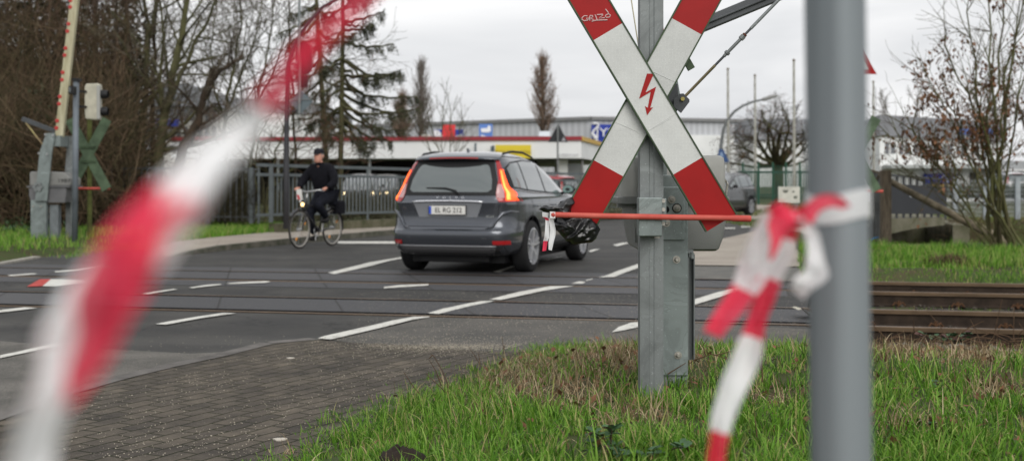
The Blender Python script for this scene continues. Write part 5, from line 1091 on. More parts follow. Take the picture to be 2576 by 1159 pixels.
for a, b_ in zip(us[:-1], us[1:]): A, B = Vector(P(a, bv(a) + 8, dr(a) - .2)), Vector(P(b_, bv(b_) + 8, dr(b_) - .2)); mb.bar((A.x, A.y, .17), (B.x, B.y, .17), .35, .3)
kw = mb.build('low_wall', mat('mossy_concrete', (.12, .11, .075), .95, col2=(.05, .055, .025), vs=3), None); tag(kw, 'low mossy concrete wall under the bridge railing', 'wall')
# ------------------------------------------------------------------ lamp posts and signs
lp = thing('street_lamp', 'dark grey street lamp with curved arm rising behind the cyclist', 'street lamp', P(720, 567, 27), group='curved street lamps')
m_lampd = mat('lamp_dark_grey', (.045, .045, .05), .5, var=.15)
mb = MB(); pts = [(720, 575), (720, 434), (722, 210), (727, 161), (744, 109), (774, 60), (812, 19), (845, 0), (930, -40), (1010, -62)]
mb.tube([P(u, v, 27) for u, v in pts], [.072, .068, .05, .048, .045, .042, .04, .04, .035, .03], 12); mb.build('pole', m_lampd, lp, smooth=True)
mb = MB(); mb.tube([P(1010, -62, 27), P(1030, -66, 27), P(1090, -72, 27), P(1105, -72, 27)], [.03, .09, .10, .03], 12); mb.build('lamp_head', m_lampd, lp, smooth=True)
ts = thing('sign_mast', 'thin mast on the left street lamp with signal and back of a diamond sign', 'road sign', P(753, 285, 26.7))
m_sb = mat('sign_back_grey', (.12, .15, .165), .5, .3, var=.12)
mb = MB(); mb.tube([P(753, 287, 26.7), P(753, -10, 26.7)], .03, 10); mb.build('pole', m_galv, ts)
mb = MB(); mb.prism([(0, -.265), (.265, 0), (0, .265), (-.265, 0)], P(757, 256, 26.78), (1, 0, 0), (0, 0, 1), (0, .012, 0)); dm = mb.build('diamond_sign', m_sb, ts)
mb = MB(); q = P(757, 250, 26.76); mb.bar((q[0] - .25, q[1], q[2]), (q[0] + .25, q[1], q[2]), .02, .02); mb.build('stiffener', m_galv, dm)
for v_ in (279, 205): MB().bar(P(724, v_, 26.85), P(753, v_, 26.75), .03, .03).build('bracket', m_lampd, ts)
mb = MB(); q = P(764, 150, 26.95); mb.prism([(math.cos(a) * .17, .0 + math.sin(a) * .17 + (.22 if math.sin(a) > 0 else -.16)) for a in [2 * math.pi * k / 24 for k in range(24)]], (q[0], q[1], q[2]), (1, 0, 0), (0, 0, 1), (0, .12, 0)); mb.build('signal_back', m_blk, ts)
mb = MB(); Q = P(762, 205, 26.95); mb.box(Q, (.22, .10, .28)); mb.build('signal_box', m_blk, ts)
# triangle sign back beyond the car
tb = thing('warning_sign', 'grey back of a triangular sign on a thin pole above the grey SUV', 'road sign', P(1403, 530, 50))
mb = MB(); q = [Vector(P(u, v, 50)) for u, v in ((1379, 357.5), (1429, 357.5), (1404, 311))]; mb.add(q + [p + Vector((0, .02, 0)) for p in q], [(0, 1, 2), (3, 5, 4), (0, 3, 4, 1), (1, 4, 5, 2), (2, 5, 3, 0)]); sp2 = mb.build('sign_plate', mat('sign_back_dark', (.03, .033, .036), .5, .2), tb)
mb = MB(); q = [Vector(P(u, v, 49.98)) for u, v in ((1412, 355), (1424, 355), (1418, 344))]; mb.add(q, [(0, 1, 2)]); mb.build('sticker', mat('sticker_pale', (.3, .3, .32), .5), sp2)
mb = MB(); mb.tube([P(1403, 535, 49.9), P(1403, 315, 49.9)], .04, 10); mb.build('pole', m_galv, tb)
# small curved lamp at right with blue sign
lq = thing('street_lamp', 'thin grey street lamp curving over to the right, left of the round tree', 'street lamp', P(1813, 520, 52), group='curved street lamps')
mb = MB(); mb.tube([P(u, v, 52) for u, v in ((1811, 520), (1812, 420), (1814, 365), (1820, 325), (1831, 300), (1847, 281), (1869, 266), (1895, 256), (1917, 251))], [.1, .09, .075, .07, .065, .06, .055, .05, .045], 10); mb.build('pole', mat('lamp_grey', (.13, .14, .14), .5), lq, smooth=True)
mb = MB(); mb.tube([P(1915, 252, 52), P(1922, 250, 52), P(1945, 243, 52), P(1957, 240, 52)], [.04, .09, .085, .03], 10); mb.build('lamp_head', mat('lamp_head_grey', (.24, .24, .23), .5), lq, smooth=True)
bs_ = thing('blue_sign', 'small dark blue sign on the thin curved lamp post', 'road sign', P(1815, 408, 51.8))
mb = MB(); mb.prism([(-.22, -.27), (.35, -.27), (.08, .27), (-.1, .3)], P(1815, 392, 51.8), (1, 0, 0), (0, 0, 1), (0, .02, 0)); mb.build('sign_plate', mat('sign_blue', (.03, .07, .18), .5), bs_)
mb = MB(); mb.prism([(-.10, -.1), (.1, -.1), (.04, .12), (-.04, .12)], P(1815, 390, 51.78), (1, 0, 0), (0, 0, 1), (0, .01, 0)); mb.build('pictogram', mat('sign_pale_blue', (.2, .28, .42), .5), bs_)
# flagpoles
m_fp = mat('flagpole_white', (.36, .36, .33), .5, col2=(.20, .19, .15), vs=2)
fps = [('flagpole nearest the thin curved street lamp, leftmost of four', 1832, 175, 52), ('flagpole in front of the left side of the round bare tree', 1900, 191, 54), ('tallest flagpole, standing right of the round bare tree trunk', 1998, 153, 48), ('flagpole rising right beside the blurred foreground post, before the white building', 2198, 207, 60)]
for lb, u, v, d_ in fps:
    t_ = thing('flagpole', lb, 'flagpole', (P(u, 0, d_)[0], d_, -.05), group='bare flagpoles outside the halls')
    top = P(u - 1, v, d_); h_ = top[2]
    mb = MB(); mb.tube([(t_.location.x, d_, -.1), (t_.location.x, d_, 1.5), (top[0], d_, h_)], [.075, .07, .045], 12); mb.build('pole', m_fp, t_, smooth=True)
    mb = MB(); mb.lathe([(0, .08), (.05, .06), (.06, 0), (.05, -.02)], top, 'Z', 10); mb.build('cap', mat('cap_brown', (.16, .13, .09), .6), t_)
    if u == 2198: mb = MB(); mb.tube([P(2202, 218, d_ - .1), P(2204, 320, d_ - .1), P(2190, 420, d_ - .1), P(2186, 440, d_ - .1)], .012, 5); mb.build('halyard', m_blk, t_)
# green fence
gf_ = thing('mesh_fence', 'dark green mesh fence under the round bare tree', 'fence', P(1940, 512, 50))
m_gf = mat('fence_green', (.018, .075, .048), .6); m_gfd = mat('fence_green_dull', (.03, .07, .055), .7)
for u in (1869, 1908, 1944, 1977, 2012, 2050, 2090, 2130): mb = MB(); mb.bar(P(u, 408, 50), P(u, 515, 50), .075, .06); mb.build('post', m_gf, gf_)
mb = MB(); 
for i in range(120): u = 1866 + i * 2.25; mb.bar(P(u, 416, 50.03), P(u, 510, 50.03), .008, .008)
for i in range(12): v = 418 + i * 8; mb.bar(P(1866, v, 50.04), P(2136, v, 50.04), .008, .008)
o = mb.build('wire_mesh', m_gf, gf_, fix=False); o['kind'] = 'stuff'
g3 = thing('picket_fence', 'lower dark green bar fence behind the green mesh fence', 'fence', P(1940, 505, 53))
mb = MB(); 
for i in range(42): u = 1858 + i * 6.6; mb.bar(P(u, 430, 53), P(u, 500, 53), .035, .02)
o = mb.build('bars', m_gfd, g3); o['kind'] = 'stuff'
mb = MB(); mb.bar(P(1856, 433, 53.02), P(2136, 433, 53.02), .04, .10); mb.bar(P(1856, 490, 53.02), P(2136, 490, 53.02), .04, .05); mb.build('rail', m_gfd, g3)
wb_ = thing('sign_board', 'weathered white board with faded marks in front of the green fence', 'board', P(1985, 520, 44))
mb = MB(); mb.box(P(1985, 490, 44), (54 * 44 / 3000, .04, 41 * 44 / 3000)); bd = mb.build('board', mat('board_white', (.55, .54, .48), .7, var=.2, vs=2), wb_)
mb = MB()
for (u, v, s_) in ((1972, 480, .05), (1976, 482, .07), (1980, 480, .05), (1996, 482, .05), (2001, 496, .08)): q = P(u, v, 43.97); mb.prism([(math.cos(a) * s_, math.sin(a) * s_ * .8) for a in [k * .9 for k in range(7)]], q, (1, 0, 0), (0, 0, 1), (0, .005, 0))
mb.build('faded_mark', mat('faded_ink', (.16, .17, .14), .7), bd)
mb = MB(); mb.tube([P(1965, 525, 44.05), P(1965, 480, 44.05)], .03, 8); mb.tube([P(2005, 525, 44.05), P(2005, 480, 44.05)], .03, 8); mb.build('leg', m_galv, wb_)
# ------------------------------------------------------------------ buildings
def cladding(name, c, rib=.3, var=.12):
    m = mat(name, c, .55, .1); t = m.node_tree; n_ = t.nodes; l_ = t.links; b = n_['Principled BSDF']
    tcn = n_.new('ShaderNodeTexCoord'); wv = n_.new('ShaderNodeTexWave'); wv.inputs['Scale'].default_value = 1 / rib / 2 * 1.0; wv.bands_direction = 'X'; l_.new(tcn.outputs['Object'], wv.inputs[0])
    mr = n_.new('ShaderNodeMapRange'); mr.inputs[3].default_value = 1 - var; mr.inputs[4].default_value = 1 + var; l_.new(wv.outputs[0], mr.inputs[0])
    v = n_.new('ShaderNodeVectorMath'); v.operation = 'SCALE'; v.inputs[0].default_value = c; l_.new(mr.outputs[0], v.inputs['Scale']); l_.new(v.outputs[0], b.inputs['Base Color']); return m
m_cl = cladding('ribbed_cladding', (.46, .47, .49), .9); m_wr = mat('render_white', (.76, .77, .76), .8, var=.08, vs=.4); m_rdk = mat('roof_dark_edge', (.2, .2, .2), .6)
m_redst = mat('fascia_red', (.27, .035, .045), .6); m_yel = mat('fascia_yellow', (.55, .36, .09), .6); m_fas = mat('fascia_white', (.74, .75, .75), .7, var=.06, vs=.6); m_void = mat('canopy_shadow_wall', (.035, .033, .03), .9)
m_win = mat('window_dark', (.045, .05, .055), .12, spec=.8, coat=1); m_wfr = mat('window_frame_white', (.6, .6, .6), .6)
def wall_prism(mb, pts, z0, z1, m=0):     # plan polygon extruded
    n = len(pts); vs = [(p[0], p[1], z0) for p in pts] + [(p[0], p[1], z1) for p in pts]
    mb.add(vs, [tuple(range(n))[::-1], tuple(range(n, 2 * n))] + [(i, (i + 1) % n, n + (i + 1) % n, n + i) for i in range(n)], m); return mb
def plan(u, d_): return ((u - U0) * d_ / F_PX, d_)
def zt_(v, d_): return HC - (v - V0) * d_ / F_PX
m_jb = mat('shop_blue', (.022, .045, .30), .5); m_jw = mat('shop_white', (.7, .7, .72), .5); m_lb = mat('banner_blue', (.10, .20, .50), .6)
# warehouse
A, B, C = plan(800, 128), plan(1486, 110), plan(1892, 114.5)
zt = zt_(299, 110); wh = thing('warehouse', 'long grey ribbed metal warehouse behind the low showroom', 'building', ((A[0] + C[0]) / 2, 120, 0))
mb = MB(); wall_prism(mb, [A, B, C, (C[0] + 5, C[1] + 40), (A[0], A[1] + 40)], -.2, zt); mb.build('wall', m_cl, wh)
mb = MB(); 
for a, b_ in ((A, B), (B, C)): mb.bar((a[0], a[1] - .15, zt + .05), (b_[0], b_[1] - .15, zt + .05), .4, .3)
mb.build('roof_edge', m_rdk, wh)
mb = MB(); mb.bar((B[0], B[1] - .2, zt_(397, 110)), (C[0], C[1] - .2, zt_(397, 114)), .3, 4.3); mb.build('lower_wall', m_wr, wh)
def panel(u0, u1, v0, v1, d_, name, m_, parent, th=.1, dr_=0.0): # sign panel; dr_ = extra distance at the right edge
    mb = MB(); a0, a1 = Vector(P(u0, v0, d_)), Vector(P(u0, v1, d_)); b0, b1 = Vector(P(u1, v0, d_ + dr_)), Vector(P(u1, v1, d_ + dr_)); t_ = Vector((0, th, 0))
    mb.add([a0, b0, b1, a1, a0 + t_, b0 + t_, b1 + t_, a1 + t_], [(0, 1, 2, 3), (4, 7, 6, 5), (0, 4, 5, 1), (1, 5, 6, 2), (2, 6, 7, 3), (3, 7, 4, 0)]); return mb.build(name, m_, parent)
js = panel(1488, 1549, 313, 360, 109.4, 'sign_panel', m_jb, wh, .1, .6)
text_mesh('JYSK', 1.15, 'sign_lettering', m_jw, js, Vector(P(1534, 334, 109.3)) - world_loc(js), Matrix.Rotation(R(90), 3, 'X'), .03, 1.15)
def swan(u, v, d_, s, parent, m_):        # white bird shape: curved neck over a body
    o = Vector(P(u, v, d_)); mb = MB(); mb.tube([o + Vector((x * s, 0, z * s)) for x, z in ((-.10, .42), (.10, .44), (.16, .30), (-.05, .12), (-.14, -.05), (.0, -.25), (.10, -.42))], [.05 * s, .07 * s, .06 * s, .05 * s, .07 * s, .10 * s, .04 * s], 6); return mb.build('sign_bird', m_, parent)
swan(1497.5, 333, 109.3, 1.9, js, m_jw)
# showroom
DS = 60; zr_ = zt_(345, DS); zf = zt_(398, DS); E0, E1, E2 = plan(430, 61), plan(1462, DS), plan(1514, 68.7)
sr = thing('showroom', 'low white flat roofed showroom with dark red roof stripe and deep canopy', 'building', ((E0[0] + E1[0]) / 2, 62, 0))
mb = MB(); wall_prism(mb, [E0, E1, E2, (E2[0], 92), (E0[0], 92)], zf, zr_); mb.build('roof', m_fas, sr)
mb = MB(); mb.bar((E0[0], E0[1] - .05, zr_ - .06), (E1[0] + .03, E1[1] - .05, zr_ - .06), .12, .2); mb.build('red_stripe', m_redst, sr)
mb = MB(); mb.bar((E1[0] + .04, E1[1] - .02, zr_ - .08), (E2[0] + .04, E2[1], zr_ - .08), .12, .22); mb.build('yellow_stripe', m_yel, sr)
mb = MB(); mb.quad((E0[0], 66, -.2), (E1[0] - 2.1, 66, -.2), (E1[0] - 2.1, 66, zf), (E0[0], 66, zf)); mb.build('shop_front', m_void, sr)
mb = MB(); a, b_ = plan(1402, 61), plan(1428, 61); mb.box(((a[0] + b_[0]) / 2, 63, zf / 2 - .1), (b_[0] - a[0], 4, zf + .1)); mb.build('wall', m_wr, sr)
a, b_, c = plan(1429, 61.2), plan(1465, 61.2), plan(1508, 69); 
mb = MB(); mb.quad((a[0], 61.3, .2), (b_[0], 61.3, .2), (b_[0], 61.3, zf - .25), (a[0], 61.3, zf - .25)); mb.quad((b_[0], 61.3, .2), (c[0], 69, .2), (c[0], 69, zf - .3), (b_[0], 61.3, zf - .3)); w1 = mb.build('window', mat('shop_window', (.20, .23, .22), .15, coat=1), sr)
mb = MB()
for i in range(9): x = a[0] + (b_[0] - a[0]) * i / 8; mb.bar((x, 61.25, .2), (x, 61.25, zf - .25), .03, .03)
mb.bar((b_[0], 61.2, .2), (b_[0], 61.2, zf - .1), .1, .1); mb.build('window_bars', m_rdk, w1)
for u in (505, 620, 700, 790, 930, 1090, 1250): mb = MB(); q = plan(u, 60.6); mb.box((q[0], q[1], zf / 2), (.12, .12, zf)); mb.build('column', m_galv, sr)
ys_ = panel(1246, 1336, 364.5, 398, DS - .15, 'yellow_sign', mat('sign_yellow', (.66, .52, .04), .6), sr, .1)
text_mesh('TONERLADEN', .27, 'sign_lettering', mat('sign_olive_ink', (.42, .33, .04), .6), ys_, Vector(P(1291, 383, DS - .17)) - world_loc(ys_), Matrix.Rotation(R(90), 3, 'X'), .01, 1.02)
text_mesh('erlebnis pur', .20, 'sign_lettering', mat('script_grey', (.30, .31, .34), .6), sr, Vector(P(1430, 389, DS - .08)) - world_loc(sr), Matrix.Rotation(R(90), 3, 'X'), .005, 1.05, .4)
for (u0, u1, v0, v1, nm, cc) in ((1352, 1388, 330, 346, 'skylight', (.55, .58, .62)), (1056, 1087, 338, 346, 'roof_box', (.42, .40, .36))):
    mb = MB(); a, b_ = P(u0, v1, 63), P(u1, v0, 63); mb.prism([(a[0], a[2] - .3), (b_[0], a[2] - .3), (b_[0] - .12, b_[2]), (a[0] + .12, b_[2])], (0, 63, 0), (1, 0, 0), (0, 0, 1), (0, 1.2, 0)); mb.build(nm, mat(nm + '_paint', cc, .5), sr)
for (u, v0, v1) in ((1196, 360, 384), (1259 - 18, 366, 381), (1237, 368, 381)): mb = MB(); mb.box(P(u, (v0 + v1) / 2, DS - .2), (.11, .15, (v1 - v0) * .02)); mb.build('wall_light', m_sb, sr)
# roof banners behind the showroom edge
def banner(lb, u0, u1, v0, v1, d_, m_, gp='advertising banners above the showroom roof'):
    a, b_ = P(u0, v1, d_), P(u1, v0, d_); t_ = thing('banner', lb, 'banner', ((a[0] + b_[0]) / 2, d_, 0), group=gp)
    mb = MB(); mb.box(((a[0] + b_[0]) / 2, d_, (a[2] + b_[2]) / 2 - .6), (b_[0] - a[0], .06, b_[2] - a[2] + 1.2)); mb.build('banner_cloth', m_, t_)
    mb = MB(); x = (a[0] + b_[0]) / 2; mb.tube([(x, d_ + .1, 0), (x, d_ + .1, b_[2])], .06, 8); mb.build('pole', m_galv, t_); return t_
m_rb = mat('banner_red', (.60, .04, .045), .6, var=.1)
t_ = banner('red banner behind the thin bare saplings above the showroom roof', 1113, 1145, 314, 346, 96, m_rb)
t_ = banner('pale blue banner with a white bird shape above the showroom roof', 1205, 1239, 312, 346, 97, m_lb)
mb = MB(); o_ = Vector(P(1222, 329, 96.9)); mb.prism([(x * 1.0, z * .95) for x, z in ((-.38, -.05), (-.40, .20), (.12, .22), (.20, .46), (.38, .40), (.42, -.02), (.25, -.14), (-.3, -.14))], o_, (1, 0, 0), (0, 0, 1), (0, .03, 0)); mb.prism([(x, z) for x, z in ((-.38, -.30), (.40, -.60), (.10, -1.0), (-.34, -1.0))], o_, (1, 0, 0), (0, 0, 1), (0, .03, 0)); mb.build('bird_shape', m_jw, t_)
t_ = banner('dark blue banner partly behind the red banner on the roof', 1092, 1166, 326, 346, 98, m_jb)
mb = MB(); o_ = Vector(P(1104, 336, 97.9)); mb.prism([(-.35, .3), (.0, .25), (.45, -.35), (-.2, -.4), (-.45, 0)], o_, (1, 0, 0), (0, 0, 1), (0, .03, 0)); o_ = Vector(P(1154, 340, 97.9)); mb.prism([(-.6, -.2), (.3, .12), (.36, -.2)], o_, (1, 0, 0), (0, 0, 1), (0, .03, 0)); mb.build('bird_shape', m_jw, t_)
# far left office building and white hall behind the bare trees
ob = thing('office_building', 'grey roofed building with tall windows seen through the bare trunks on the left', 'building', (P(470, 400, 85)[0], 85, 0))
a, b_ = plan(385, 85), plan(560, 88)
mb = MB(); wall_prism(mb, [a, b_, (b_[0], 100), (a[0], 100)], -.2, zt_(262, 85)); mb.build('wall', mat('office_wall', (.50, .49, .45), .8, var=.1, vs=.5), ob)
mb = MB(); mb.prism([(a[0] - .4, zt_(268, 85)), (b_[0] + .4, zt_(268, 85)), (b_[0] - 1.6, zt_(212, 85)), (a[0] + .2, zt_(210, 85))], (0, 84.5, 0), (1, 0, 0), (0, 0, 1), (0, 16, 0)); mb.build('roof', mat('roof_slate', (.16, .165, .175), .7, var=.1, vs=1), ob)
for i, u in enumerate((398, 415, 432, 449, 466, 483, 503, 521, 539)):
    for v0, v1 in ((276, 305), (318, 350)): panel(u - 5.5, u + 5.5, v0, v1, 84.9 + (u - 385) / 175 * 3, 'window', m_win, ob, .08)
panel(386, 450, 300, 318, 84.6, 'sign_panel', m_jb, ob, .1, .9)
wl = thing('white_hall', 'plain white hall with grey roof band at the far left behind the tape', 'building', (P(600, 400, 80)[0], 95, 0))
a, b_ = plan(540, 96), plan(800, 104); mb = MB(); wall_prism(mb, [a, b_, (b_[0], 125), (a[0], 125)], -.2, zt_(275, 96)); mb.build('wall', m_wr, wl)
mb = MB(); wall_prism(mb, [(a[0] - .2, a[1] - .2), (b_[0] + .2, b_[1] - .2), (b_[0] + .2, 125), (a[0] - .2, 125)], zt_(275, 96) + .01, zt_(243, 96)); mb.build('roof', mat('roof_grey', (.20, .205, .215), .6), wl)
# right white building
wr_ = thing('white_office', 'white two storey office with grey roof band and blue signs, behind the leafy shrub', 'building', (P(2350, 400, 78)[0], 80, 0))
QA, QB, QC = plan(2100, 100), plan(2213, 75), plan(2522, 85); zb0, zb1 = zt_(343, 75), zt_(289, 75)
mb = MB(); wall_prism(mb, [QA, QB, QC, (QC[0] + 2, 110), (QA[0], 110)], -.2, zb0); mb.build('wall', m_wr, wr_)
mb = MB(); e = .25; wall_prism(mb, [(QA[0] - e, QA[1]), (QB[0] - e * .3, QB[1] - e), (QC[0] + e, QC[1] - e), (QC[0] + 2, 110), (QA[0], 110)], zb0 + .002, zb1); mb.build('roof', cladding('roof_band_grey', (.23, .235, .25), 2.2, .08), wr_)
def onface(u, v):                         # point on the front face of the office
    t = (u - 2213) / (2522 - 2213); d_ = 1 / ((1 - t) / 75 + t / 85); return P(u, v, d_ - .06)
hz_at = lambda u: 1 / ((1 - (u - 2213) / 309) / 75 + ((u - 2213) / 309) / 85)
for i, (u0, u1) in enumerate(((2227, 2253), (2263, 2289), (2300, 2326), (2337, 2361), (2373, 2397), (2407, 2428), (2443, 2464), (2476, 2494))):
    s_ = 75 / hz_at(u0); va, vb = 463 - 107 * s_, 463 - 77 * s_
    mb = MB(); mb.quad(onface(u0, va), onface(u1, va), onface(u1, vb), onface(u0, vb)); w_ = mb.build('window', m_win, wr_)
    mb = MB(); um = (u0 + u1) / 2 - 2; mb.bar(onface(um, va), onface(um, vb), .10, .08); mb.bar(onface(u0, va), onface(u1, va), .06, .12); mb.build('window_frame', m_wfr, w_)
    if i in (4, 6):
        va, vb = 463 - 32 * s_, 463 + 18 * s_; mb = MB(); mb.quad(onface(u0 - 4, va), onface(u1, va), onface(u1, vb), onface(u0 - 4, vb)); mb.build('window', m_win, wr_)
def facebar(u0, u1, v0, v1, nm, m_, th=.3):
    mb = MB(); a0, a1, b0, b1 = [Vector(onface(u, v)) for u, v in ((u0, v0), (u0, v1), (u1, v0), (u1, v1))]; t_ = Vector((0, -th, 0))
    mb.add([a0 + t_, b0 + t_, b1 + t_, a1 + t_, a0, b0, b1, a1], [(0, 1, 2, 3), (4, 7, 6, 5), (0, 4, 5, 1), (1, 5, 6, 2), (2, 6, 7, 3), (3, 7, 4, 0)]); return mb.build(nm, m_, wr_)
facebar(2220, 2500, 416, 424, 'canopy', mat('canopy_grey', (.40, .42, .41), .5), 1.8)
b1_ = facebar(2323, 2403, 437, 462, 'sign_panel', m_jb, .35); text_mesh('JYSK', .62, 'sign_lettering', m_jw, b1_, Vector(onface(2366, 448)) + Vector((0, -.38, -.05)) - world_loc(b1_), Matrix.Rotation(R(90), 3, 'X') , .02, 1.1)
facebar(2340, 2400, 463, 469, 'price_sign', m_yel, .3)
b1_ = facebar(2409, 2512, 325, 339, 'sign_panel', mat('sign_faded_blue', (.07, .12, .32), .5), .45)
panel(1892, 2110, 300, 352, 99, 'roof_band', cladding('roof_band_grey_two', (.27, .28, .30), 1.5, .1), wr_, 8, 1); panel(1894, 2110, 352, 470, 99.3, 'wall', m_wr, wr_, 7, 1)
r2 = thing('grey_annex', 'grey and white annex with dark windows at the far right edge', 'building', (P(2570, 450, 80)[0], 84, 0))
a, b_ = plan(2519, 82), plan(2750, 90); mb = MB(); wall_prism(mb, [a, b_, (b_[0], 100), (a[0], 100)], -.2, zt_(404, 82)); mb.build('wall', mat('annex_wall', (.33, .34, .35), .7, var=.1), r2)
for u in (2524, 2551, 2590, 2640): panel(u, u + 22, 430, 474, 81.8 + (u - 2519) / 231 * 8, 'window', m_win, r2, .1)
panel(2519, 2750, 426, 431, 81.6, 'sill', m_wfr, r2, .3, 8)
# ------------------------------------------------------------------ right: wooden post, log, footbridge, mesh fence
m_wood = mat('weathered_wood', (.16, .13, .095), .9, col2=(.07, .055, .04), vs=3, stretch=(14, 14, 1.5), bump=.6, bs=20); m_log = mat('log_wood', (.22, .185, .13), .85, col2=(.09, .075, .05), vs=2.2, stretch=(3, 3, 3), bump=.5, bs=12)
wp = MB(); a, b_ = Vector(P(2228, 428, 24)), Vector(P(2228, 618, 24)); b_.z -= .2; wp.bar(a, b_, .19, .17, up=(0, 1, 0)); wpo = wp.build('wooden_post', m_wood, None, bevel=.01); tag(wpo, 'square weathered wooden post propped by a leaning log', 'post')
wl_ = MB(); ps = [(2240, 456, 24.0, .062), (2300, 489, 23.9, .068), (2380, 531, 23.8, .075), (2470, 577, 23.6, .088), (2540, 614, 23.5, .10), (2590, 641, 23.4, .105)]
wl_.tube([P(u, v, d_) for u, v, d_, r_ in ps], [p[3] for p in ps], 14); lg = wl_.build('leaning_log', m_log, None, smooth=True); tag(lg, 'long round log leaning from the grass up to the wooden post', 'log')
gt_ = thing('timber_gate', 'grey timber and wire gate standing left of the wooden post', 'gate', P(2205, 612, 24.6))
mb = MB()
for u, w_ in ((2193, .07), (2203, .05), (2211, .06)): mb.bar(P(u, 432 + (u - 2193) * .2, 24.6), P(u, 614, 24.6), w_, .06, up=(0, 1, 0))
mb.build('post', mat('grey_timber', (.14, .145, .145), .9, var=.35, vs=2), gt_)
mb = MB(); mb.bar(P(2188, 428, 24.7), P(2222, 437, 24.2), .05, .04); mb.bar(P(2188, 600, 24.7), P(2222, 612, 24.3), .05, .05); mb.bar(P(2195, 470, 24.65), P(2212, 440, 24.5), .03, .04); mb.build('rail', m_wood, gt_)
mb = MB(); mb.tube([P(2190, 603, 24.3), P(2200, 598, 24.3), P(2210, 596, 24.3)], .012, 6); mb.build('blue_cord', mat('cord_blue', (.05, .2, .45), .6), gt_)
fb = thing('footbridge', 'small concrete footbridge with dark panel railing over the brook', 'bridge', P(2300, 590, 29))
m_bc = mat('bridge_concrete', (.20, .185, .14), .95, col2=(.10, .10, .06), vs=1.6, bump=.3)
def fbd(u): return 27.5 + (u - 2240) / 130 * 2.5
mb = MB(); fr, bk2 = [], []
tops = [(2232, 550), (2270, 549), (2310, 548), (2350, 547), (2376, 547)]; bots = [(2232, 590), (2270, 581), (2310, 573), (2350, 569), (2376, 566)]
for (u, v), (u2, v2) in zip(tops, bots): fr.append((Vector(P(u, v, fbd(u))), Vector(P(u2, v2, fbd(u2)))))
for i in range(4):
    (t0_, b0_), (t1_, b1_2) = fr[i], fr[i + 1]; Y2 = Vector((1.6, 7.5, 0))
    mb.quad(t0_, t1_, b1_2, b0_); mb.quad(t0_, t0_ + Y2, t1_ + Y2, t1_); mb.quad(b0_, b1_2, b1_2 + Y2, b0_ + Y2)
mb.quad(fr[4][0], fr[4][0] + Vector((1.6, 7.5, 0)), fr[4][1] + Vector((1.6, 7.5, 0)), fr[4][1]); mb.build('beam', m_bc, fb)
mb = MB(); q = fr[4][1]; mb.box((q.x + 1.2, q.y + 3.6, -.75), (.4, 7.2, 1.9), R(-12)); q = fr[0][1]; mb.box((q.x - .35, q.y + 3.6, -.75), (.5, 7.2, 1.9), R(-12)); mb.box((q.x + 2.4, q.y + 8.2, -.75), (5, .4, 1.9)); mb.build('abutment', m_bc, fb)
mb = MB(); mb.quad(P(2234, 461, fbd(2234)), P(2382, 470, fbd(2382)), P(2382, 538, fbd(2382)), P(2234, 538, fbd(2234))); mb.quad(P(2234, 461, fbd(2234) + .05), P(2382, 470, fbd(2382) + .05), P(2382, 538, fbd(2382) + .05), P(2234, 538, fbd(2234) + .05)); pn = mb.build('railing_panel', mat('panel_dark', (.035, .037, .043), .6, var=.15, vs=1), fb)
mb = MB(); q = P(2287, 495, fbd(2287) - .03); mb.prism([(-.12, -.02), (.0, .0), (.1, -.01), (.12, .04), (.02, .05), (-.1, .02)], q, (1, 0, 0), (0, 0, 1), (0, .01, 0)); mb.build('paint_scrawl', mat('scrawl', (.5, .52, .55), .6), pn)
mb = MB(); mb.bar(P(2234, 440, fbd(2234)), P(2382, 452, fbd(2382)), .05, .05)
for i in range(9): u = 2238 + i * 17.5; mb.bar(P(u, 441 + i, fbd(u) + .09), P(u, 551, fbd(u) + .09), .05, .05)
for i in range(24): u = 2236 + i * 6.1; mb.bar(P(u, 441 + i * .4, fbd(u) + .03), P(u, 464 + i * .4, fbd(u) + .03), .012, .012)
mb.build('railing', m_rail1, fb)
mf = thing('mesh_fence', 'grey wire mesh fence with galvanised posts right of the footbridge', 'fence', P(2480, 548, 34))
m_gw = mat('galv_wire', (.30, .32, .33), .5, .4)
for u, w_ in ((2403, .13), (2481, .17), (2560, .13), (2650, .13)): mb = MB(); mb.bar(P(u, 446, 34), P(u, 552, 34), w_, .08); mb.build('post', mat('galv_post_pale', (.30, .33, .35), .6, var=.15), mf)
mb = MB()
for i in range(75): u = 2384 + i * 3.9; mb.bar(P(u, 452, 34.05), P(u, 546, 34.05), .007, .007)
for i in range(9): v = 455 + i * 11; mb.bar(P(2384, v, 34.05), P(2680, v, 34.05), .008, .012)
o = mb.build('wire_mesh', m_gw, mf, fix=False); o['kind'] = 'stuff'
o = sheet('yard', m_beige, [[(p[0], p[1], .01) for p in (P(2382, 546, 41), P(2800, 546, 41), P(3000, 500, 74), P(1400, 500, 74), P(1500, 512, 46), P(2100, 525, 40))]])
wc = build_car('parked_car', 'white car parked before the annex at the far right', 'car', paintm('white_car_paint', (.6, .61, .62), .3, 0), (P(2545, 478, 76)[0], 76, .3), R(8), lit=False)
rc = build_car('parked_car', 'red car whose roof shows just beyond the wing mirror of the grey SUV', 'car', paintm('red_car_paint', (.35, .03, .035), .3, .1), (P(1462, 470, 48)[0] - 1, 48.5, -.1), R(60), lit=False)
c1_ = build_car('parked_car', 'dark car with lit headlights seen through the railing right of the cyclist', 'car', paintm('black_car_paint', (.02, .022, .025), .45, .1), (P(884, 480, 51)[0], 54.8, 0), R(184), lit=False, heads=True, group='cars with lit headlights behind the bridge railing')
c2_ = copy_tree(c1_); c2_['label'] = 'dark car with lit headlights seen through the railing just left of the grey SUV'; c2_.location = (P(973, 480, 53)[0] - .4, 57, 0); c2_.rotation_euler = (0, 0, R(176))
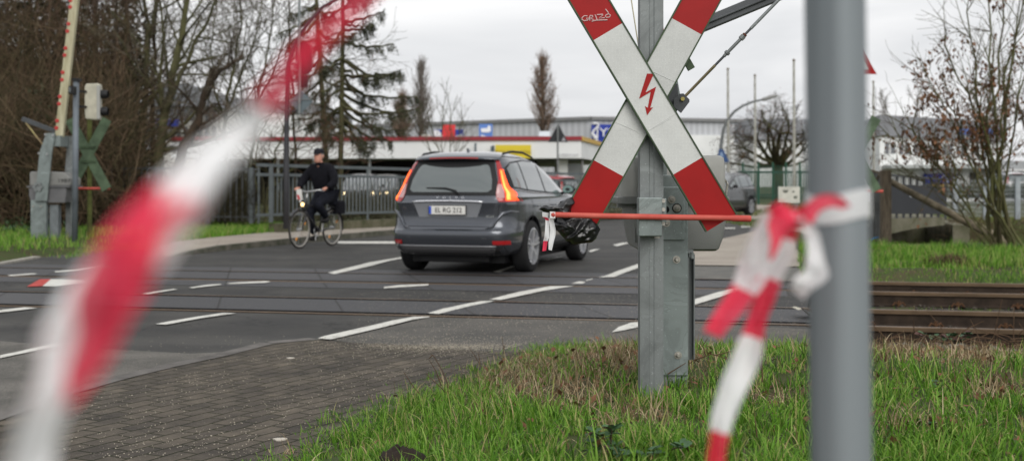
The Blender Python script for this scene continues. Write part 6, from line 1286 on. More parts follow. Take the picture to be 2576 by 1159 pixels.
# ------------------------------------------------------------------ trees
def bark(name, c, c2, vs=3): return mat(name, c, .95, col2=c2, vs=vs, stretch=(1, 1, .4), spec=.15)
m_bk1 = bark('bark_mossy', (.10, .10, .045), (.04, .035, .024)); m_bk2 = bark('bark_brown', (.075, .055, .04), (.035, .028, .02)); m_twr = bark('twig_reddish', (.12, .075, .05), (.06, .04, .028)); m_twg = bark('twig_grey', (.13, .115, .09), (.075, .065, .045))
m_ndl = mat('spruce_needles', (.10, .11, .06), .9, col2=(.04, .048, .026), vs=5, spec=.15); m_ndl2 = mat('conifer_dark', (.040, .052, .022), .95, col2=(.018, .022, .012), vs=3, spec=.1); m_ivy = mat('ivy_leaf', (.028, .06, .02), .5, var=.4, vs=8)
m_bleaf = mat('withered_leaf', (.21, .105, .055), .85, col2=(.10, .05, .028), vs=7, spec=.2)
def mix_mat(name, stops): 
    m = mat(name, stops[0], .95, spec=.1); t = m.node_tree; b = t.nodes['Principled BSDF']; ge = t.nodes.new('ShaderNodeNewGeometry'); cr = t.nodes.new('ShaderNodeValToRGB')
    while len(cr.color_ramp.elements) < len(stops): cr.color_ramp.elements.new(.5)
    for i, (e, c) in enumerate(zip(cr.color_ramp.elements, stops)): e.position = i / (len(stops) - 1); e.color = (*c, 1)
    t.links.new(ge.outputs['Random Per Island'], cr.inputs[0]); t.links.new(cr.outputs[0], b.inputs['Base Color']); return m
class Twigs:                              # fast collector of thin tapering tubes
    def __init__(s): s.v = []; s.f = []
    def seg(s, pts, rads, n=3):
        b = len(s.v); k = len(pts); x = None
        for i in range(k):
            d = pts[min(i + 1, k - 1)] - pts[max(i - 1, 0)]
            if d.length < 1e-7: d = Vector((0, 0, 1))
            d.normalize()
            if x is None: x, y = frame_of(d)
            else:
                x = x - d * x.dot(d)
                if x.length < 1e-5: x, _ = frame_of(d)
                x.normalize(); y = d.cross(x)
            r = rads[i]; p = pts[i]
            for j in range(n):
                t = 6.28318 * j / n; c, s_ = math.cos(t) * r, math.sin(t) * r
                s.v.append((p.x + x.x * c + y.x * s_, p.y + x.y * c + y.y * s_, p.z + x.z * c + y.z * s_))
        for i in range(k - 1):
            for j in range(n): s.f.append((b + i * n + j, b + i * n + (j + 1) % n, b + (i + 1) * n + (j + 1) % n, b + (i + 1) * n + j))
    def build(s, name, m_, parent, smooth=True):
        off = world_loc(parent) if parent is not None else Vector((0, 0, 0)); me = bpy.data.meshes.new(name)
        va = np.array(s.v) - np.array(off); me.from_pydata(va.tolist(), [], s.f); me.materials.append(m_)
        if smooth: me.polygons.foreach_set('use_smooth', [True] * len(s.f))
        o = bpy.data.objects.new(name, me); COL.objects.link(o); o.parent = parent; return o
def grow(T, W, r, p, d, L, rad, lvl, maxl, up=.12, wander=.25, nb=(4, 6), ratio=.55, ang=(25, 60), minr=.006, tips=None, split=2, start=.25):
    # T: heavy limbs, W: fine twigs
    n = max(3, int(4 + L * .8)) if lvl < 2 else 4
    pts = [p.copy()]; dirs = [d.copy()]; rr = [rad]
    for i in range(n):
        d = (d + Vector((r.gauss(0, wander), r.gauss(0, wander), r.gauss(0, wander) + up)) * (1.0 / n) * 2).normalized()
        pts.append(pts[-1] + d * L / n); dirs.append(d.copy()); rr.append(max(minr * .7, rad * (1 - .75 * (i + 1) / n)))
    (T if lvl < split else W).seg(pts, rr, 6 if lvl == 0 else 4 if lvl < 2 else 3)
    if tips is not None and lvl >= maxl - 1: tips.append((pts[-1], dirs[-1])); tips.append((pts[n // 2], dirs[n // 2]))
    if lvl >= maxl: return
    k = r.randint(*nb) if lvl else r.randint(nb[0] + 2, nb[1] + 3)
    for i in range(k):
        f = start + (1 - start) * (i + r.random()) / k if lvl == 0 else .15 + .85 * (i + r.random()) / k
        f = min(.999, f); q = f * n; j = int(q); t = q - j; base_ = pts[j].lerp(pts[j + 1], t); dd = dirs[j + 1]
        a = R(r.uniform(*ang)); x, y = frame_of(dd); ph = r.uniform(0, 6.283)
        nd = (dd * math.cos(a) + (x * math.cos(ph) + y * math.sin(ph)) * math.sin(a)).normalized()
        grow(T, W, r, base_, nd, L * ratio * r.uniform(.7, 1.15) * (1.15 - .5 * f), max(minr, rr[j] * .55), lvl + 1, maxl, up, wander * 1.1, nb, ratio, ang, minr, tips, split)
def tree(name, label, u, v, dist, h, rad, seed, lean=(0, 0), mats=(None, None), group=None, levels=3, cat='tree', z=None, stems=None, **kw):
    r = random.Random(seed); b = Vector(P(u, v, dist)); 
    if z is not None: b.z = z
    t_ = thing(name, label, cat, b, group=group); T, W = Twigs(), Twigs(); tips = kw.pop('tips', None)
    for (dx, dz_lean, hh, rd) in (stems or [(0, lean[0], h, rad)]):
        grow(T, W, r, b + Vector((dx, 0, -.2)), Vector((dz_lean, lean[1], 1)).normalized(), hh, rd, 0, levels, tips=tips, **kw)
    T.build('trunk', mats[0] or m_bk1, t_)
    if W.f: W.build('crown', mats[1] or m_twg, t_, False)
    return t_
def leaves(name, pts, m_, parent, r, size, n, spread, hang=.5, kind=None):
    vs, fs = [], []; off = world_loc(parent)
    for (p, d) in pts:
        for _ in range(n if isinstance(n, int) else (1 if r.random() < n else 0)):
            c = p + Vector((r.gauss(0, spread), r.gauss(0, spread), r.gauss(0, spread) - spread * hang)) - off
            a = Vector((r.gauss(0, 1), r.gauss(0, 1), r.gauss(0, 1) - hang)).normalized(); x, y = frame_of(a); s_ = size * r.uniform(.6, 1.3); b = len(vs)
            vs += [c, c + a * s_ * .5 + x * s_ * .32, c + a * s_ + y * s_ * .1, c + a * s_ * .5 - x * s_ * .32]; fs.append((b, b + 1, b + 2, b + 3))
    me = bpy.data.meshes.new(name); me.from_pydata([tuple(q) for q in vs], [], fs); me.materials.append(m_); o = bpy.data.objects.new(name, me); COL.objects.link(o); o.parent = parent; return o
GB = 'bare trees behind the left fence'
# trunks measured from the photograph: given as explicit centre lines, crown grown from them
def line_tree(label, pts, dist, w_px, seed, group=GB, mats=(None, None), nb=9, L=3.0, up=.1, name='bare_tree', levels=2, extra=(), ang=(25, 65), minr=.008, frm=.25):
    r = random.Random(seed); P3 = [Vector(P(u, v, dist + r.uniform(-.2, .2))) for u, v in pts]; b = P3[0]; t_ = thing(name, label, 'tree', b, group=group); T, W = Twigs(), Twigs()
    for line, ww in [(P3, w_px)] + [([Vector(P(u, v, dist + dd)) for u, v in l], w2) for l, w2, dd in extra]:
        n = len(line); d0 = dist / F_PX; dense = []; rr = []
        for i in range(n - 1):
            for k in range(4): f = (i + k / 4) / (n - 1); dense.append(line[i].lerp(line[i + 1], k / 4) + Vector((r.gauss(0, .02), r.gauss(0, .05), 0))); rr.append(ww * d0 / 2 * (1 - .6 * f))
        dense.append(line[-1]); rr.append(ww * d0 / 2 * .38); T.seg(dense, rr, 8)
        k = int(nb * (1 if line is P3 else .7))
        for i in range(k):
            f = frm + (1 - frm) * (i + r.random()) / k; j = min(len(dense) - 2, int(f * (len(dense) - 1))); dd = (dense[j + 1] - dense[j]).normalized(); a = R(r.uniform(*ang)); x, y = frame_of(dd); ph = r.uniform(0, 6.283)
            nd = (dd * math.cos(a) + (x * math.cos(ph) + y * math.sin(ph)) * math.sin(a)).normalized()
            grow(T, W, r, dense[j], nd, L * r.uniform(.6, 1.2), max(minr, rr[j] * .5), 1, 1 + levels, up, .3, (3, 5), .6, (22, 60), minr)
    T.build('trunk', mats[0] or m_bk1, t_); W.build('crown', mats[1] or m_twg, t_, False); return t_
line_tree('slender mossy trunk forking near the top, left of the pair by the fence', [(352, 560), (358, 430), (360, 300), (372, 130), (368, 40), (352, -60)], 36, 20, 11, extra=[([(372, 120), (384, 60), (398, -60)], 12, .3)], nb=10, L=3.0)
line_tree('dark straight trunk close beside the slender mossy one', [(392, 560), (386, 420), (384, 250), (386, 100), (402, -80)], 37, 17, 12, nb=10, L=2.8, mats=(m_bk2, None))
line_tree('thick mossy trunk leaning right with a strong branch', [(398, 560), (396, 450), (402, 380), (415, 290), (440, 170), (462, 70), (478, -60)], 34, 32, 13, extra=[([(420, 270), (452, 190), (490, 110), (530, 40), (560, -40)], 13, -.3), ([(412, 300), (404, 200), (410, 90), (400, -40)], 11, .4)], nb=12, L=3.2)
line_tree('dark crooked trunk cut off short with a side branch to the right', [(440, 570), (448, 420), (470, 350), (500, 300), (520, 220), (532, 172)], 33, 30, 14, mats=(m_bk2, None), extra=[([(522, 215), (555, 175), (585, 160), (612, 140)], 14, -.2), ([(500, 300), (540, 260), (570, 265)], 7, .3), ([(470, 350), (455, 300), (448, 240)], 8, .3)], nb=7, L=1.5)
line_tree('pale thin tree with wide upswept branches right of the crooked trunk', [(562, 560), (565, 440), (566, 320), (572, 240), (592, 150), (606, 60), (604, -60)], 38, 11, 15, extra=[([(566, 300), (540, 230), (530, 120), (545, 0)], 7, .2), ([(568, 290), (600, 200), (640, 110), (660, 0)], 7, -.2)], nb=14, L=3.6)
line_tree('thin bare tree crossing behind the white part of the long tape', [(610, 560), (625, 440), (640, 330), (655, 220), (675, 120), (690, 0)], 40, 9, 16, extra=[([(640, 330), (610, 260), (600, 180)], 5, .2), ([(650, 260), (690, 180), (720, 90)], 6, 0)], nb=16, L=3.4)
line_tree('arching reddish bush branches left of the lamp post', [(668, 560), (672, 480), (690, 400), (715, 320), (745, 250)], 31, 7, 17, mats=(m_bk1, m_twr), extra=[([(668, 540), (660, 460), (640, 400), (600, 380)], 5, .2), ([(672, 500), (700, 440), (740, 380), (800, 350)], 5, .3), ([(668, 540), (690, 470), (740, 420), (810, 400)], 5, -.2), ([(666, 540), (640, 440), (650, 340), (700, 250)], 5, .4)], nb=9, L=2.0, name='bare_bush', minr=.007)
for i, (u, d_, w_) in enumerate(((285, 35, 12), (312, 39, 10), (232, 38, 14), (182, 36, 10), (118, 40, 16), (58, 37, 12), (8, 39, 16))):
    line_tree(('thin trunk in the thicket just left of the forking trunk', 'faint trunk between the forking trunk and the thicket', 'brown trunk in the thicket behind the signal head', 'thin brown trunk rising behind the cream boom', 'thick brown trunk in the thicket left of the cream boom', 'brown trunk in the thicket above the far counterweight bar', 'thick dark trunk in the thicket at the left edge')[i], [(u, 570), (u + 5, 400), (u - 4, 220), (u + 8, 60), (u + 2, -90)], d_, w_, 40 + i, mats=(m_bk2, m_twr), nb=17, L=2.8, group='trunks in the brown thicket', minr=.009, frm=.05)
# spruces
def spruce(label, pts, dist, w_px, seed, br, ntw=26):
    rq = random.Random(seed + 1); br = [(a, b + rq.uniform(-8, 8), c, d + rq.uniform(-18, 18), e * rq.uniform(.3, 1)) for a, b, c, d, e in br] + [(a, b + rq.uniform(8, 26), a + (c - a) * rq.uniform(.45, .95), d + rq.uniform(-5, 40), e * rq.uniform(.1, .8)) for a, b, c, d, e in br if rq.random() < .6]
    r = random.Random(seed); line = [Vector(P(u, v, dist)) for u, v in pts]; t_ = thing('spruce_tree', label, 'tree', line[0], group='thin spruces behind the bridge railing'); T, W = Twigs(), Twigs(); nd = []
    n = len(line); dense = []; rr = []
    for i in range(n - 1):
        for k in range(5): dense.append(line[i].lerp(line[i + 1], k / 5)); rr.append(w_px * dist / F_PX / 2 * (1 - .5 * (i + k / 5) / (n - 1)))
    dense.append(line[-1]); rr.append(w_px * dist / F_PX / 4); T.seg(dense, rr, 8)
    for (u0, v0, u1, v1, sag) in br:
        a = Vector(P(u0, v0, dist)); b = Vector(P(u1, v1, dist + r.uniform(-1.6, 1.6))); k = 10; pp = []
        for i in range(k + 1): t = i / k; q = a.lerp(b, t); q.z -= sag * dist / F_PX * math.sin(t * math.pi) * (1 - .25 * t); q += Vector((r.gauss(0, .03), r.gauss(0, .04), r.gauss(0, .03))); pp.append(q)
        T.seg(pp, [.045 * (1 - .8 * i / k) + .008 for i in range(k + 1)], 4); Lb = (b - a).length
        for i in range(int(ntw * Lb / 2.2)):
            t = r.uniform(.25, 1) ** .8; j = min(k - 1, int(t * k)); q = pp[j].lerp(pp[j + 1], t * k - j); d = (pp[j + 1] - pp[j]).normalized(); sx, sy = frame_of(d)
            dd = (d * .5 + sx * r.uniform(-1, 1) * .6 + Vector((0, 0, -.55 - r.random() * .5))).normalized(); l = r.uniform(.2, .6) * (1.15 - .5 * t); m_ = 4; tp = [q]
            for _ in range(m_): dd = (dd + Vector((r.gauss(0, .12), r.gauss(0, .12), -.12))).normalized(); tp.append(tp[-1] + dd * l / m_)
            W.seg(tp, [.008, .007, .006, .005, .004], 3)
            for s_ in range(m_):
                for _ in range(3): nd.append((tp[s_].lerp(tp[s_ + 1], r.random()), dd))
    T.build('trunk', m_bk1, t_); W.build('crown', m_twg, t_, False); leaves('needles', nd, m_ndl, t_, r, .06, 3, .035, .3)['kind'] = 'stuff'; return t_
sr_ = random.Random(3)
def sbr(tu, rows, side):
    out = []
    for v, ln, dv, sg in rows: out.append((tu(v), v, tu(v) + side * ln, v + dv, sg))
    return out
t1u = lambda v: 795 + v * .066; t2u = lambda v: 863 - v * .015
spruce('sparse spruce with drooping boughs reaching right, above the grey SUV', [(856, 520), (857, 400), (860, 250), (862, 100), (863, -40), (864, -160)], 34, 15, 21,
       sbr(t2u, ((10, 90, -30, 8), (45, 110, -10, 18), (70, 75, -5, 14), (105, 125, -10, 26), (150, 150, 15, 30), (185, 150, -15, 34), (215, 190, 22, 30), (240, 200, 20, 44), (262, 165, 50, 34), (290, 130, 60, 28), (150, 95, 40, 30), (300, 90, 50, 20), (325, 70, 50, 14), (-40, 60, -10, 8), (-90, 50, -10, 8), (190, 80, 60, 20), (240, 100, 90, 26)), 1) +
       sbr(t2u, ((20, 60, 20, 14), (80, 70, 30, 18), (140, 60, 40, 14), (200, 80, 40, 20), (260, 90, 40, 20), (310, 60, 30, 12)), -1), 26)
spruce('slimmer spruce left of the sparse one with short mossy boughs', [(824, 500), (820, 400), (812, 260), (802, 100), (796, 0), (790, -150)], 36, 16, 22,
       sbr(t1u, ((5, 70, 10, 14), (40, 100, 40, 20), (95, 80, 30, 18), (150, 70, 40, 18), (210, 90, 40, 20), (270, 80, 30, 16), (-60, 60, 10, 10)), -1) + sbr(t1u, ((20, 50, 20, 12), (70, 55, 30, 14), (130, 60, 40, 16), (190, 50, 40, 14), (250, 60, 40, 16), (300, 50, 40, 12)), 1), 18)
line_tree('thin bare tree with long level branches above the lamp post', [(745, 520), (742, 380), (735, 200), (728, 60), (724, -80)], 39, 8, 23, mats=(m_bk2, m_twg), nb=20, L=3.4, ang=(50, 90), up=.02)
# dark conifers behind the thicket
def conifer(label, u, dist, h, w_, seed, m_=None):
    r = random.Random(seed); b = Vector((P(u, 0, dist)[0], dist, 0)); t_ = thing('conifer_tree', label, 'tree', b, group='dark conifers behind the brown thicket'); T, W = Twigs(), Twigs(); T.seg([b, b + Vector((0, 0, h))], [.22, .03], 7); nd = []
    for i in range(int(h * 8)):
        z = r.uniform(.12, .99) * h; l = w_ * (1 - z / h) ** .55 * r.uniform(.45, 1.05); a = r.uniform(0, 6.283); d = Vector((math.cos(a), math.sin(a), r.uniform(-.35, .15))); p0 = b + Vector((0, 0, z)); k = 6; pp = [p0]
        for _ in range(k): d = (d + Vector((r.gauss(0, .12), r.gauss(0, .12), r.gauss(-.04, .1)))).normalized(); pp.append(pp[-1] + d * l / k)
        W.seg(pp, [.03, .025, .02, .016, .012, .01, .006], 3)
        for j in range(1, k):
            for _ in range(int(4 + l * 2.5)): nd.append((pp[j].lerp(pp[j + 1], r.random()) + Vector((r.gauss(0, .12), r.gauss(0, .12), r.gauss(-.05, .12))), d))
    T.build('trunk', m_bk2, t_); W.build('crown', m_bk2, t_, False); leaves('needles', nd, m_ or m_ndl2, t_, r, .20, 2, .10, .5)['kind'] = 'stuff'; return t_
for i, (u, d_, h, w_) in enumerate(((-30, 42, 12, 3.4), (75, 45, 13, 3.2), (150, 41, 11, 2.6), (240, 46, 12, 2.6), (318, 44, 11, 1.9))):
    conifer(('dark conifer at the left edge behind the thicket', 'tall dark conifer between the left edge and the cream boom', 'dark conifer directly behind the cream boom', 'dark conifer above the cream signal head', 'narrow dark conifer left of the forking trunk')[i], u, d_, h, w_, 60 + i)
# brown thicket: a mass of twigs nobody could count
def thicket(name, label, regs, n, seed, m_, Lr=(.6, 2.2), rad=.007):
    r = random.Random(seed); T = Twigs()
    for _ in range(n):
        u0, u1, v0, v1, d0, d1 = regs[r.randrange(len(regs))]; d_ = r.uniform(d0, d1); p = Vector(P(r.uniform(u0, u1), r.uniform(v0, v1), d_)); dd = Vector((r.gauss(0, .5), r.gauss(0, .4), r.uniform(.1, 1))).normalized(); l = r.uniform(*Lr); pp = [p]
        for _ in range(4): dd = (dd + Vector((r.gauss(0, .25), r.gauss(0, .2), r.gauss(-.05, .2)))).normalized(); pp.append(pp[-1] + dd * l / 4)
        T.seg(pp, [rad, rad * .9, rad * .75, rad * .6, rad * .4], 3)
        if r.random() < .6:
            q = pp[2]; d2 = (dd + Vector((r.gauss(0, .7), r.gauss(0, .4), .2))).normalized(); T.seg([q, q + d2 * l * .3], [rad * .6, rad * .3], 3)
    o = T.build(name, m_, None, False); tag(o, label, 'thicket', kind='stuff'); return o
thicket('thicket', 'dense brown leafless thicket filling the left behind the far barrier machine', [(-120, 340, 240, 560, 29, 38), (-120, 330, 60, 400, 33, 42), (-120, 330, 330, 600, 27.5, 33)], 8800, 71, mix_mat('thicket_twigs', [(.028, .032, .014), (.06, .045, .03), (.10, .065, .042), (.07, .06, .03), (.17, .12, .08)]), (.6, 2.4), .0095)
thicket('undergrowth', 'dark low undergrowth behind the left fence', [(-120, 640, 470, 575, 29.5, 34)], 5000, 72, bark('twig_dark', (.05, .045, .025), (.025, .022, .014)), (.3, 1.1), .008)
thicket('bank_scrub', 'brown scrub on the brook bank behind the bridge railing', [(690, 1000, 500, 560, 33.5, 36), (1000, 1560, 495, 545, 40, 46)], 3600, 73, bark('twig_olive', (.085, .08, .045), (.04, .036, .022)), (.2, .8), .008)
r_ = random.Random(5); iv = thing('ivy', 'patch of green ivy climbing in the thicket left of the cream boom', 'ivy', P(95, 400, 31)); leaves('foliage', [(Vector(P(r_.gauss(96, 14), r_.uniform(215, 345), r_.uniform(30, 32))), None) for _ in range(420)], m_ivy, iv, r_, .11, 1, .12, .3)
r_ = random.Random(6); bs2 = thing('evergreen_bush', 'low dark green bush on the verge under the far counterweight bar', 'bush', P(30, 600, 27)); leaves('foliage', [(Vector(P(r_.gauss(40, 60), r_.uniform(560, 628), r_.uniform(24.5, 27))), None) for _ in range(1500)], m_ivy, bs2, r_, .09, 1, .10, .2)
# dark backing woods far behind the thicket so that little sky shows low down
thicket('far_wood', 'far dark wood behind the thicket and trunks on the left', [(-150, 350, 220, 460, 44, 55)], 4500, 75, bark('far_twig', (.05, .045, .035), (.03, .027, .02)), (1, 3.5), .02)
# poplars, round tree and saplings
def poplar(label, u, v0, vt, dist, wpx, seed, m_, gp='columnar bare trees behind the showroom'):
    r = random.Random(seed); b = Vector(P(u, v0, dist)); h = (v0 - vt) * dist / F_PX; W_ = wpx * dist / F_PX / 2; t_ = thing('columnar_tree', label, 'tree', b, group=gp); T, W = Twigs(), Twigs(); T.seg([b, b + Vector((0, 0, h * .5)), b + Vector((0, 0, h * .97))], [.18, .12, .02], 6); tips = []
    for i in range(90):
        f = r.uniform(.0, .90); a = r.uniform(0, 6.283); s_ = W_ * 1.5 * min(1, (f + .16) / .22) * (1 - f) ** .9 * r.uniform(.5, 1); l = h * (.22 * (1 - f) + .10); p0 = b + Vector((0, 0, h * f * .94)); pp = [p0]; d = Vector((math.cos(a) * s_ / l * 1.9, math.sin(a) * s_ / l * 1.9, .9)).normalized()
        for j in range(5): d = (d + Vector((-math.cos(a) * .07, -math.sin(a) * .07, .13)) + Vector((r.gauss(0, .07), r.gauss(0, .07), 0))).normalized(); pp.append(pp[-1] + d * l / 5)
        T.seg(pp, [.035, .03, .022, .018, .012, .007], 3)
        for j in range(1, 6):
            for _ in range(2): d2 = (d + Vector((r.gauss(0, .4), r.gauss(0, .4), r.gauss(.2, .3)))).normalized(); q = pp[j]; l2 = r.uniform(.25, .7); W.seg([q, q + d2 * l2 * .5, q + d2 * l2 + Vector((0, 0, .1))], [.013, .010, .006], 3); tips.append((q + d2 * l2 * .7, d2))
    T.build('trunk', m_bk2, t_); W.build('crown', m_, t_, False); return t_, tips, r
m_pop = bark('poplar_twig', (.18, .125, .09), (.10, .07, .05)); m_pop2 = bark('poplar_grey', (.17, .15, .135), (.11, .095, .08))
t_, tips, r_ = poplar('slim columnar tree with brown leaves standing behind the showroom', 1365, 350, 137, 72, 84, 31, m_pop); leaves('leaves', tips, m_bleaf, t_, r_, .16, .35, .12)
poplar('greyer slim columnar tree half behind the spruce boughs', 1060, 350, 154, 76, 66, 32, m_pop2)
t_, tips, r_ = poplar('short brown columnar tree beneath the spruce boughs', 1010, 355, 235, 74, 60, 33, m_pop)
tree('bare_sapling', 'thin bare sapling with upright twigs in front of the red banner', 1120, 465, 46, 3.4, .035, 81, mats=(m_bk1, m_twg), levels=2, stems=[(0, .0, 3.2, .035), (.05, .18, 3.4, .03), (-.05, -.22, 2.6, .028), (.02, .32, 2.4, .025), (-.03, -.05, 3.3, .03), (.0, .1, 2.9, .025)], nb=(3, 5), ang=(12, 30), ratio=.5, start=.4, minr=.008, up=.2)
rt = tree('round_tree', 'round bare tree with twisted limbs in front of the right halls', 1958, 530, 57, 1.9, .28, 91, mats=(m_bk1, m_bk2), levels=0, nb=(1, 1))
r_ = random.Random(92); T, W = Twigs(), Twigs(); b = Vector(P(1958, 470, 57)); fork = Vector(P(1957, 418, 57)); T.seg([Vector(P(1958, 535, 57)), b, fork], [.34, .26, .24], 8); tips = []
for (u, v, L_, rad) in ((1925, 385, 1.7, .11), (1885, 400, 1.6, .10), (1850, 412, 1.5, .07), (1945, 350, 1.9, .12), (1962, 335, 2.0, .12), (1992, 365, 1.8, .11), (2012, 385, 1.7, .09), (2032, 402, 1.5, .07), (1975, 385, 1.5, .10), (1905, 350, 1.8, .09), (1930, 322, 1.8, .08), (1985, 322, 1.8, .08), (1870, 372, 1.7, .08), (2022, 352, 1.7, .08)):
    a = fork; q = Vector(P(u, v, 57 + r_.uniform(-1.8, 1.8))); T.seg([a, a.lerp(q, .5) + Vector((r_.gauss(0, .1), 0, -.12)), q], [rad * 1.2, rad * .95, rad * .7], 6)
    for _ in range(4):
        d = ((q - a).normalized() * .8 + Vector((r_.gauss(0, .55), r_.gauss(0, .55), r_.gauss(.05, .3)))).normalized(); grow(T, W, r_, q, d, L_ * r_.uniform(.7, 1), rad * .45, 1, 3, .02, .5, (4, 6), .58, (30, 80), .009, tips)
for o in list(rt.children): bpy.data.objects.remove(o)
T.build('trunk', m_bk1, rt); W.build('crown', m_bk2, rt, False); 
leaves('leaves', tips, m_bleaf, rt, r_, .10, .25, .1)
# big shrub with withered leaves at right
r_ = random.Random(101); bsn = Vector(P(2540, 625, 22.0)); sb2 = thing('leafy_shrub', 'large spreading shrub with withered brown leaves at the right edge', 'shrub', bsn); T, W = Twigs(), Twigs(); tips = []
for i, (u, v, rad) in enumerate(((2290, 330, .03), (2240, 350, .022), (2330, 200, .038), (2380, 110, .04), (2440, 30, .045), (2490, -60, .045), (2540, -90, .05), (2585, -60, .045), (2400, 250, .035), (2450, 180, .04), (2500, 110, .04), (2340, 420, .022), (2400, 460, .02), (2560, 60, .045), (2610, 60, .04), (2470, 330, .03), (2540, 220, .035), (2280, 440, .018))):
    q = Vector(P(u, v, 22 + r_.uniform(-1.6, 1.6))); a = bsn + Vector((r_.uniform(-.25, .25), r_.uniform(-.3, .3), -.1)); k = 9; pp = []
    for j in range(k + 1): t = j / k; p = a.lerp(q, t); p.z += (.35 if i % 2 else .15) * math.sin(t * math.pi) * (1 if u < 2400 else .3); p.x += -.25 * math.sin(t * math.pi) * (0 if u < 2400 else .6); pp.append(p + Vector((r_.gauss(0, .04), r_.gauss(0, .04), r_.gauss(0, .04))))
    T.seg(pp, [rad * .62 * (1 - .72 * j / k) + .004 for j in range(k + 1)], 5)
    for j in range(3, k + 1):
        for _ in range(2 if j > 4 else 1):
            d = ((pp[j] - pp[j - 1]).normalized() + Vector((r_.gauss(0, .45), r_.gauss(0, .45), r_.gauss(.12, .35)))).normalized(); grow(T, W, r_, pp[j], d, r_.uniform(.5, 1.2), .011, 1, 2, .10, .28, (3, 5), .55, (25, 55), .0045, tips)
T.build('trunk', bark('shrub_bark_green', (.12, .125, .05), (.06, .05, .03)), sb2); W.build('crown', bark('shrub_twig', (.12, .10, .06), (.07, .05, .035)), sb2, False)
keep = []
for p, d in tips:
    u = U0 + F_PX * p.x / p.y; v = V0 - F_PX * (p.z - HC) / p.y; c = math.exp(-((u - 2400) / 170) ** 2 - ((v - 300) / 150) ** 2); n_ = noise.noise(Vector((p.x * 1.6, p.y, p.z * 1.6)))
    if n_ + c * .55 > .36: keep.append((p, d))
ls = []
for p, d in keep:
    for _ in range(r_.randint(2, 5)): ls.append((p + Vector((r_.gauss(0, .05), r_.gauss(0, .05), r_.gauss(-.04, .05))), d))
leaves('leaves', ls, m_bleaf, sb2, r_, .095, 1, .035, 1.4)
# trees behind the right buildings and on the bank
tree('bare_tree', 'brown bare tree behind the grey annex at the far right', 2560, 420, 92, 6.0, .2, 111, mats=(m_bk2, m_pop2), levels=3, stems=[(-1.6, -.1, 5.5, .2), (1.2, .05, 5.8, .2), (3.6, .05, 5.2, .18)], nb=(5, 7), ang=(20, 55), ratio=.45, minr=.025)
tree('bare_tree', 'faint bare treetop above the roof of the white office', 2272, 340, 110, 4.6, .2, 112, mats=(m_pop2, m_pop2), levels=3, stems=[(-1, -.1, 4.0, .12), (1.2, .1, 4.4, .12)], nb=(4, 6), ang=(25, 60), ratio=.5, minr=.02)
thicket('scrub', 'brown scrub and brambles on the far brook bank by the footbridge', [(2370, 2700, 560, 605, 30, 34)], 600, 76, bark('twig_tan', (.11, .08, .045), (.06, .045, .028)), (.2, .6), .006)
thicket('hedge', 'dark clipped hedge before the white office', [(2384, 2740, 478, 500, 66, 68)], 2200, 77, mat('hedge_green', (.03, .045, .02), .9, var=.4, vs=6), (.2, .7), .03)
# ------------------------------------------------------------------ grass
def blades(name, label, pts, m_, seed, hr=(.05, .14), wr=(.0022, .004), segs=4, lean=.6, matted=None):
    rs = np.random.RandomState(seed); n = len(pts); p = np.array(pts, dtype=np.float64)
    h = rs.uniform(hr[0], hr[1], n) * (p[:, 3] if p.shape[1] > 3 else 1); a = rs.uniform(0, 2 * np.pi, n); wv = rs.uniform(wr[0], wr[1], n); ln = np.abs(rs.normal(0, lean, n)) + .15
    if p.shape[1] > 4: a = np.where(rs.rand(n) < .6, p[:, 4] + rs.normal(0, .6, n), a)
    face = rs.uniform(0, np.pi, n); V = np.zeros((n, (segs) * 2 + 1, 3)); dx, dy = np.cos(a), np.sin(a); fx, fy = np.cos(face), np.sin(face)
    for s in range(segs + 1):
        t = s / segs; ang = ln * t * 1.0; hor = h * (1 - np.cos(ang * 1.2)) / np.maximum(ln * 1.2, .05); ver = h * np.sin(np.minimum(ang * 1.2, 2.6)) / np.maximum(ln * 1.2, .05)
        cx = p[:, 0] + dx * hor; cy = p[:, 1] + dy * hor; cz = p[:, 2] - .008 + ver
        if s < segs:
            ww = wv * (1 - t * .75)
            V[:, 2 * s] = np.stack([cx - fx * ww, cy - fy * ww, cz], 1); V[:, 2 * s + 1] = np.stack([cx + fx * ww, cy + fy * ww, cz], 1)
        else: V[:, 2 * s] = np.stack([cx, cy, cz], 1)
    nv = segs * 2 + 1; V = V.reshape(-1, 3); base = (np.arange(n) * nv)[:, None]; loops = []; starts = []; tot = []
    quads = np.concatenate([base + np.array([[2 * s, 2 * s + 1, 2 * s + 3, 2 * s + 2]]) for s in range(segs - 1)], 0); tris = base + np.array([[2 * segs - 2, 2 * segs - 1, 2 * segs]])
    me = bpy.data.meshes.new(name); me.vertices.add(len(V)); me.vertices.foreach_set('co', V.ravel()); L_ = np.concatenate([quads.ravel(), tris.ravel()]); me.loops.add(len(L_)); me.loops.foreach_set('vertex_index', L_.astype(np.int32))
    nq, ntr = len(quads), len(tris); me.polygons.add(nq + ntr); st = np.concatenate([np.arange(nq) * 4, nq * 4 + np.arange(ntr) * 3]); me.polygons.foreach_set('loop_start', st.astype(np.int32)); me.update(calc_edges=True); me.validate(); me.materials.append(m_)
    o = bpy.data.objects.new(name, me); COL.objects.link(o); tag(o, label, 'grass', kind='stuff'); return o
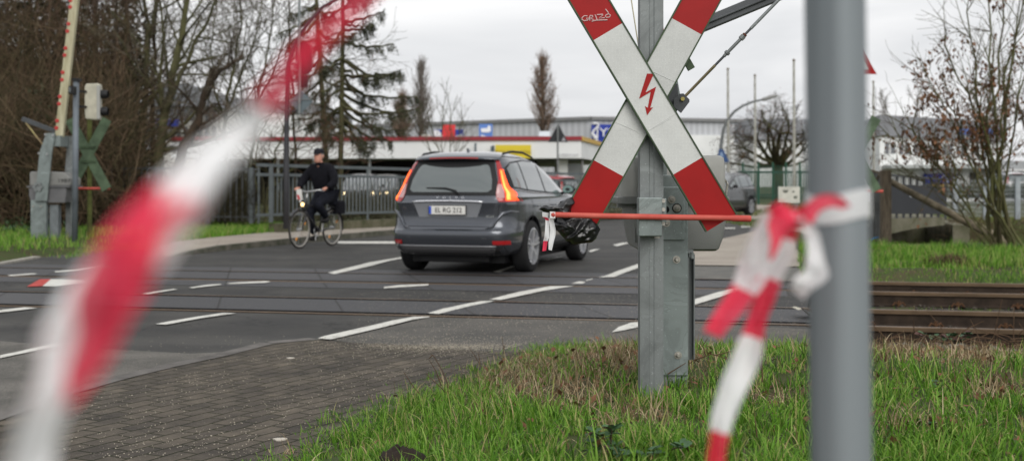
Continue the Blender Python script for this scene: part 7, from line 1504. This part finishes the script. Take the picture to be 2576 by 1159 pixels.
def grass_mat(name, stops, trans=.35):
    m = bpy.data.materials.new(name); m.use_nodes = True; t = m.node_tree; n_ = t.nodes; l_ = t.links; b = n_['Principled BSDF']; ge = n_.new('ShaderNodeNewGeometry'); cr = n_.new('ShaderNodeValToRGB'); cr.color_ramp.interpolation = 'LINEAR'
    while len(cr.color_ramp.elements) < len(stops): cr.color_ramp.elements.new(.5)
    for e, (p_, c) in zip(cr.color_ramp.elements, stops): e.position = p_; e.color = (*c, 1)
    l_.new(ge.outputs['Random Per Island'], cr.inputs[0]); l_.new(cr.outputs[0], b.inputs['Base Color']); b.inputs['Roughness'].default_value = .5; b.inputs['Specular IOR Level'].default_value = .2
    tl = n_.new('ShaderNodeBsdfTranslucent'); l_.new(cr.outputs[0], tl.inputs[0]); mx = n_.new('ShaderNodeMixShader'); mx.inputs[0].default_value = trans; l_.new(b.outputs[0], mx.inputs[1]); l_.new(tl.outputs[0], mx.inputs[2]); l_.new(mx.outputs[0], n_['Material Output'].inputs[0]); return m
m_g = grass_mat('grass_green', [(0, (.03, .085, .010)), (.3, (.085, .205, .016)), (.6, (.14, .295, .030)), (.84, (.24, .40, .07)), (.93, (.33, .35, .11)), (1, (.44, .34, .18))], .25)
m_gd = grass_mat('grass_dull', [(0, (.06, .10, .018)), (.4, (.10, .16, .03)), (.75, (.17, .20, .05)), (1, (.28, .23, .11))])
m_st = grass_mat('dry_straw', [(0, (.07, .045, .022)), (.35, (.20, .14, .075)), (.7, (.38, .29, .17)), (1, (.58, .47, .31))], .15)
rs = random.Random(9)
DRY = [(1340, 960, 130, 30), (1480, 925, 130, 26), (1590, 900, 90, 24), (1740, 930, 60, 30), (1430, 1010, 150, 26), (2360, 900, 220, 22), (1620, 1060, 70, 20), (1960, 1010, 60, 22), (2280, 1080, 90, 18), (2500, 980, 70, 20), (1230, 1075, 40, 14)]
def dryness(u, v):
    return sum(math.exp(-((u - a) / c) ** 2 - ((v - b) / d) ** 2) for a, b, c, d in DRY)
near, dry = [], []
nt = 0
while nt < 7400:
    y = 3.3 + (rs.random() ** 1.35) * 7.3; x = rs.uniform(-.27 * y - .1, .62 * y + .5); e = edge_dist(x, y)
    if e < -.02: nt += .3; continue
    nt += 1; z = height(x, y); u = U0 + F_PX * x / y; v = V0 + F_PX * (HC - z) / y; n1 = noise.noise(Vector((x * 2.0, y * 2.0, 0))); n2 = noise.noise(Vector((x * 6, y * 6, 5))); q = dryness(u, v)
    if rs.random() < q * 1.55 + max(0, n2 - .33) * 1.1 + max(0, -n1 - .42):
        for _ in range(9): 
            xx, yy = x + rs.gauss(0, .05), y + rs.gauss(0, .05)
            if edge_dist(xx, yy) > .02: dry.append((xx, yy, z, .6 + rs.random() * .5))
        if rs.random() < .88: continue
    if n2 < -.24 and rs.random() < .85: continue
    tuft = .50 + .85 * max(0, n1 + .25) + .55 * math.exp(-((u - 1180) / 230) ** 2 - ((v - 1060) / 65) ** 2) + .2 * rs.random(); tuft *= (.7 if e < .2 else 1) * (1 - .25 * sm(5.5, 8.5, y)); sp = .048 * (.6 + tuft * .5); az = rs.uniform(0, 6.283)
    for _ in range(int(11 + 7 * rs.random())):
        a_, r0 = rs.uniform(0, 6.283), sp * math.sqrt(rs.random()); xx, yy = x + math.cos(a_) * r0, y + math.sin(a_) * r0
        near.append((xx, yy, z, tuft * rs.uniform(.6, 1.1), a_ if rs.random() < .7 else az))
blades('grass', 'short fresh green grass in tufts on the mound round the near sign post', near, m_g, 1, (.05, .15), (.0022, .0044), 5, 1.35)
blades('straw', 'flattened dry straw and dead leaves in patches of the near mound', [(x + rs.gauss(0, .02), y + rs.gauss(0, .02), z, k) for x, y, z, k in dry], m_st, 2, (.05, .16), (.0014, .0034), 4, 2.4)
lv_ = []
for x, y, z, k in dry:
    if rs.random() < .09: lv_.append((Vector((x, y, z + .012)), None))
for _ in range(500):
    y = 3.5 + rs.random() * 5.5; x = rs.uniform(-.1 * y, .48 * y)
    if edge_dist(x, y) > .05: lv_.append((Vector((x, y, height(x, y) + .02)), None))
hold = bpy.data.objects.new('dead_leaves_base', None); o = leaves('dead_leaves', lv_, m_bleaf, hold, rs, .045, 1, .02, .1); o.parent = None; bpy.data.objects.remove(hold); tag(o, 'dead brown leaves lying in the near grass', 'leaves', kind='stuff')
# rough grass strip before and between the rails, far verge, left verge
far_ = []
for _ in range(26000):
    x = rs.uniform(2.5, 9.5); t_ = rs.uniform(16.55, 23.6); y = t_ - .2117 * x
    if x < cross_x(y) + .5 and t_ < 18 and rs.random() < .6: continue
    if y > 24.8: continue
    if x / y < .24 and x / y < .25: continue
    n2 = noise.noise(Vector((x * 1.4, y * 1.4, 9))); far_.append((x, y, height(x, y), .75 + n2 + (.15 if t_ > 18 else -.2)))
blades('grass', 'lumpy green grass on the verge beyond the rails at the right', [(a, b, c, max(.25, d)) for a, b, c, d in far_], m_g, 3, (.07, .2), (.004, .008), 3, .6)
dull = []
for _ in range(9000):
    u, v = rs.uniform(-60, 460), rs.uniform(575, 664); vb = np.interp(u, LVU, LVV)
    if v > vb - 1: continue
    Y = F_PX * HC / (v - V0) if v > V0 + 60 else 30
    for it in range(4):
        x = (u - U0) * Y / F_PX; z = height(x, Y); Y = F_PX * (HC - z) / (v - V0)
    if Y > 31: continue
    dull.append((x, Y, z, .8 + rs.random() * .3))
for _ in range(16000):
    u, v = rs.uniform(440, 730), rs.uniform(548, 606); lim = np.interp(u, (440, 470, 560, 730), (607, 604, 595, 581))
    if v > lim: continue
    Y = 30
    for it in range(6):
        x = (u - U0) * Y / F_PX; z = max(.12, height(x, Y)); Y = F_PX * (HC - z) / (v - V0)
    if Y > 32 or Y < 20: continue
    dull.append((x, Y, z, .9 + rs.random() * .2))
blades('grass', 'green grass verge by the far barrier machine and left bar fence', dull, m_g, 4, (.08, .2), (.005, .010), 3, .5)
b2 = []
for _ in range(9000):
    x = rs.uniform(6.8, 16.5); y = rs.uniform(31, 40); b2.append((x, y, height(x, y), .7 + rs.random() * .5))
for _ in range(5000):
    x = rs.uniform(9.2, 14); y = rs.uniform(24, 28); b2.append((x, y, height(x, y), .8 + rs.random() * .4))
for _ in range(6000):
    u, y = rs.uniform(1830, 2150), rs.uniform(46, 56); x = (u - U0) * y / F_PX; b2.append((x, y, height(x, y), .8))
blades('grass', 'grass on the brook bank and under the green fence', b2, m_gd, 5, (.10, .26), (.008, .014), 3, .5)
tf = []
for _ in range(900): 
    a = rs.gauss(0, .16); b = rs.gauss(0, .07); c = rail_pt(1, 5.35) + TN * .50; x, y = c.x + a, c.y + b; tf.append((x, y, -.16, .9))
for _ in range(2200):
    x = rs.uniform(2.75, 8); t_ = rs.choice((rs.uniform(12.75, 14.3), rs.uniform(10.3, 10.9), rs.uniform(10.3, 10.9))); y = t_ - .2117 * x
    if x < cross_x(y) + .1 or noise.noise(Vector((x * 2, y * 2, 1))) < .02: continue
    tf.append((x, y, -.17, .55))
blades('grass_tuft', 'small bright grass tufts growing between the two tracks', tf, m_g, 6, (.07, .17), (.003, .005), 4, .55)
mo = []
for _ in range(900):
    c = Vector(G(2385, 672, .05)); x, y = c.x + rs.gauss(0, .14), c.y + rs.gauss(0, .12); mo.append((x, y, height(x, y), .7))
tus = blades('dead_tussock', 'brown dead grass tussock on the far right verge', mo, grass_mat('tussock_brown', [(0, (.03, .02, .012)), (.6, (.09, .055, .03)), (1, (.2, .15, .08))], .1), 7, (.12, .32), (.004, .007), 3, .9); tus['category'] = 'grass tussock'
# dry stems, brambles, clods
m_stem = mat('dry_stem', (.10, .06, .035), .9, var=.3); m_brl = mat('bramble_leaf', (.06, .12, .055), .5, var=.35, vs=30); m_brr = mat('bramble_leaf_red', (.09, .045, .04), .55, var=.4, vs=30)
def stems(label, lines, name='dry_weed', cat='weed', tips=False):
    b = Vector(P(*lines[0][0], lines[0][-1])); t_ = thing(name, label, cat, b); T = Twigs()
    for l in lines:
        d_ = l[-1]; pts = [Vector(P(u, v, d_)) for u, v in l[:-1]]; n = len(pts); T.seg(pts, [.0032 * (1 - .6 * i / max(1, n - 1)) for i in range(n)], 5)
    T.build('stem', m_stem, t_); return t_
t_ = stems('bent dark dry weed stalk leaning over the paving edge', [((1127, 1000), (1126, 965), (1112, 930), (1090, 893), (1082, 890), 6.4), ((1110, 970), (1098, 935), (1080, 905), 6.45), ((1088, 893), (1078, 902), 6.4)])
stems('thin dry weed stalks at the paving edge left of the bent one', [((1055, 990), (1035, 965), (1016, 935), 6.3), ((1125, 990), (1100, 965), (1077, 945), (1072, 938), 6.5)])
t_ = stems('thin weed stalks before the tarmac footpath', [((1212, 925), (1195, 895), (1178, 870), 8.0), ((1208, 915), (1203, 885), 7.98)])
stems('short upright dry weed at the grass tip by the tarmac footpath', [((1268, 890), (1263, 845), 8.4), ((1267, 882), (1272, 862), 8.4)])
stems('dark twiggy weed right of the barrier machine leg', [((1745, 905), (1790, 890), (1840, 905), 5.3), ((1775, 893), (1768, 870), (1780, 850), 5.3), ((1700, 945), (1745, 905), 5.25), ((1800, 893), (1850, 880), 5.3), ((1640 + 40, 940), (1725, 912), 5.2)])
stems('upright dark dry stalks between the tape and the foreground post', [((1918, 960), (1916, 890), (1921, 860), 4.6), ((1914, 930), (1906, 880), 4.6), ((1905, 1100), (1897, 1030), 4.0)])
def bramble(label, c, dist, spreads, n, seed, size, red=.25):
    r = random.Random(seed); b = Vector(P(*c, dist)); t_ = thing('bramble', label, 'bramble', b, group='bramble sprigs in the grass'); T = Twigs(); lv = [[], []]
    for k in range(n):
        u, v = c[0] + r.uniform(-1, 1) * spreads[0], c[1] - r.random() * spreads[1]; q = Vector(P(u, v, dist + r.uniform(-.15, .15))); m_ = b.lerp(q, .5) + Vector((0, 0, .03)); T.seg([b, m_, q], [.0028, .0022, .0015], 4)
        for s_ in range(3):
            p = q if s_ == 0 else b.lerp(q, .55 + .15 * s_) + Vector((0, 0, .02))
            for a in (0, 2.1, 4.2): lv[1 if r.random() < red else 0].append((p, a + r.random()))
    T.build('stem', m_brr, t_)
    for i, (nm, mm) in enumerate((('leaf', m_brl), ('red_leaf', m_brr))):
        mb = MB()
        for p, a in lv[i]:
            d = Vector((math.cos(a), math.sin(a) * .6, r.uniform(-.2, .4))).normalized(); s_ = size * r.uniform(.7, 1.15); w_ = Vector((-d.y, d.x, r.uniform(-.5, .5))).normalized() * s_ * .36; up_ = Vector((0, 0, .12 * s_))
            b_ = len(mb.v); mb.v += [tuple(p), tuple(p + d * s_ * .3 + w_ + up_), tuple(p + d * s_ * .75 + w_ * .8 + up_), tuple(p + d * s_ * 1.05), tuple(p + d * s_ * .75 - w_ * .8 + up_), tuple(p + d * s_ * .3 - w_ + up_), tuple(p + d * s_ * .5)]
            mb.f += [(b_, b_ + 1, b_ + 6), (b_ + 1, b_ + 2, b_ + 6), (b_ + 2, b_ + 3, b_ + 6), (b_ + 3, b_ + 4, b_ + 6), (b_ + 4, b_ + 5, b_ + 6), (b_ + 5, b_, b_ + 6)]; mb.m += [0] * 6
        if mb.f: mb.build(nm, mm, t_, smooth=False, fix=False)['kind'] = 'stuff'
    return t_
bramble('bluish green bramble sprig at the bottom edge, left of the sign post', (1535, 1165), 3.75, (60, 90), 8, 1, .034, .05)
bramble('low bramble leaves at the bottom edge below the sign post', (1665, 1180), 3.7, (60, 60), 6, 2, .034, .05)
bramble('purplish bramble sprig in the grass right of the foreground post', (2385, 1010), 5.2, (60, 60), 9, 3, .036, .45)
bramble('small bramble sprig near the bottom right', (2330, 1120), 4.3, (60, 60), 7, 4, .034, .4)
bramble('bramble climbing against the nearest rail', (2370, 880), 9.6, (75, 50), 12, 5, .055, .35)
T = Twigs(); r_ = random.Random(44); tb_ = thing('twig_pile', 'pile of dead twigs lying along the nearest rail at the right', 'twigs', P(2400, 880, 9.3))
for _ in range(120):
    u, v = r_.uniform(2200, 2620), r_.gauss(872, 9); p = Vector(P(u, v, 9.4 + r_.uniform(-.3, .2))); d = Vector((r_.gauss(0, 1), r_.gauss(0, .4), r_.gauss(.05, .3))).normalized(); l = r_.uniform(.08, .4); T.seg([p, p + d * l * .5 + Vector((0, 0, .02)), p + d * l], [.0045, .0035, .002], 4)
T.build('twigs', m_stem, tb_)['kind'] = 'stuff'
def region_r(u0, u1, v0, v1, dz=0.0):
    def f(r):
        u, v = r.uniform(u0, u1), r.uniform(v0, v1); x, y, z = G(u, v, .0); return x, y, height(x, y) + dz
    return f
stones('stones', 60, region_r(2200, 2600, 855, 885), .03, .07, mat('grey_rock', (.16, .15, .13), .9, col2=(.09, .085, .06), vs=10))
tag(bpy.data.objects['stones'], 'grey stones half sunk in the grass below the nearest rail', 'stones', kind='stuff')
# dark clod at the bottom edge
mb = MB(); rows_ = []; c = Vector(P(1010, 1152, 4.25)); r_ = random.Random(8)
for i in range(8):
    f = i / 7; rr = math.sin((.12 + .88 * f) * math.pi / 2); hh = math.cos(f * math.pi / 2) * .045
    row = [(c.x + math.cos(a) * .075 * rr * (1 + .35 * noise.noise(Vector((math.cos(a) * 2, math.sin(a) * 2, f * 3)))), c.y + math.sin(a) * .06 * rr, c.z + hh * (1 + .6 * noise.noise(Vector((math.cos(a) * 3, math.sin(a) * 3, f * 4)))) - .01) for a in [2 * math.pi * k / 18 for k in range(18)]]; row.append(row[0]); rows_.append(row)
mb.grid(rows_); cl_ = mb.build('mole_hill', mat('dark_clod', (.028, .02, .016), .95, bump=1, bs=40), None, smooth=True); tag(cl_, 'dark clod of earth in the grass at the bottom edge', 'clod')
# pale scraps on the paving
for lb, u, v, s_ in (('pale flat stone lying on the paving near the road line', 731, 906, .026), ('pale scrap of paper lying on the paving at the grass edge', 705, 1113, .032)):
    x, y, _ = G(u, v); mb = MB(); mb.prism([(math.cos(a) * s_ * (1 + .3 * math.sin(3 * a)), math.sin(a) * s_ * .9) for a in [k * .7 for k in range(9)]], (x, y, .014), (1, 0, 0), (0, 1, 0), (0, 0, .006)); o = mb.build('flat_stone' if 'stone' in lb else 'paper_scrap', mat('scrap_pale', (.5, .46, .40), .8), None); tag(o, lb, 'stone' if 'stone' in lb else 'litter')
# white curved guide strip at the end of the crossing panels
mb = MB(); mb.grid([[Vector(P(u, v, 10.9)) + Vector((0, w_, 0)) for w_ in (0, .25)] for u, v in ((2008, 779), (2018, 777), (2028, 782), (2040, 790), (2052, 801))]); o = mb.build('guide_strip', mat('guide_white', (.5, .47, .38), .7, var=.2), None, fix=False); tag(o, 'bent pale metal strip at the end of the rubber crossing panels', 'guide strip')
